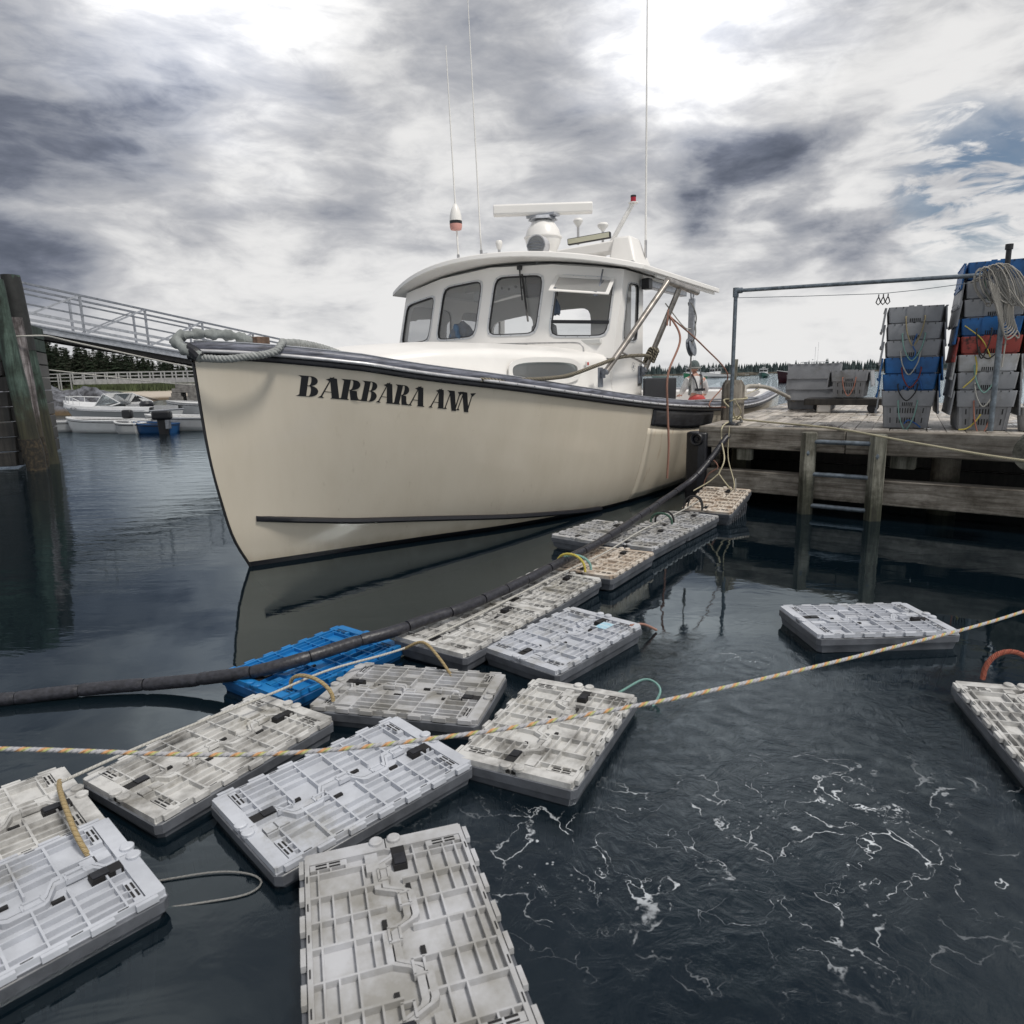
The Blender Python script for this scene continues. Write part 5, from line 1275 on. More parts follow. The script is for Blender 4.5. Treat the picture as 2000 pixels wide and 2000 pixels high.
RP = {k: rope_mat('rope_'+k, c1, c2, c1, .018, .5, .2, 2) for k, (c1, c2) in dict(tan=((.42, .35, .20), (.22, .19, .11)), teal=((.22, .42, .38), (.30, .48, .44)), white=((.48, .48, .45), (.35, .35, .33)), red=((.26, .05, .035), (.14, .03, .02)), black=((.02, .02, .022), (.05, .05, .05)),
    yellow=((.60, .50, .10), (.5, .4, .08)), salmon=((.48, .20, .14), (.34, .14, .10)), blue=((.03, .12, .38), (.05, .2, .5)), green=((.04, .10, .07), (.08, .16, .12))).items()}
def stacked(base, ang, k, key, label, group, loops, seed, n, flapA=14, flapB=14, pitch=.18, bottom=False):
    r_ = random.Random(seed*31+k); z = base[2]+.41+pitch*k
    ax = Vector((math.cos(R(ang)), math.sin(R(ang)), 0)); j = Vector((r_.uniform(-.006, .006), r_.uniform(-.008, .008), 0))-ax*(0.0)
    o = empty('lobster_crate', Vector((base[0], base[1], z))+j, R(ang+r_.uniform(-1.0, 1.0)), label=label, cat='crate', group=group)
    if key not in SM:
        m = MT['crate_'+key]; SM[key] = (RIM.mesh('rim', m, 25), BK_.mesh('basket', m, 30), FL_.mesh('lid_flap', m, 25))
    ri, bk, fl = SM[key]; link('rim', ri, o); b = link('basket', bk, o)
    if bottom: link('vent_slot', ME_VT, b, kind='stuff')
    link('rim_slot', ME_NT, o, kind='stuff')
    for sg, an in ((-1, flapA), (1, flapB)):
        f = link('lid_flap', fl, o); f.location = (0, sg*(CWD/2+.012), -.005); f.rotation_euler = (R(sg*(an+r_.uniform(-4, 4))*-.35), 0, 0 if sg > 0 else math.pi)
        f.rotation_euler = (R((an+r_.uniform(-3, 3))*.35), 0, 0 if sg > 0 else math.pi)
    for lpdef in loops: loop_rope(o, *lpdef)
    return o
# the ends that face us lie on the +x end: crates point from back to front
SA = -120 if False else (math.degrees(math.atan2(-E2.y, -E2.x)))+2
f1 = Vector((4.42, 7.66, .955)); dv1 = Vector((math.cos(R(SA)), math.sin(R(SA)), 0))
c1 = f1-dv1*(CL/2-.035)
LB1 = [('slate', 'pale grey crate at the bottom of the left stack with a teal handle rope'), ('blue', 'lower of the two blue crates in the left stack, with a black handle rope'), ('blue', 'upper of the two blue crates in the left stack, with a dark red handle rope'),
       ('slate', 'grey crate resting on the upper blue crate in the left stack'), ('slate', 'grey crate second from the top of the left stack, with a teal handle rope'), ('slate', 'dark grey crate topping the left stack, with a tan handle rope')]
LP1 = [[(-.085, .09, .30, RP['teal'])], [(-.10, .08, .16, RP['black'])], [(-.085, .09, .20, RP['red'])], [(-.11, .07, .24, RP['white'])], [(-.105, .10, .27, RP['teal'])], [(-.085, .085, .29, RP['tan'])]]
for k, (key, lab) in enumerate(LB1): stacked(c1, SA, k, 'navy' if key == 'blue' else key, lab, 'crates stacked on the pier, left stack', LP1[k], 1, 6, bottom=(k == 0))
f2 = Vector((4.93, 7.17, .955)); c2 = f2-dv1*(CL/2-.035)
LB2 = [('slate', 'grey crate at the bottom of the tall stack, with a salmon handle rope'), ('slate', 'grey crate second from the bottom of the tall stack'), ('grey', 'pale grey crate directly under the red crate'), ('red', 'faded red crate in the tall stack'),
       ('navy', 'blue crate resting on the red crate in the tall stack'), ('slate', 'dark grey crate above the middle blue crate of the tall stack'), ('slate', 'grey crate under the topmost blue crate, behind the coil of rope'), ('navy', 'blue crate on top of the tall stack behind the coil of rope')]
LP2 = [[(-.10, .06, .34, RP['salmon'])], [(-.10, .07, .22, RP['white'])], [(-.11, .09, .26, RP['teal'])], [(-.10, .06, .10, RP['black'])], [(-.12, .0, .28, RP['black'])], [], [], [(-.11, .0, .26, RP['green'])]]
for k, (key, lab) in enumerate(LB2): stacked(c2, SA, k, key, lab, 'crates stacked on the pier, tall stack', LP2[k], 2, 8, bottom=(k == 0), pitch=.183)
f3 = Vector((5.72, 6.95, .955)); c3 = f3-dv1*(CL/2)+E2*.30
LB3 = [('slate', 'bottom crate of the stack cut by the right edge of the picture'), ('slate', 'second crate from the bottom of the stack at the right edge'), ('slate', 'third crate from the bottom of the stack at the right edge'), ('slate', 'fourth crate up in the stack at the right edge'), ('navy', 'lower blue crate in the stack at the right edge'), ('slate', 'grey crate between two blue ones in the stack at the right edge'), ('slate', 'grey crate just below the top of the stack at the right edge'), ('navy', 'topmost blue crate of the stack at the right edge')]
for k, (key, lab) in enumerate(LB3): stacked(c3, SA-4, k, key, lab, 'crates stacked on the pier, right edge stack', [], 3, 8, bottom=(k == 0), pitch=.183)
# twine ends on the loops
def twine(pts, m, label, r=.005): mb = MB(); mb.tube(spline(pts, 6), r, 6); return tag(mb.build('twine', m, None), label, 'twine')
FX = f1+dv1*.06; FX2 = f2+dv1*.06; RT = Vector((-dv1.y, dv1.x, 0))
twine([FX+RT*-.02+Vector((0, 0, .05)), FX+RT*.02+Vector((0, 0, .09)), FX+RT*.09+Vector((0, 0, .055)), FX+RT*.14+dv1*.03+Vector((0, 0, .015))], RP['blue'], 'bright blue twine tied at the foot of the left stack', .008)
twine([FX+RT*-.04+Vector((0, 0, .42)), FX+RT*.03+Vector((0, 0, .52)), FX+RT*.09+Vector((0, 0, .53)), FX+RT*.13+Vector((0, 0, .42))], RP['blue'], 'bright blue twine on the lower blue crate of the left stack', .008)
twine([FX+RT*.0+Vector((0, 0, .72)), FX+RT*.03+Vector((0, 0, .82)), FX+RT*.0+Vector((0, 0, .90)), FX+RT*.03+Vector((0, 0, 1.02))], RP['blue'], 'bright blue twine where the loops cross on the left stack', .006)
twine([FX2+RT*-.24+Vector((0, 0, 1.07)), FX2+RT*-.10+Vector((0, 0, .95)), FX2+RT*-.03+Vector((0, 0, .84)), FX2+RT*.01+Vector((0, 0, .74))], RP['yellow'], 'yellow line across the red crate', .006)
twine([FX2+RT*-.12+Vector((0, 0, .76)), FX2+RT*-.10+Vector((0, 0, .66)), FX2+RT*-.11+Vector((0, 0, .55)), FX2+RT*-.20+Vector((0, 0, .44))], RP['yellow'], 'yellow line hanging below the pale crate of the tall stack', .007)
twine([FX2+RT*-.02+Vector((0, 0, .17)), FX2+RT*-.07+Vector((0, 0, .08)), FX2+RT*-.13+Vector((0, 0, .02)), FX2+RT*-.20+Vector((0, 0, .008))], RP['yellow'], 'bright yellow line at the foot of the tall stack', .008)
# crates at the back of the pier, on a flat cart
def cart():
    c = Vector((5.35, 11.0, 0)); r = empty('flat_cart', c, R(-30), label='low dark flatbed cart with a small wheel, carrying grey crates', cat='cart')
    mb = MB(); mb.box((0, 0, 1.12), (1.15, .62, .10)); mb.build('bed', MT['blackpile'], r, bevel=.01)
    for (x, y) in ((.40, -.25), (.40, .25), (-.42, .25)):
        mb = MB(); mb.cyl((x, y-.025, 1.025), (x, y+.025, 1.025), .075, 18); mb.build('wheel', MT['black_rub'], r, bevel=.008)
    return r
CT = cart()
wb = MB(); wb.box((0, 0, 0), (.20, .10, .16)); o = wb.build('chock', mat('white_block', (.55, .53, .50), .7, noise_s=9, col2=(.25, .12, .06), ramp=(.3, .42)), None, bevel=.02); o.location = (4.98, 10.93, 1.03); o.rotation_euler = (0, 0, R(-25)); tag(o, 'rust-stained white block beside the flat cart', 'block')
def back_crate(loc, ang, label, key='slate', flap=True, rope=None, k=0):
    o = empty('lobster_crate', loc, R(ang), label=label, cat='crate', group='crates at the back of the pier')
    if key not in SM: m = MT['crate_'+key]; SM[key] = (RIM.mesh('rim', m, 25), BK_.mesh('basket', m, 30), FL_.mesh('lid_flap', m, 25))
    ri, bk, fl = SM[key]; link('rim', ri, o); b = link('basket', bk, o); link('rim_slot', ME_NT, o, kind='stuff'); link('vent_slot', ME_VT, b, kind='stuff')
    for sg in (-1, 1):
        f = link('lid_flap', fl, o); f.location = (0, sg*(CWD/2+.012), -.005); f.rotation_euler = (R(6), 0, 0 if sg > 0 else math.pi)
    if rope: loop_rope(o, -.085, .09, .26, rope)
    return o
back_crate((5.45, 11.05, 1.60), -121, 'grey crate on the flat cart with a pinkish rope handle', rope=RP['salmon'])
for k in range(3): back_crate((5.30+.01*k, 12.10, .955+.41+.18*k), -28, ['lowest of the three crates standing long side on behind the flat cart', 'middle of the three crates standing long side on behind the flat cart', 'topmost of the three crates standing long side on behind the flat cart'][k])
tb = MB(); tb.lathe([(.17, 0), (.20, .22), (.21, .24)], (0, 0, 0), 20); o = tb.build('tub', MT['crate_grey'], None, smooth=40); o.location = (5.42, 7.02, .955); tag(o, 'grey tub at the right edge of the pier deck', 'tub')
# ------------------------------------------------------------------ ropes and the black boom hose
def place(pts): return [Vector(p) for p in pts]
hp = [(2.74, 8.42, .90), (2.60, 8.30, .80), (2.42, 8.20, .60), (2.20, 8.06, .40), (1.98, 7.85, .30), (1.55, 7.15, .24), (1.12, 6.40, .205), (.74, 5.68, .20), (.35, 5.05, .20), (.0, 4.52, .19), (-.31, 4.10, .19), (-.52, 3.90, .185), (-.71, 3.70, .185), (-.87, 3.59, .18), (-1.09, 3.41, .17), (-1.34, 3.33, .13), (-1.63, 3.36, .08), (-1.90, 3.38, .05), (-2.17, 3.36, .04), (-2.41, 3.32, .035), (-2.65, 3.27, .03), (-3.1, 3.20, .03), (-3.8, 3.15, .03)]
hpath = resample(spline(hp, 8), .025)
HO = empty('boom_hose', hpath[0], 0, label='long jointed black hose running from the pier corner over the floating crates', cat='hose')
seg = 11
i = 0; r_ = random.Random(5)
while i < len(hpath)-2:
    j = min(i+seg+r_.randint(-1, 2), len(hpath)-1)
    P = [p-hpath[0] for p in hpath[i:j+1]]
    if len(P) > 1:
        d0 = (P[1]-P[0]).normalized(); d1 = (P[-1]-P[-2]).normalized(); P[0] = P[0]+d0*.0025; P[-1] = P[-1]-d1*.0025
        off = Vector((r_.uniform(-.002, .002), r_.uniform(-.002, .002), r_.uniform(-.002, .002)))
        mb = MB(); mb.tube([p+off for p in P], .034, 14, rr=[.030]+[.0345]*(len(P)-2)+[.032]); mb.build('hose_section', MT['hose'], HO, smooth=50)
    i = j
mb = MB(); mb.tube([p-hpath[0] for p in hpath[::3]], .022, 8); mb.build('core_rope', MT['black'], HO)
mb = MB(); c0 = Vector(hp[0]); mb.tube(spline([c0, c0+Vector((.03, .05, .05)), c0+Vector((.10, .12, .09)), c0+Vector((.22, .35, .08)), c0+Vector((.33, .75, .09))], 5), .014, 7); tag(mb.build('shackle_chain', MT['black'], None), 'dark chain holding the black hose at the pier corner', 'chain')
MULTI = rope_mat('multicolour_line', (.55, .30, .14), (.40, .43, .18), (.40, .40, .42), .058, .24, .18, 1)
yl = [(-2.4, 1.70, .67), (-1.42, 1.70, .640), (-.71, 1.70, .607), (-.16, 1.76, .618), (.28, 1.86, .632), (.63, 2.0, .622), (1.28, 2.30, .605), (2.12, 2.70, .60), (3.3, 3.2, .72)]
mb = MB(); mb.tube(resample(spline(yl, 10), .03), .0062, 10); tag(mb.build('multicoloured_rope', MULTI, None), 'multicoloured rope stretched low across the whole foreground', 'rope')
CREAM = rope_mat('cream_line', (.60, .55, .38), (.46, .41, .26), (.6, .56, .42), .020, .45, .25, 2)
WHITE = rope_mat('white_line', (.58, .57, .53), (.42, .41, .38), (.58, .57, .53), .018, .5, .2, 2)
GREYR = rope_mat('grey_line', (.30, .30, .29), (.20, .20, .19), (.33, .33, .32), .018, .5, .2, 2)
ORNG = rope_mat('orange_line', (.40, .21, .16), (.30, .15, .11), (.40, .22, .17), .018, .5, .2, 2)
def rope(pts, r, m, label, n=8, sp=8, cat='rope', group=None): mb = MB(); mb.tube(resample(spline(pts, sp), max(.02, r*2.2)), r, n); return tag(mb.build('rope', m, None, smooth=50), label, cat, group)
KN = Vector((3.06, 9.30, .985))
rope([KN, (3.30, 8.45, .982), (3.62, 7.58, .968), (3.90, 6.5, .90), (4.18, 5.5, .85), (4.6, 4.2, .86), (5.3, 2.6, .95)], .011, CREAM, 'yellowish line running from the mooring pile over the ladder to the right')
rope([KN, (3.0, 9.36, 1.12), (2.96, 9.50, 1.20), (3.0, 9.62, 1.24), (3.14, 9.53, 1.24), (3.30, 9.60, 1.25), (3.33, 9.78, 1.26)], .010, CREAM, 'cream line wound round the mooring pile')
rope([KN, (3.02, 9.0, 1.10), (2.86, 8.76, 1.25), (2.83, 8.68, 1.27), (2.80, 8.67, 1.26), (2.775, 8.72, 1.25), (2.80, 8.765, 1.25), (2.83, 8.73, 1.24), (2.9, 8.95, 1.12), KN], .008, CREAM, 'cream line hitched round the near post of the pipe frame')
rope([(3.04, 9.3, .99), (3.08, 9.24, 1.02), (3.12, 9.3, 1.0), (3.06, 9.36, 1.01), (3.01, 9.28, 1.0), (3.06, 9.22, .99), (3.10, 9.30, 1.03)], .013, CREAM, 'knot of cream line lying at the foot of the mooring pile', sp=6)
# sling that lifts the muddy crate
sl0 = PP(.34, 0, .97)+FN*.015; jn = Vector((2.40, 7.82, .46))
rope([KN, sl0, PP(.345, 0, .80)+FN*.06, (2.47, 7.86, .62), jn], .0085, CREAM, 'cream sling line hanging over the pier edge down to the muddy crate')
rope([jn, (2.30, 7.86, .36), (2.12, 7.85, .26)], .007, CREAM, 'left leg of the sling holding the muddy crate')
rope([jn, (2.47, 7.80, .36), (2.54, 7.76, .27)], .007, CREAM, 'right leg of the sling holding the muddy crate')
rope([PP(.42, 0, .965)+FN*.02, PP(.43, 0, .6)+FN*.05, (2.60, 7.88, .35), (2.57, 7.80, .25)], .006, CREAM, 'second line hanging from the pier beside the sling')
rope([(2.59, 7.80, .40), (2.60, 7.79, .2), (2.62, 7.74, .02), (2.63, 7.7, -.1)], .006, WHITE, 'white tail of line dipping into the water below the muddy crate')
# long thin line through the row of crates
rope([(2.10, 7.52, .20), (1.72, 6.98, .175), (1.20, 6.22, .17), (.75, 5.45, .165), (.22, 4.72, .155), (-.28, 3.98, .15), (-.60, 3.58, .14), (-.95, 3.28, .15), (-1.16, 3.02, .15), (-1.52, 2.62, .14), (-1.72, 2.30, .15)], .0065, WHITE, 'thin white line strung along the whole row of floating crates')
def hoop(c, ang, wd, h, r, m, label, parent=None, lean=.0):
    ca, sa = math.cos(R(ang)), math.sin(R(ang)); pts = []
    for k in range(13):
        t = k/12*math.pi; x = -wd/2*math.cos(t); z = h*math.sin(t)**.8; pts.append((c[0]+ca*x-sa*lean*z, c[1]+sa*x+ca*lean*z, c[2]+z))
    mb = MB(); mb.tube(pts, r, 8); return tag(mb.build('rope_hoop', m, None), label, 'rope')
TANR = rope_mat('tan_line', (.40, .30, .15), (.26, .19, .09), (.42, .33, .18), .022, .5, .2, 2)
hoop((1.95, 7.22, .16), -30, .20, .15, .010, RP['black'], 'black rope hoop standing up on the crate before the muddy one')
hoop((1.99, 7.27, .16), -20, .16, .14, .009, RP['black'], 'second black rope hoop standing up on the crate before the muddy one')
hoop((1.47, 6.58, .16), -35, .22, .10, .011, RP['green'], 'dark green rope hoop on a crate of the row')
hoop((1.51, 6.62, .16), -10, .18, .11, .010, RP['black'], 'black rope hoop on a crate of the row, leaning right')
hoop((.44, 5.04, .15), -38, .26, .12, .010, RP['yellow'], 'yellow rope hoop on a crate of the row')
hoop((.48, 5.08, .15), -30, .26, .10, .010, RP['teal'], 'green rope hoop beside the yellow one')
hoop((-1.0, 3.11, .10), -32, .30, .09, .010, TANR, 'tan rope loop over the far end of the dirt-stained crate')
hoop((2.40, 3.10, .10), -10, .22, .15, .012, rope_mat('orange_red_rope', (.30, .075, .045), (.20, .05, .03), (.32, .10, .06), .03, .5, .2, 2), 'thick orange rope hoop on the crate at the lower right')
rope([(-1.73, 2.34, .14), (-1.66, 2.24, .17), (-1.56, 2.12, .17), (-1.46, 2.02, .12), (-1.38, 1.98, .03)], .009, TANR, 'tan rope running between the grimy crate and the dirt-stained crate')
rope([(-.62, 3.58, .13), (-.50, 3.50, .20), (-.40, 3.38, .16), (-.30, 3.33, .02)], .008, TANR, 'loose tan loop between the blue crate and the row')
rope([(-.30, 2.55, .02), (-.22, 2.72, .03), (-.14, 2.78, .04), (-.10, 2.66, .05)], .006, ORNG, 'reddish line floating between two crates')
rope([(.70, 3.90, .12), (.80, 4.02, .08), (.90, 4.10, .01)], .008, ORNG, 'orange rope end sticking out past the pale crate')
rope([(-1.22, 1.96, .004), (-1.02, 2.0, .006), (-.90, 1.99, .006), (-.84, 1.95, .005), (-.87, 1.90, .004), (-1.0, 1.87, .002), (-1.2, 1.85, -.01)], .0032, GREYR, 'pale loop of line on the water between the front crates')
rope([(.52, 3.20, .03), (.66, 3.24, .08), (.72, 3.16, .06), (.66, 3.10, -.02)], .006, RP['teal'], 'pale green loop of line on the water beside the end-on crate')
# laid ropes on the boat
def laid(pts, r, m, label, lay=.085, tr=True):
    P = resample(spline([W(*p) if tr else Vector(p) for p in pts], 10), .012); mb = MB(); twist(mb, P, r, lay, 6); return tag(mb.build('laid_rope', m, None, smooth=60), label, 'rope')
LAID = mat('grey_green_laid_rope', (.33, .345, .34), .85, noise_s=30, noise_a=.4)
SLV = mat('canvas_chafe_sleeve', (.25, .27, .265), .9, noise_s=14, noise_a=.4, bump=.4, bump_s=25)
def sz(s): return sheer_z(s)
laid([(-.395, -.17, 1.80), (-.30, -.33, 1.785), (-.18, -.45, 1.80), (.0, -.55, 1.835), (.14, -.50, 1.915), (.25, -.38, 1.925), (.50, -.30, 1.93), (.75, -.36, 1.88), (1.05, -.50, 1.75), (1.3, -.55, 1.68)], .029, LAID, 'thick grey mooring rope crossing the rail at the bow')
mb = MB(); sp_ = resample(spline([W(-.40, -.20, 1.80), W(-.455, -.08, 1.87), W(-.44, .05, 1.95), W(-.30, .02, 1.99), W(-.05, -.10, 1.985), W(.10, -.15, 1.95)], 10), .02)
mb.tube(sp_, .034, 16, rr=[.038+.007*math.sin(i*1.1)+.005*math.sin(i*2.7+1) for i in range(len(sp_))]); mb.v = [tuple(Vector(q)+Vector((noise.noise(Vector(q)*22), noise.noise(Vector(q)*22+Vector((5, 0, 0))), noise.noise(Vector(q)*22+Vector((0, 9, 0)))))*.011) for q in mb.v]; tag(mb.build('chafe_sleeve', SLV, None, smooth=60), 'grey canvas chafe sleeve looped round the stem head', 'sleeve')
mb = MB(); sp_ = resample(spline([W(-.405, -.19, 1.80), W(-.42, -.15, 1.84), W(-.43, -.06, 1.88)], 8), .02); mb.tube(sp_, .047, 10); tag(mb.build('black_lashing', MT['black_rub'], None), 'black tape wrapped round the bow rope at the stem', 'tape')
BW = mat('black_and_tan_laid_rope', (.26, .23, .17), .85); DKR = mat('dark_strand', (.025, .022, .02), .85)
def laid2(pts, r, label, lay=.075):
    P = resample(spline([W(*p) for p in pts], 10), .012); mb = MB(); twist(mb, P, r, lay, 6, 4)
    nf = len(mb.f)//4; mb.m = [0 if (i//nf) % 2 == 0 else 1 for i in range(len(mb.f))]
    return tag(mb.build('laid_rope', [BW, DKR], None, smooth=60), label, 'rope')
laid2([(1.55, -1.46, 1.585), (2.0, -1.60, 1.575), (2.6, -1.76, 1.60), (3.2, -1.84, 1.71), (3.75, -1.86, 1.80), (4.35, -1.88, 1.83), (4.68, -1.87, 1.82)], .020, 'black and tan laid rope running from the rail to the davit leg')
P_ = []
for k in range(46):
    t = k/45; a = t*5.3*2*math.pi; c = F2+(C_-F2)*(.10+.16*t); P_.append((c.x+.055*math.cos(a)*(1+.3*math.sin(3*a)), c.y+.06*math.sin(a), c.z+.03*math.cos(2*a)))
laid2(P_, .016, 'knot of black and tan rope hitched on the davit leg')
# orange-pink line from the davit down to the water and over to the pier
kn = C_+(F2-C_)*.42
rope([W(kn.x, kn.y-.04, kn.z+.1), W(4.62, -2.26, 2.02), W(4.34, -2.22, 1.60), W(4.38, -2.21, 1.18), W(4.42, -2.22, .75), W(4.45, -2.2, .33)], .013, ORNG, 'faded orange line hanging down the hull side')
rope([W(kn.x, kn.y-.04, kn.z+.08), W(5.4, -2.3, 1.95), W(6.6, -2.3, 1.55), (2.86, 9.9, 1.16), (3.0, 9.6, 1.13)], .010, ORNG, 'faded orange line slanting from the davit to the mooring pile')
hoop((W(kn.x, kn.y-.05, kn.z-.05)), 57, .10, .20, .010, ORNG, 'small orange loop hitched on the davit leg')
rope([W(kn.x, kn.y, kn.z+.22), W(4.9, -2.2, 2.18), W(hb.x, -2.2, 2.16)], .008, WHITE, 'white lashing from the davit leg to the hanging block')
P_ = [];
for k in range(60):
    a = k/60*4*2*math.pi; P_.append((hb.x+.02+.045*math.sin(a)+.012*math.sin(k), -2.20+.05*math.cos(a), hb.z-.42+.28*math.cos(a*.5+.4)))
mb = MB(); mb.tube(resample(spline([W(*p) for p in P_[::2]], 6), .02), .008, 6); tag(mb.build('coil', GREYR, None), 'grey line looped in bights on the hanging block', 'coil')
rope([W(hb.x+.02, -2.2, hb.z-.76), W(hb.x+.02, -2.2, 1.40)], .010, GREYR, 'dark tail of line hanging under the block')
mb = MB(); twist(mb, [W(hb.x+.02+.01*math.sin(k), -2.2, 1.55-.02*k) for k in range(12)], .022, .06, 6); tag(mb.build('rope_end_knot', GREYR, None), 'knotted end of the line hanging under the block', 'knot')
# stern lines over the quarter to the pile
laid([(3.36, 9.85, 1.24), (3.62, 10.6, 1.38), (4.2, 11.4, 1.36), (4.7, 11.9, 1.22), (5.1, 12.1, 1.04)], .030, mat('old_white_hawser', (.42, .40, .36), .9, noise_s=20, noise_a=.4), 'thick old hawser draped from the mooring pile back to the crates', .10, False)
rope([(3.2, 9.85, 1.27), (3.6, 11.3, 1.33), (4.3, 12.9, 1.36), (5.6, 14.6, 1.25)], .010, ORNG, 'thin orange line running back over the deck')
rope([(3.3, 9.9, 1.26), (3.5, 10.6, 1.22), W(11.5, -1.6, 1.26)], .009, CREAM, 'cream stern line from the mooring pile to the boat quarter')
rope([PP(.12, 0, .44)+FN*.02, PP(.22, 0, .55)+FN*.04, PP(.30, 0, .46)+FN*.03, PP(.18, 0, .36)+FN*.04, PP(.12, 0, .2)+FN*.03, PP(.14, 0, .02)+FN*.03], .008, ORNG, 'faded red line draped over the lower front timber')
# coil hanging at the top of the far post
cc = Vector((4.84, 6.93, 2.50)); mb = MB(); r_ = random.Random(11)
cm = MB(); NS = 16
for k in range(NS):
    u = k/NS; 
    topp = Vector((4.60+.25*u, 7.02-.13*u+r_.uniform(-.02, .02), 2.53+.05*math.sin(u*3)+r_.uniform(-.01, .01)))
    pts = []
    for q in range(17):
        t = q/16*2*math.pi; wd = .045+.018*r_.random(); ln_ = .23+.07*u+r_.uniform(-.015, .015)
        pts.append(topp+Vector((.17*(.5-.5*math.cos(t))*(.7+.5*u)+.06*math.sin(t), -.05-.03*math.sin(t)+.02*u-.05*u*(1-math.cos(t)), -ln_*(1-math.cos(t))*.72+.012*math.sin(t*2))))
    cm.tube(pts[:-1], .0075, 6, closed=True)
for k in range(9):
    t0 = Vector((4.72+.012*k, 6.91, 2.32-.01*k)); pts = [t0+Vector((-.05+.01*k, 0, .1)), t0+Vector((.0, -.01, -.05)), t0+Vector((.06+.01*r_.random(), -.01, -.20-.02*k)), t0+Vector((.10+.01*k, 0, -.28-.02*r_.random())), t0+Vector((.13, 0, -.15)), t0+Vector((.10, .0, .1))]
    cm.tube(spline(pts, 5), .0075, 6)
cm.tube(spline([(4.62, 7.08, 2.44), (4.70, 7.0, 2.50), (4.80, 6.95, 2.52)], 5), .009, 6); cm.tube(spline([(4.60, 7.08, 2.43), (4.68, 6.98, 2.46), (4.80, 6.95, 2.55)], 5), .009, 6)
cm.tube(spline([(4.90, 6.93, 2.1), (4.94, 6.92, 1.98), (5.02, 6.92, 1.88), (5.03, 6.92, 1.92), (4.96, 6.92, 2.0), (4.90, 6.93, 2.05)], 6), .007, 6)
cm.tube(spline([(4.92, 6.93, 2.1), (4.91, 6.92, 1.9), (4.90, 6.92, 1.6)], 6), .007, 6)
CREAMG = rope_mat('coil_line', (.46, .44, .40), (.20, .19, .18), (.5, .48, .44), .014, .6, .2, 2)
tag(cm.build('rope_coil', CREAMG, None, smooth=60), 'big coil of pale rope hung on the far pipe post before the tall stack', 'coil')

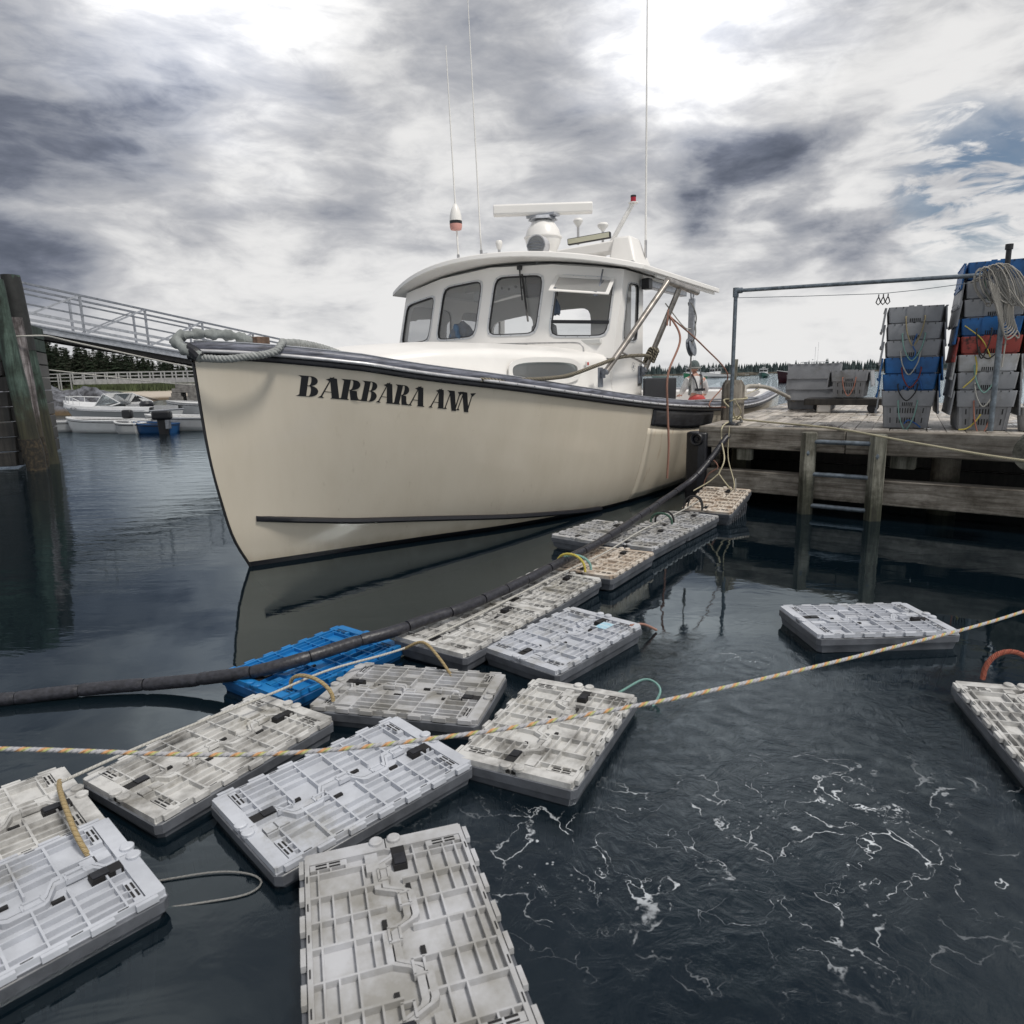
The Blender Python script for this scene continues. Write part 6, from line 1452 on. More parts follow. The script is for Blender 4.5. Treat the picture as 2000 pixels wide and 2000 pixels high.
# ------------------------------------------------------------------ fisherman standing in the cockpit
def person():
    org = W(10.3, -.66, .25); o = empty('person', org, 0, label='person seen from behind in grey knit cap, white shirt and red bib overalls', cat='person')
    fx = Vector((math.cos(R(100)), math.sin(R(100)), 0)); rx = Vector((fx.y, -fx.x, 0))     # facing away, to our upper right
    def Q(r_, f, z): return rx*r_+fx*f+Vector((0, 0, z))
    def skin(name, joints, edges, mt, parent, root=0, sub=2):
        me = bpy.data.meshes.new(name); me.from_pydata([tuple(Q(*j[:3])) for j in joints], edges, []); ob = bpy.data.objects.new(name, me); COL.objects.link(ob); ob.parent = parent
        sk = ob.modifiers.new('skin', 'SKIN'); sk.use_smooth_shade = True; me.materials.append(mt)
        for i, j in enumerate(joints): v = me.skin_vertices[0].data[i]; v.radius = (j[3], j[4] if len(j) > 4 else j[3]); v.use_root = (i == root)
        ss = ob.modifiers.new('sub', 'SUBSURF'); ss.levels = sub; ss.render_levels = sub; return ob
    skinm = mat('skin', (.42, .22, .16), .55)
    J = [(0, 0, .82, .13, .12), (0, .03, 1.0, .125, .11), (0, .07, 1.14, .15, .11), (0, .10, 1.24, .13, .10), (0, .13, 1.33, .055), (0, .15, 1.40, .05),
         (.17, .10, 1.22, .065), (.27, .16, 1.02, .048), (.34, .34, .93, .038), (.37, .41, .91, .030), (-.17, .10, 1.22, .065), (-.25, .14, 1.0, .048), (-.20, .36, .93, .038), (-.17, .43, .92, .030),
         (.10, -.02, .74, .10), (.11, .02, .42, .07), (.11, -.02, .08, .05), (.11, .10, .04, .045), (-.10, -.02, .74, .10), (-.11, .02, .42, .07), (-.11, -.02, .08, .05), (-.11, .10, .04, .045)]
    E_ = [(0, 1), (1, 2), (2, 3), (3, 4), (4, 5), (3, 6), (6, 7), (7, 8), (8, 9), (3, 10), (10, 11), (11, 12), (12, 13), (0, 14), (14, 15), (15, 16), (16, 17), (0, 18), (18, 19), (19, 20), (20, 21)]
    body = skin('body', J, E_, skinm, o)
    # head as a continuous form with brow, nose, jaw and ears
    hm = MB(); hc = Vector((0, .17, 1.475))
    def hf(u, v):
        a = u*2*math.pi; ph = v*math.pi; x = math.cos(a)*math.sin(ph); y = math.sin(a)*math.sin(ph); z = math.cos(ph)
        rr = .078*(1-.18*max(0, -z)**1.5); yy = .098*(1-.12*max(0, -z)); 
        nose = .024*math.exp(-((x/.18)**2+((z+.05)/.22)**2)) if y > .5 else 0
        ear = .014*math.exp(-(((y+.05)/.22)**2+((z+.02)/.28)**2)) if abs(x) > .6 else 0
        q = Vector((x*(rr+ear), y*yy+nose, z*.118)); return Q(hc.x+q.x, hc.y+q.y, hc.z+q.z)
    hm.grid(hf, 28, 18, closeu=True); hm.build('head', skinm, o, smooth=60)
    J2 = [(0, 0, .86, .15, .135), (0, .03, 1.0, .145, .13), (0, .07, 1.14, .17, .125), (0, .10, 1.25, .14, .11), (.17, .10, 1.22, .080), (.27, .16, 1.03, .064), (.32, .30, .95, .050), (-.17, .10, 1.22, .080), (-.25, .14, 1.01, .064), (-.215, .30, .95, .050), (0, .12, 1.30, .078)]
    skin('shirt', J2, [(0, 1), (1, 2), (2, 3), (3, 10), (3, 4), (4, 5), (5, 6), (3, 7), (7, 8), (8, 9)], mat('white_shirt', (.60, .60, .60), .8, noise_s=12, noise_a=.25), o)
    J3 = [(0, -.01, .84, .165, .15), (.105, -.02, .72, .115), (.115, .02, .42, .09), (.115, -.02, .12, .075), (-.105, -.02, .72, .115), (-.115, .02, .42, .09), (-.115, -.02, .12, .075), (0, .0, .96, .155, .145)]
    skin('bib_overalls', J3, [(0, 1), (1, 2), (2, 3), (0, 4), (4, 5), (5, 6), (0, 7)], mat('red_oilskin', (.42, .05, .045), .5), o)
    mb = MB()
    for sg in (-1, 1):
        pts = [Q(sg*.045, -.135, 1.0), Q(sg*.06, -.085, 1.14), Q(sg*.085, -.02, 1.27), Q(sg*.10, .09, 1.335), Q(sg*.09, .2, 1.27)]
        for a, b in zip(spline(pts, 4), spline(pts, 4)[1:]): mb.bar(a, b, .035, .012)
    mb.bar(Q(-.11, -.125, 1.03), Q(.11, -.125, 1.03), .02, .05); mb.build('braces', MT['black_rub'], o)
    cp = MB(); 
    def cf(u, v):
        a = u*2*math.pi; z = v; rr = .112*math.sqrt(max(0, 1-(z*.98)**2.6)); wob = 1+.02*math.sin(a*9)
        return Q(rr*math.cos(a)*wob*.93, .165+rr*math.sin(a)*wob*1.10, 1.455+.165*z)
    cp.grid(cf, 28, 9, closeu=True); cp.build('knit_cap', mat('grey_knit_cap', (.12, .15, .15), .95, noise_s=60, noise_a=.5, bump=.6, bump_s=120), o, smooth=60)
    cp = MB(); cp.tube([Q(.105*math.cos(a), .165+.122*math.sin(a), 1.462) for a in [k/20*2*math.pi for k in range(20)]], .020, 8, closed=True); cp.build('cap_cuff', mat('light_knit_cuff', (.22, .22, .21), .95, bump=.6, bump_s=120), o, smooth=60)
    for sg, base, nm in ((1, (.38, .43, .905), 0), (-1, (-.165, .45, .915), 1)):      # five curled fingers on each hand
        hb_ = Vector(base); jj = [(base[0], base[1]-.02, base[2], .028, .016), (base[0], base[1]+.05, base[2]-.005, .030, .013)]; ee = [(0, 1)]
        for k in range(4):
            x0 = base[0]+(k-1.5)*.019; l_ = (.032, .036, .034, .027)[k]; b0 = len(jj)
            jj += [(x0, base[1]+.075, base[2]-.006, .008), (x0, base[1]+.075+l_, base[2]-.022, .0075), (x0, base[1]+.075+l_*.9, base[2]-.045, .007)]; ee += [(1, b0), (b0, b0+1), (b0+1, b0+2)]
        b0 = len(jj); jj += [(base[0]-sg*.034, base[1]+.02, base[2]-.012, .010), (base[0]-sg*.046, base[1]+.05, base[2]-.03, .008)]; ee += [(0, b0), (b0, b0+1)]
        skin('hand', jj, ee, skinm, o, 0, 1)
    return o
person()
# ------------------------------------------------------------------ timber crib and leaning pilings on the left
CRB = empty('crib_dock', (-10.6, 13.2, 0), 0, label='dark timber crib dock wall behind the three leaning pilings at the left edge', cat='dock')
for k in range(13):
    z = .18+.30*k
    m = MT['blackpile'] if k < 8 else MT['greenpile']
    beam('crib_or_blocker_plank', (-13.5, 12.9+.02*(k % 2), z), (-10.05+.03*(k % 3), 13.9+.02*(k % 2), z), .14, .28, m, CRB)
    if k < 10: beam('crib_or_blocker_plank', (-10.05+.03*(k % 2), 13.95, z), (-11.6, 17.5, z), .14, .28, m, CRB)
WEED = mat('weed_and_mussel_crust', (.065, .048, .026), .9, noise_s=18, col2=(.012, .011, .009), detail=9, ramp=(.46, .68), bump=.8, bump_s=40)
def lean_pile(bx, by, tx, ty, tz, r, m, label, dark_to=1.15, weed=True):
    a = Vector((bx, by, -.6)); b = Vector((tx, ty, tz)); d = b-Vector((bx, by, 0)); n = 16
    r0 = empty('leaning_piling', (bx, by, 0), 0, label=label, cat='piling', group=None)
    def P(z): return Vector((0, 0, 0))+Vector(((tx-bx)*z/tz, (ty-by)*z/tz, z))
    def seg(name, z0, z1, mt, out=0, rough=0, k=14):
        mb = MB(); rows = max(2, int((z1-z0)/.14))
        for i in range(rows+1):
            z = z0+(z1-z0)*i/rows
            for q in range(n):
                an = 2*math.pi*q/n; rr = r*(1.06-.05*z/tz)+out+.016*noise.noise(Vector((math.cos(an)*2, math.sin(an)*2+bx, z*1.6)))+rough*abs(noise.noise(Vector((math.cos(an)*7+by, math.sin(an)*7, z*9))))
                c = P(z); mb.v.append((c.x+rr*math.cos(an), c.y+rr*math.sin(an), c.z))
        for i in range(rows):
            for q in range(n): q2 = (q+1) % n; mb.face([i*n+q, i*n+q2, (i+1)*n+q2, (i+1)*n+q])
        mb.face([rows*n+q for q in range(n)]); mb.face([q for q in range(n-1, -1, -1)])
        return mb.build(name, mt, r0, smooth=60)
    seg('shaft', -.6, tz, m)
    if weed: seg('weed_band', -.2, .62, WEED, .003, .05)
    return r0
MT['graypile'] = wood('bleached_worm_eaten_piling', (.40, .375, .385), (.11, .095, .095), 'Z', .7, green=(.14, .12, .11), tide=(.8, 1.3, (.06, .05, .03)))
TARTOP = mat('tarred_top', (.022, .024, .024), .7, noise_s=8, noise_a=.5, bump=.4)
p_ = lean_pile(-9.80, 14.5, -10.04, 14.5, 3.83, .165, MT['greenpile'], 'tallest leaning green piling at the left edge, with a dark tarred top', 1.45, False)
mb = MB(); n = 16
for i in range(9):
    z = 2.35+1.485*i/8; c = Vector((-.24*z/3.83, 0, z))
    for q in range(n): an = 2*math.pi*q/n; mb.v.append((c.x+.178*math.cos(an)*(1 if i < 8 else .93), .178*math.sin(an), z))
for i in range(8):
    for q in range(n): q2 = (q+1) % n; mb.face([i*n+q, i*n+q2, (i+1)*n+q2, (i+1)*n+q])
mb.face([8*n+q for q in range(n)]); mb.build('tarred_top', TARTOP, p_, smooth=50)
lean_pile(-9.60, 13.9, -9.66, 13.9, 2.95, .13, MT['graypile'], 'grey bleached worm-eaten piling between the two green ones', 1.05)
lean_pile(-9.34, 13.4, -9.60, 13.4, 3.60, .150, MT['greenpile'], 'frontmost green piling at the left edge, with two bolt holes', 1.25)
mb = MB(); mb.tube(spline([(-9.9, 13.95, 2.60), (-9.5, 13.7, 2.58), (-9.2, 14.0, 2.60), (-9.35, 14.7, 2.58), (-9.0, 15.2, 2.45), (-7.6, 18.0, 1.9), (-6.0, 21.0, 1.45)], 8), .018, 6); tag(mb.build('rope', WHITE, None), 'pale rope tied round the left pilings and slanting down under the gangway', 'rope')
mb = MB(); mb.tube(spline([(-9.6, 14.6, 1.95), (-8.2, 17.5, 1.60), (-7.0, 20.5, 1.5)], 8), .014, 6); tag(mb.build('rope', WHITE, None), 'second pale rope below the gangway', 'rope')

# ------------------------------------------------------------------ aluminium gangway
GW = empty('gangway', (-11.55, 19.0, 0), 0, label='long aluminium gangway sloping down behind the boat bow', cat='gangway')
G0 = Vector((-11.55, 19.0, 2.95)); GD = Vector((1.05, 1.2, -.27)); NP_ = 9
lat = Vector((1.2, -1.05, 0)).normalized()*.42
def G(k, h=0, side=0): return G0+GD*k+Vector((0, 0, h))+lat*side-GW.location
for side in (-1, 1):
    s_ = side
    def gb_(nm, a, b, wd, h, m='alu'): mb = MB(); mb.bar(a, b, wd, h); return mb.build(nm, MT[m], GW)
    gb_('top_rail', G(-2.2, 1.0, s_), G(NP_, 1.0, s_), .05, .05, 'alu_dark')
    if side == 1: gb_('mid_rail', G(-2.2, .74, s_), G(NP_, .74, s_), .04, .04, 'alu_dark'); gb_('mid_rail', G(-2.2, .50, s_), G(NP_, .50, s_), .04, .04, 'alu_dark')
    if side == 1: gb_('kick_rail', G(-2.2, .29, s_), G(NP_, .29, s_), .03, .07); gb_('kick_rail', G(-2.2, .12, s_), G(NP_, .12, s_), .03, .07)
    for k in range(-2, NP_+1):
        mb = MB(); mb.bar(G(k, 0, s_), G(k, 1.0, s_), .05, .05, up=(1, 0, 0)); mb.build('rail_post', MT['alu'], GW)
        if k < NP_ and side == 1:
            a_, b_ = (G(k, .0, s_), G(k+1, 1.0, s_)) if k < 3 else (G(k, 1.0, s_), G(k+1, .0, s_)); a_, b_ = G(k-1, .0, s_), G(k, 1.0, s_)
            gb_('brace', a_, b_, .045, .045)
        elif k < NP_ and k % 2: gb_('brace', G(k-1, 0, s_), G(k, 1.0, s_), .035, .035)
    gb_('side_beam', G(-2.2, -.07, s_), G(NP_, -.07, s_), .07, .20)
for k in range(int((NP_+2)*4)):
    q = -2+k/4; mb = MB(); mb.bar(G(q, -.08, -1), G(q, -.08, 1), .10, .10); mb.build('cross_member', MT['alu_dark'], GW)
mb = MB(); a, b = G(-2.2, -.015, 0), G(NP_, -.015, 0); mb.bar(a, b, 1.0, .025); mb.build('walkway', MT['alu_dark'], GW)
mb = MB(); mb.bar(G(-2.2, -.25, .7), G(NP_, -.20, .7), .08, .10); mb.bar(G(-2.2, -.25, -.7), G(NP_, -.20, -.7), .08, .10); mb.build('keel_beam', MT['blackpile'], GW)
ge = G0+GD*NP_
mb = MB(); mb.box((0, 0, .16), (7, 3.2, .42)); o = mb.build('float', MT['pilewood'], None, bevel=.03); o.location = (ge.x+1.6, ge.y+1.2, 0); o.rotation_euler = (0, 0, R(20)); tag(o, 'low wooden float at the foot of the gangway', 'float')

# ------------------------------------------------------------------ small boats
def boat_hull(Lh, Bm, hb_, hs_, fl_=.72, rake=.25, nst=18, transom=.85, keel=-.18):
    """bow at +x; returns fn(t, v): t 0 stern..1 bow, v 0 keel..1 gunwale on the port side"""
    def f(t, v, side=1):
        bt_ = Bm/2*(1-max(0, (t-.45)/.55)**2.3)*(transom+(1-transom)*min(1, t/.45)); zt_ = hs_+(hb_-hs_)*t**2
        z = keel*(1-max(0, (t-.8)/.2)**2)+(zt_-keel*(1-max(0, (t-.8)/.2)**2))*v; b = bt_*min(1, v/.42)**.55*(fl_+(1-fl_)*v)
        x = -Lh/2+Lh*t+rake*(v-1)*max(0, (t-.6)/.4)**2
        return Vector((x, side*b, z))
    return f
def hull_mesh(f, mats_, name, parent, rim=.03, boot=None, nst=22, nv=12, th=0.0):
    mb = MB()
    for s_ in (-1, 1): mb.grid(lambda u, v: f(u, v, s_), nst, nv)
    mb.grid(lambda u, v: Vector((f(0, v, 1).x, (-1+2*u)*f(0, v, 1).y, f(0, v, 1).z)), 5, nv)
    mb.uv = [None]*len(mb.f); o = mb.build(name, mats_, parent, smooth=50)
    if th: sd = o.modifiers.new('solid', 'SOLIDIFY'); sd.thickness = th; sd.offset = 0
    return o
def gunwale(f, r, m, parent, name='gunwale', v=1.0):
    mb = MB(); pts = [f(t/20, v, 1) for t in range(21)]+[f(t/20, v, -1) for t in range(19, -1, -1)]; mb.tube(pts, r, 6, closed=True); return mb.build(name, m, parent)
GRAYH = mat('pale_grey_gelcoat', (.36, .37, .38), .35); WH2 = mat('white_paint', (.66, .67, .68), .4, noise_s=3, noise_a=.12); BLU2 = mat('deep_blue_hull', (.01, .06, .17), .35)
def open_skiff(loc, ang, Lh, Bm, h, hull_m, rim_m, label, thwarts=2, stripe=False, group='skiffs tied up by the shore'):
    r = empty('skiff', loc, R(ang), label=label, cat='skiff', group=group); f = boat_hull(Lh, Bm, h*1.25, h, rake=.2)
    hull_mesh(f, hull_m, 'hull', r, th=.03); gunwale(f, .028, rim_m, r)
    gunwale(f, .022, MT['black'], r, 'rub_strake', .90)
    for k in range(thwarts):
        t = .25+.35*k; b = f(t, .8).y; mb = MB(); mb.box((f(t, 1).x, 0, f(t, .8).z), (.22, b*2, .03)); mb.build('thwart', WH2, r)
    mb = MB(); P = [f(t/12, .30) for t in range(12)]; 
    for a, b in zip(P, P[1:]): mb.quad([a, b, Vector((b.x, -b.y, b.z)), Vector((a.x, -a.y, a.z))])
    mb.build('floor', MT['blackpile'], r)
    if stripe:
        mb = MB(); pts = [f(t/20, .74, s_)+Vector((0, s_*.012, 0)) for s_ in (-1, ) for t in range(10, 19)]; mb.tube(pts, .022, 6); mb.build('fender_strip', MT['black'], r)
    return r
def outboard(loc, ang, sc_, label):
    r = empty('outboard_motor', loc, R(ang), label=label, cat='outboard motor'); mb = MB(); mb.box((0, 0, .38), (.52, .28, .26)); o = mb.build('cowl', MT['black_rub'], r, bevel=.07); o.modifiers['bevel'].segments = 4
    mb = MB(); mb.hexa([(-.10, -.06, -.45), (.10, -.06, -.45), (.10, .06, -.45), (-.10, .06, -.45), (-.13, -.09, .26), (.17, -.09, .26), (.17, .09, .26), (-.13, .09, .26)]); mb.build('leg', MT['black'], r, bevel=.02)
    mb = MB(); mb.box((.14, 0, .12), (.10, .22, .26)); mb.build('clamp', MT['alu_dark'], r, bevel=.01); r.scale = (sc_,)*3; return r
# runabout
RB = empty('runabout', (-17.3, 30.2, 0), R(180-20), label='white runabout with a raked windscreen and bow rail moored near the rocks', cat='motorboat')
f = boat_hull(6.0, 2.1, .74, .56, .62, 1.1, keel=-.3)
hull_mesh(f, GRAYH, 'hull', RB)
mb = MB()
for s_ in (-1, 1):
    P0 = [f(t/24, 1, s_) for t in range(25)]
    for a, b in zip(P0, P0[1:]): mb.quad([a+Vector((0, s_*.03, -.03)), b+Vector((0, s_*.03, -.03)), b+Vector((0, -s_*.02, .14)), a+Vector((0, -s_*.02, .14))])
    for k, (a, b) in enumerate(zip(P0, P0[1:])):
        if k >= 12: mb.quad([a+Vector((0, -s_*.02, .14)), b+Vector((0, -s_*.02, .14)), Vector((b.x, 0, b.z+.26)), Vector((a.x, 0, a.z+.26))])
        else: mb.quad([a+Vector((0, -s_*.02, .14)), b+Vector((0, -s_*.02, .14)), Vector((b.x, s_*.62, b.z+.16)), Vector((a.x, s_*.62, a.z+.16))]); mb.quad([Vector((b.x, s_*.62, b.z+.16)), Vector((a.x, s_*.62, a.z+.16)), Vector((a.x, s_*.62, .25)), Vector((b.x, s_*.62, .25))])
mb.build('deck', WH2, RB, smooth=30)
gunwale(f, .03, MT['alu'], RB)
zc = f(.5, 1).z+.16
def wsx(y, up): return .55-.25*abs(y)**1.5-(0 if not up else .42)
fr = MB(); gl_ = MB()
stn = [(-.92, -.9), (-.80, .12), (-.28, .52), (.28, .52), (.80, .12), (.92, -.9)]
pts_lo = [Vector((x, y, zc)) for y, x in stn]; pts_hi = [Vector((x-.48, y*.90, zc+.50)) for y, x in stn]; pts_hi[0].z = pts_hi[-1].z = zc+.12
for a, b, c, d in zip(pts_lo, pts_lo[1:], pts_hi[1:], pts_hi): gl_.quad([a, b, c, d]); fr.bar(a, d, .035, .035, up=(1, 0, 0)); fr.bar(d, c, .035, .035); fr.bar(a, b, .03, .03)
fr.bar(pts_lo[-1], pts_hi[-1], .035, .035, up=(1, 0, 0)); FR_ = fr.build('windscreen_frame', WH2, RB); gl_.build('pane', glass_mat('boat_glass', (.55, .62, .64), 1.6, .1), FR_, smooth=0)
mb = MB()
hx = [f(t, 1, s_)+Vector((0, -s_*.12, .45-.12*(t < .70))) for s_, ts in ((1, (.66, .76, .86, .95)), (-1, (.95, .86, .76, .66))) for t in ts]
mb.tube(hx, .018, 6)
for q in hx[::1]: mb.cyl(q, q-Vector((0, 0, .34)), .014, 6)
mb.build('bow_rail', WH2, RB)
mb = MB(); mb.lathe([(.26, 0), (.28, .12), (.2, .22), (0, .24)], (-2.3, .35, zc-.05), 14); mb.build('seat', MT['black_rub'], RB)
mb = MB()
for k, ch in enumerate('ME 374'):
    pass
def text_obj(txt, size, loc, rot, m, parent, name='lettering', ext=.002):
    cu = bpy.data.curves.new(name, 'FONT'); cu.body = txt; cu.size = size; cu.extrude = ext; cu.materials.append(m); o = bpy.data.objects.new(name, cu); COL.objects.link(o); o.parent = parent; o.location = loc; o.rotation_euler = rot
    me = bpy.data.meshes.new_from_object(o); o2 = bpy.data.objects.new(name, me); COL.objects.link(o2); o2.parent = parent; o2.location = loc; o2.rotation_euler = rot; bpy.data.objects.remove(o); return o2
tf = f(.72, .93, 1); text_obj('ME 374', .15, (tf.x+.1, tf.y+.12, tf.z+.03), (R(82), 0, R(180-8)), MT['black'], RB, 'registration')
open_skiff((-14.3, 24.3, 0), 180-16, 3.4, 1.3, .42, WH2, WH2, 'white skiff with a dark rubber strip, nearest of the small boats on the left', 3, True)
open_skiff((-12.95, 23.3, 0), 172, .95, .7, .34, GRAYH, WH2, 'small grey pram tied alongside the white skiff', 1)
bs = open_skiff((-12.1, 23.3, 0), 165, 1.5, .9, .30, BLU2, BLU2, 'deep blue skiff carrying the outboard motor', 1)
open_skiff((-11.3, 24.3, 0), 172, 3.4, 1.3, .46, WH2, WH2, 'white skiff half hidden by the boat bow', 2)
open_skiff((-16.7, 24.9, 0), 200, 2.2, 1.2, .36, GRAYH, GRAYH, 'grey skiff end showing just right of the left pilings', 1)
outboard((-11.45, 22.7, .18), 10, 1.15, 'black outboard motor on the blue skiff')
mb = MB(); mb.box((-13.35, 24.1, .62), (.34, .22, .30)); o = mb.build('motor_cover', MT['black_rub'], None, bevel=.06); tag(o, 'black covered motor tilted up on the white skiff', 'motor')
r2 = open_skiff((-13.6, 31.5, 0), 168, 4.6, 1.8, .70, WH2, GRAYH, 'larger white open boat behind the small skiffs', 3)

def lobster(loc, ang, Lh, hull_m, label, s_=1.0, name_=None, roofm=None):
    r = empty('moored_lobster_boat', loc, R(ang), label=label, cat='boat', group='boats moored out in the harbour'); f = boat_hull(Lh, Lh*.33, Lh*.17, Lh*.085, .78, .3)
    hull_mesh(f, hull_m, 'hull', r); gunwale(f, .05, WH2, r)
    mb = MB()
    for s__ in (-1, 1):
        P0 = [f(t/16, .97, s__) for t in range(8, 17)]
        for a, b in zip(P0, P0[1:]): mb.quad([a, b, Vector((b.x, 0, b.z+.1)), Vector((a.x, 0, a.z+.1))])
    mb.build('deck', WH2, r, smooth=0)
    z0 = f(.6, 1).z; w_ = Lh*.115; mb = MB()
    mb.hexa([(Lh*.10, -w_, z0-.2), (Lh*.36, -w_*.6, z0-.1), (Lh*.36, w_*.6, z0-.1), (Lh*.10, w_, z0-.2), (Lh*.10, -w_*.95, z0+Lh*.045), (Lh*.33, -w_*.5, z0+Lh*.035), (Lh*.33, w_*.5, z0+Lh*.035), (Lh*.10, w_*.95, z0+Lh*.045)]); mb.build('trunk', WH2, r)
    zt_ = z0+Lh*.155; mb = MB()
    for y in (-w_*1.05, w_*1.05): mb.box((Lh*.02, y, z0+.02*Lh), (Lh*.20, .05, Lh*.10))
    for x in (-Lh*.10, Lh*.12, Lh*.02):
        for y in (-w_*1.03, w_*1.03, 0): 
            if x > 0 or y: mb.box((x, y, z0+Lh*.08), (.09, .09, Lh*.155))
    mb.box((Lh*.12, 0, z0+.02*Lh), (.05, w_*2.1, Lh*.10)); mb.box((Lh*.12, 0, z0+.145*Lh), (.05, w_*2.1, Lh*.03)); mb.build('wheelhouse', WH2, r)
    mb = MB(); mb.box((Lh*.12, 0, z0+.10*Lh), (.02, w_*2.0, Lh*.06)); mb.box((Lh*.03, -w_*1.03, z0+.10*Lh), (Lh*.15, .02, Lh*.06)); mb.box((Lh*.03, w_*1.03, z0+.10*Lh), (Lh*.15, .02, Lh*.06)); mb.build('window', MT['black'], r)
    mb = MB(); mb.box((-.0, 0, zt_+.03*Lh*.3), (Lh*.34, w_*2.35, .07)); mb.build('roof', roofm or WH2, r, bevel=.02)
    mb = MB(); mb.cyl((0, 0, zt_), (0, 0, zt_+Lh*.22), .03, 6); mb.cyl((-.3, .4, zt_), (-.3, .4, zt_+Lh*.28), .02, 6); mb.bar((.3, -.5, zt_+.45), (.3, .5, zt_+.45), .1, .12); mb.build('mast', WH2, r)
    if name_:
        p = f(.80, .86, 1); text_obj(name_, Lh*.042, (p.x+.9, p.y-.08, p.z-.1), (R(80), 0, R(180+9)), WH2, r, 'boat_name', .01)
    return r
lobster((45.5, 172, 0), 232, 11, mat('green_hull', (.012, .13, .06), .3), 'bright green lobster boat moored in the harbour behind the fisherman', 1, None)
lobster((73, 246, 0), 200, 12, WH2, 'all white lobster boat just right of the green one')
lobster((79, 216, 0), 245, 9.5, mat('dark_green_hull', (.012, .06, .05), .3), 'small dark teal boat seen bow on, left of the maroon boat')
lobster((45.6, 104, 0), 166, 10.5, mat('maroon_hull', (.06, .018, .025), .35, noise_s=4, noise_a=.5), 'maroon boat with white lettering, half hidden by the grey crates on the pier', 1, 'MORNING STAR' if False else None)
open_skiff((62, 285, 0), 185, 7.0, 2.2, .9, mat('teal_skiff', (.22, .30, .28), .6), WH2, 'low teal skiff moored left of the green boat', 2, False, None)
for k, (x, y) in enumerate(((99, 300), (118, 340))):
    mb = MB(); mb.box((0, 0, .35), (9, 3, .5)); mb.box((1, 0, .9), (3, 2, .7)); o = mb.build('mooring_float', MT['pilewood'], None, bevel=.1); o.location = (x, y, 0); tag(o, ['low dark work float far out, left one', 'low dark work float far out, right one'][k], 'float')
for k, (px_, d_) in enumerate(((.19, 130), (.235, 120), (.31, 95), (.36, 80), (.42, 150), (.47, 110), (.515, 70), (.56, 60))):
    mb = MB(); mb.lathe([(.0, -.05), (.16, 0), (.2, .15), (.14, .32), (.0, .36)], (0, 0, 0), 10); o = mb.build('mooring_buoy', MT['white'] if k % 2 else MT['black_rub'], None, smooth=50); o.location = (px_*d_, d_, 0); tag(o, 'small mooring buoy on the open harbour water', 'buoy', 'mooring buoys on the harbour')

# ------------------------------------------------------------------ shore on the left, far shore
def shore_h(x, y):
    # a rocky point on the left, a sand beach across the head of the cove
    xb = -24.5-.36*max(0, y-41)
    dr = min(xb-x, y-38.5)*.9; db = (y-74-.18*(x+35)*(x > -35))*.55
    d = max(dr, db); sg = lambda q: 1/(1+math.exp(-max(-30, min(30, q))))
    return -1.0+2.1*sg((d-1)/1.6)+.9*sg((y-92)/6), d
def shore_z(x, y):
    h, d = shore_h(x, y)
    rock = max(0, min(1, (66-y)/5))*min(1, max(0, (d+2)/3)); q = x*.55+y*.9
    n1 = noise.noise(Vector((x*.22, y*.45, 1))); n2 = abs(noise.noise(Vector((x*.35, y*1.1, 5)))); n3 = noise.noise(Vector((x*1.6, y*2.8, 9)))
    return h+rock*(.75*n1+1.0*n2+.30*n3+.15*math.sin(q*2+3*n1))+.06*n1+.04*n3
mb = MB(); NX, NY = 130, 120
NX, NY = 200, 190; mb.grid(lambda u, v: (lambda x, y: (x, y, shore_z(x, y)))(-10-100*u**1.15, 34+150*v**1.7), NX, NY); mb.uv = [None]*len(mb.f)
def shore_mat():
    m = bpy.data.materials.new('rocky_shore_ground'); m.use_nodes = True; t = m.node_tree; b = t.nodes['Principled BSDF']; ln = t.links.new; g = t.nodes.new('ShaderNodeNewGeometry'); sp = t.nodes.new('ShaderNodeSeparateXYZ'); ln(g.outputs['Position'], sp.inputs[0])
    n = t.nodes.new('ShaderNodeTexNoise'); n.inputs['Scale'].default_value = 1.4; n.inputs['Detail'].default_value = 9; n.inputs['Roughness'].default_value = .7; ln(g.outputs['Position'], n.inputs['Vector'])
    r = t.nodes.new('ShaderNodeValToRGB'); ln(n.outputs['Fac'], r.inputs[0]); E = r.color_ramp.elements; E[0].position = .38; E[0].color = (.025, .026, .03, 1); E[1].position = .66; E[1].color = (.20, .21, .24, 1)
    def mr(v, a, b_): q = t.nodes.new('ShaderNodeMapRange'); q.interpolation_type = 'SMOOTHSTEP'; q.inputs[1].default_value = a; q.inputs[2].default_value = b_; ln(v, q.inputs[0]); return q.outputs[0]
    mx1 = t.nodes.new('ShaderNodeMix'); mx1.data_type = 'RGBA'; ln(mr(sp.outputs[1], 63, 68), mx1.inputs[0]); ln(r.outputs[0], mx1.inputs[6]); mx1.inputs[7].default_value = (.44, .39, .33, 1)       # sand at the head of the cove
    mx2 = t.nodes.new('ShaderNodeMix'); mx2.data_type = 'RGBA'; ln(M('MULTIPLY', mr(M('ADD', sp.outputs[2], M('MULTIPLY', n.outputs['Fac'], .3, t), t), .95, 1.15), mr(sp.outputs[1], 60, 66), t), mx2.inputs[0]); ln(mx1.outputs[2], mx2.inputs[6]); mx2.inputs[7].default_value = (.065, .08, .038, 1)
    mx3 = t.nodes.new('ShaderNodeMix'); mx3.data_type = 'RGBA'; ln(M('SUBTRACT', 1.0, mr(sp.outputs[2], .10, .42), t), mx3.inputs[0]); ln(mx2.outputs[2], mx3.inputs[6]); mx3.inputs[7].default_value = (.085, .058, .03, 1)
    ln(mx3.outputs[2], b.inputs['Base Color']); b.inputs['Roughness'].default_value = .9
    bp = t.nodes.new('ShaderNodeBump'); bp.inputs['Distance'].default_value = .15; ln(n.outputs['Fac'], bp.inputs['Height']); ln(bp.outputs[0], b.inputs['Normal']); return m
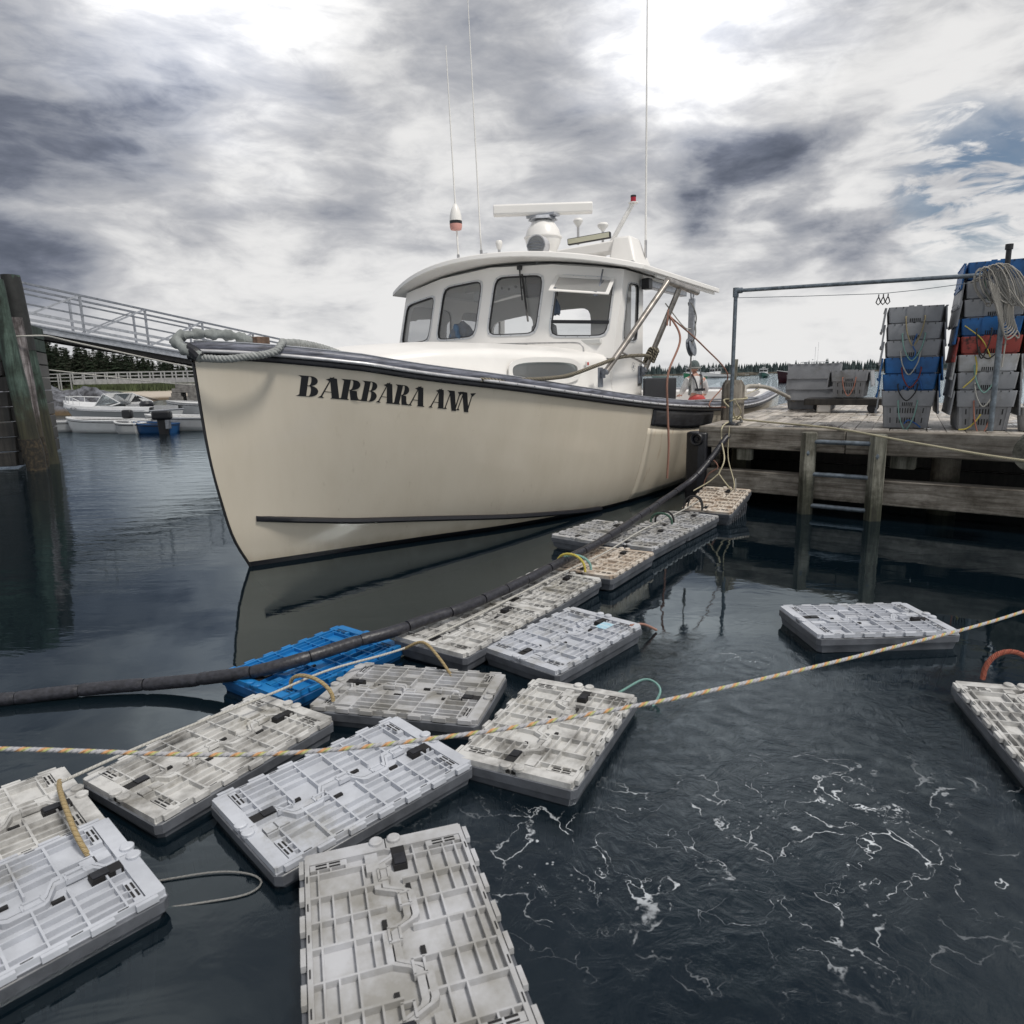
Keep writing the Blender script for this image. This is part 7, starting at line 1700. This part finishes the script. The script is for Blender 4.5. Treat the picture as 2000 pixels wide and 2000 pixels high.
tag(mb.build('shore', shore_mat(), None, smooth=40), kind='structure')
# spruces: trunk and a crown of drooping needle sprays
BARK = mat('spruce_bark', (.07, .055, .045), .9)
NEED = [mat('spruce_needles_a', (.028, .052, .026), .8, noise_s=1.2, noise_a=.45), mat('spruce_needles_b', (.036, .062, .030), .8, noise_s=1.2, noise_a=.45), mat('spruce_needles_c', (.045, .066, .036), .8, noise_s=1.2, noise_a=.4)]
def spruce_meshes(seed, H=10.0):
    r_ = random.Random(seed); tk_ = MB(); tk_.tube([(0, 0, -.5), (.05, 0, H*.4), (0, .05, H*.98)], .14, 7, rr=[.17, .11, .02]); cr_ = MB()
    z = H*.14
    while z < H*.99:
        t = (z/H); rad = (1-t)**.85*H*.20*r_.uniform(.65, 1.2)+.10; nb_ = r_.randint(5, 8)
        if r_.random() < .1: rad *= .4
        for k in range(nb_):
            if r_.random() < .14: continue
            a = r_.uniform(0, 2*math.pi); L_ = rad*r_.uniform(.6, 1.2); drop = L_*r_.uniform(.1, .5); d = Vector((math.cos(a), math.sin(a), 0)); s_ = Vector((-d.y, d.x, 0))
            tk_.tube([(0, 0, z), tuple(d*L_*.9+Vector((0, 0, z-drop*.8)))], .02, 3, caps=False)
            ns = max(2, int(L_/.22))
            for q in range(ns):
                f0 = (q+.3)/ns; c = d*(L_*f0)+Vector((0, 0, z-drop*f0)); w_ = (.42*(1-f0)+.16)*min(1, L_)*r_.uniform(.7, 1.25)
                for sg in (-1, 1):
                    tip = c+s_*sg*w_+d*r_.uniform(.05, .22)+Vector((0, 0, -r_.uniform(.02, .22)*w_*2)); 
                    cr_.quad([c-d*.05, c+d*.14, tip]); cr_.quad([c+Vector((0, 0, .06)), tip+Vector((0, 0, .02)), c+Vector((0, 0, -.14))+d*.05])
        z += r_.uniform(.16, .30)
    return tk_, cr_
SPR = []
for k in range(4):
    a, b = spruce_meshes(20+k); SPR.append((a.mesh('trunk', BARK), b.mesh('crown', NEED[k % 3], 0, recalc=False)))
r_ = random.Random(9)
treespots = []
for i in range(120):
    q = -.755+.315*(i/119)+r_.uniform(-.006, .006); y = r_.uniform(86, 122); treespots.append((q*y, y, 1))
for i in range(26): y = r_.uniform(80, 120); treespots.append((-.80*y-r_.uniform(0, 45), y, 0))
for i, (x, y, cap) in enumerate(treespots):
    k = r_.randrange(4); zb_ = max(.3, shore_z(x, y))-.2
    o = empty('spruce', (x, y, zb_), r_.uniform(0, 6.28), label='dark spruce in the wood along the left shore', cat='tree', group='spruces along the left shore')
    pxx = 1000+1333*x/y; top = 662+max(0, pxx-60)*.165-r_.random()**3*22+r_.uniform(0, 16); H_ = ((757-.02*pxx*0)-top)/1333*y+1.6-zb_; s_ = max(.3, H_/10.0) if cap else r_.uniform(.8, 1.1)
    w_ = s_*r_.uniform(1.5, 2.0); o.scale = (w_, w_, s_); link('trunk', SPR[k][0], o); link('crown', SPR[k][1], o)
# footbridge over the cove
FB = empty('footbridge', (-38, 70, 0), 0, label='low pale footbridge with post and rail sides crossing the cove', cat='bridge')
def fb(nm, a, b, wd, h, m): mb = MB(); mb.bar(Vector(a)-FB.location, Vector(b)-FB.location, wd, h); return mb.build(nm, m, FB)
PALE = mat('pale_bridge_wood', (.42, .42, .42), .8, noise_s=3, noise_a=.3)
A0, A1 = Vector((-43.7, 70, 2.02)), Vector((-31.3, 70.5, 2.0)); A_1 = Vector((-52, 71, 2.05))
fb('deck_beam', A0, A1, .2, .46, PALE); fb('deck_beam', A0+Vector((0, 1.6, 0)), A1+Vector((0, 1.6, 0)), .2, .4, PALE); fb('walkway', A0+Vector((0, .8, .25)), A1+Vector((0, .8, .25)), 1.5, .06, PALE)
for off in (Vector((0, 0, 0)), Vector((0, 1.6, 0))):
    for h in (.55, .90): fb('rail', A0+off+Vector((0, 0, h)), A1+off+Vector((0, 0, h)), .06, .09, PALE)
    for h in (.15, .5, .85): fb('rail', A_1+off+Vector((0, 0, h)), A0+off+Vector((0, 0, h)), .06, .08, PALE)
    for k in range(12): p = A0+off+(A1-A0)*(k/11); fb('post', p+Vector((0, -.13, -.2)), p+Vector((0, -.13, .95)), .09, .09, PALE)
    for k in range(6): p = A_1+off+(A0-A_1)*(k/6); fb('post', p+Vector((0, -.1, -.8)), p+Vector((0, -.1, .90)), .09, .09, PALE)
fb('ramp_rail', A1+Vector((0, 0, .9)), (-27.5, 71, 2.0), .06, .08, PALE); fb('ramp_beam', A1, (-27.5, 71, 1.3), .2, .25, PALE)
# stone pier of the bridge, blocks
SP = empty('stone_bridge_pier', (-31.8, 68.4, 0), R(8), label='stepped stone and timber pier carrying the end of the footbridge', cat='bridge pier'); STN = mat('granite_blocks', (.22, .21, .20), .9, noise_s=3, noise_a=.5, bump=.5, bump_s=5)
for k, (x, z, wd, h) in enumerate(((0, 1.45, 1.5, .5), (0, 1.0, 2.2, .42), (-.75, .60, .9, .4), (.75, .60, .9, .4), (-.8, .2, 1.3, .45), (.9, .2, 1.4, .45), (-.8, -.3, 1.4, .5), (.9, -.3, 1.5, .5))):
    mb = MB(); mb.box((x, 0, z), (wd, 1.8, h)); mb.build('stone', STN, SP, bevel=.05)
# reeds on the bank
mb = MB(); r_ = random.Random(4)
for k in range(5200):
    x = r_.uniform(-50, -30); y = r_.uniform(79, 88)
    z = shore_z(x, y)
    if z < .9: continue
    h = r_.uniform(.4, .9); a = r_.uniform(0, 3.14); dx, dy = .10*math.cos(a), .10*math.sin(a); mb.quad([(x-dx, y-dy, z), (x+dx, y+dy, z), (x+r_.uniform(-.15, .15), y, z+h)])
tag(mb.build('bank_grass', mat('bank_grass_green', (.085, .11, .045), .85, noise_s=.6, noise_a=.4), None, smooth=0, recalc=False), kind='stuff')
# far shore: low land and a wood of spruces that reads as one mass
mb = MB()
def farf(u, v): x = -900+3000*u; y = 760+140*v+40*math.sin(x*.006); return (x, y, -1.5+(3.6+2*noise.noise(Vector((x*.01, v*3, 0))))*min(1, v*2.2))
mb.grid(farf, 90, 8); mb.uv = [None]*len(mb.f); tag(mb.build('far_shore', mat('far_shore_ground', (.10, .085, .06), .9, noise_s=.05, noise_a=.4), None), kind='structure')
mb = MB(); r_ = random.Random(12)
for k in range(4200):
    x = -850+2900*r_.random(); v = r_.random(); y = 790+100*v+40*math.sin(x*.006); h = r_.uniform(8, 12.5)*(1+.30*noise.noise(Vector((x*.008, 0, 3))))*(1.25 if r_.random() < .06 else 1); rr = h*r_.uniform(.20, .30); z0 = 1.2
    for (za, zb, ra) in ((.05, .55, 1.0), (.3, .8, .7), (.55, 1.0, .42)):
        base = len(mb.v); n = 5; a0 = r_.random()*6
        for q in range(n): a = a0+2*math.pi*q/n; mb.v.append((x+rr*ra*math.cos(a), y+rr*ra*math.sin(a), z0+h*za))
        mb.v.append((x, y, z0+h*zb))
        for q in range(n): mb.face([base+q, base+(q+1) % n, base+n])
tag(mb.build('far_wood', mat('far_hazy_spruce', (.034, .054, .056), .9, noise_s=.03, noise_a=.3), None, smooth=0, recalc=False), kind='stuff')  # bluish colour has the haze of distance put into it
# air
hz_ = MB(); hz_.box((600, 1100, 16), (5200, 3400, 36)); 
hm = bpy.data.materials.new('harbour_air'); hm.use_nodes = True; t = hm.node_tree; t.nodes.clear(); pv = t.nodes.new('ShaderNodeVolumePrincipled'); pv.inputs['Color'].default_value = (.62, .72, .85, 1); pv.inputs['Density'].default_value = .00032
oo = t.nodes.new('ShaderNodeOutputMaterial'); t.links.new(pv.outputs[0], oo.inputs['Volume'])
HAZE = False
if HAZE: tag(hz_.build('haze', hm, None, smooth=0), kind='stuff')
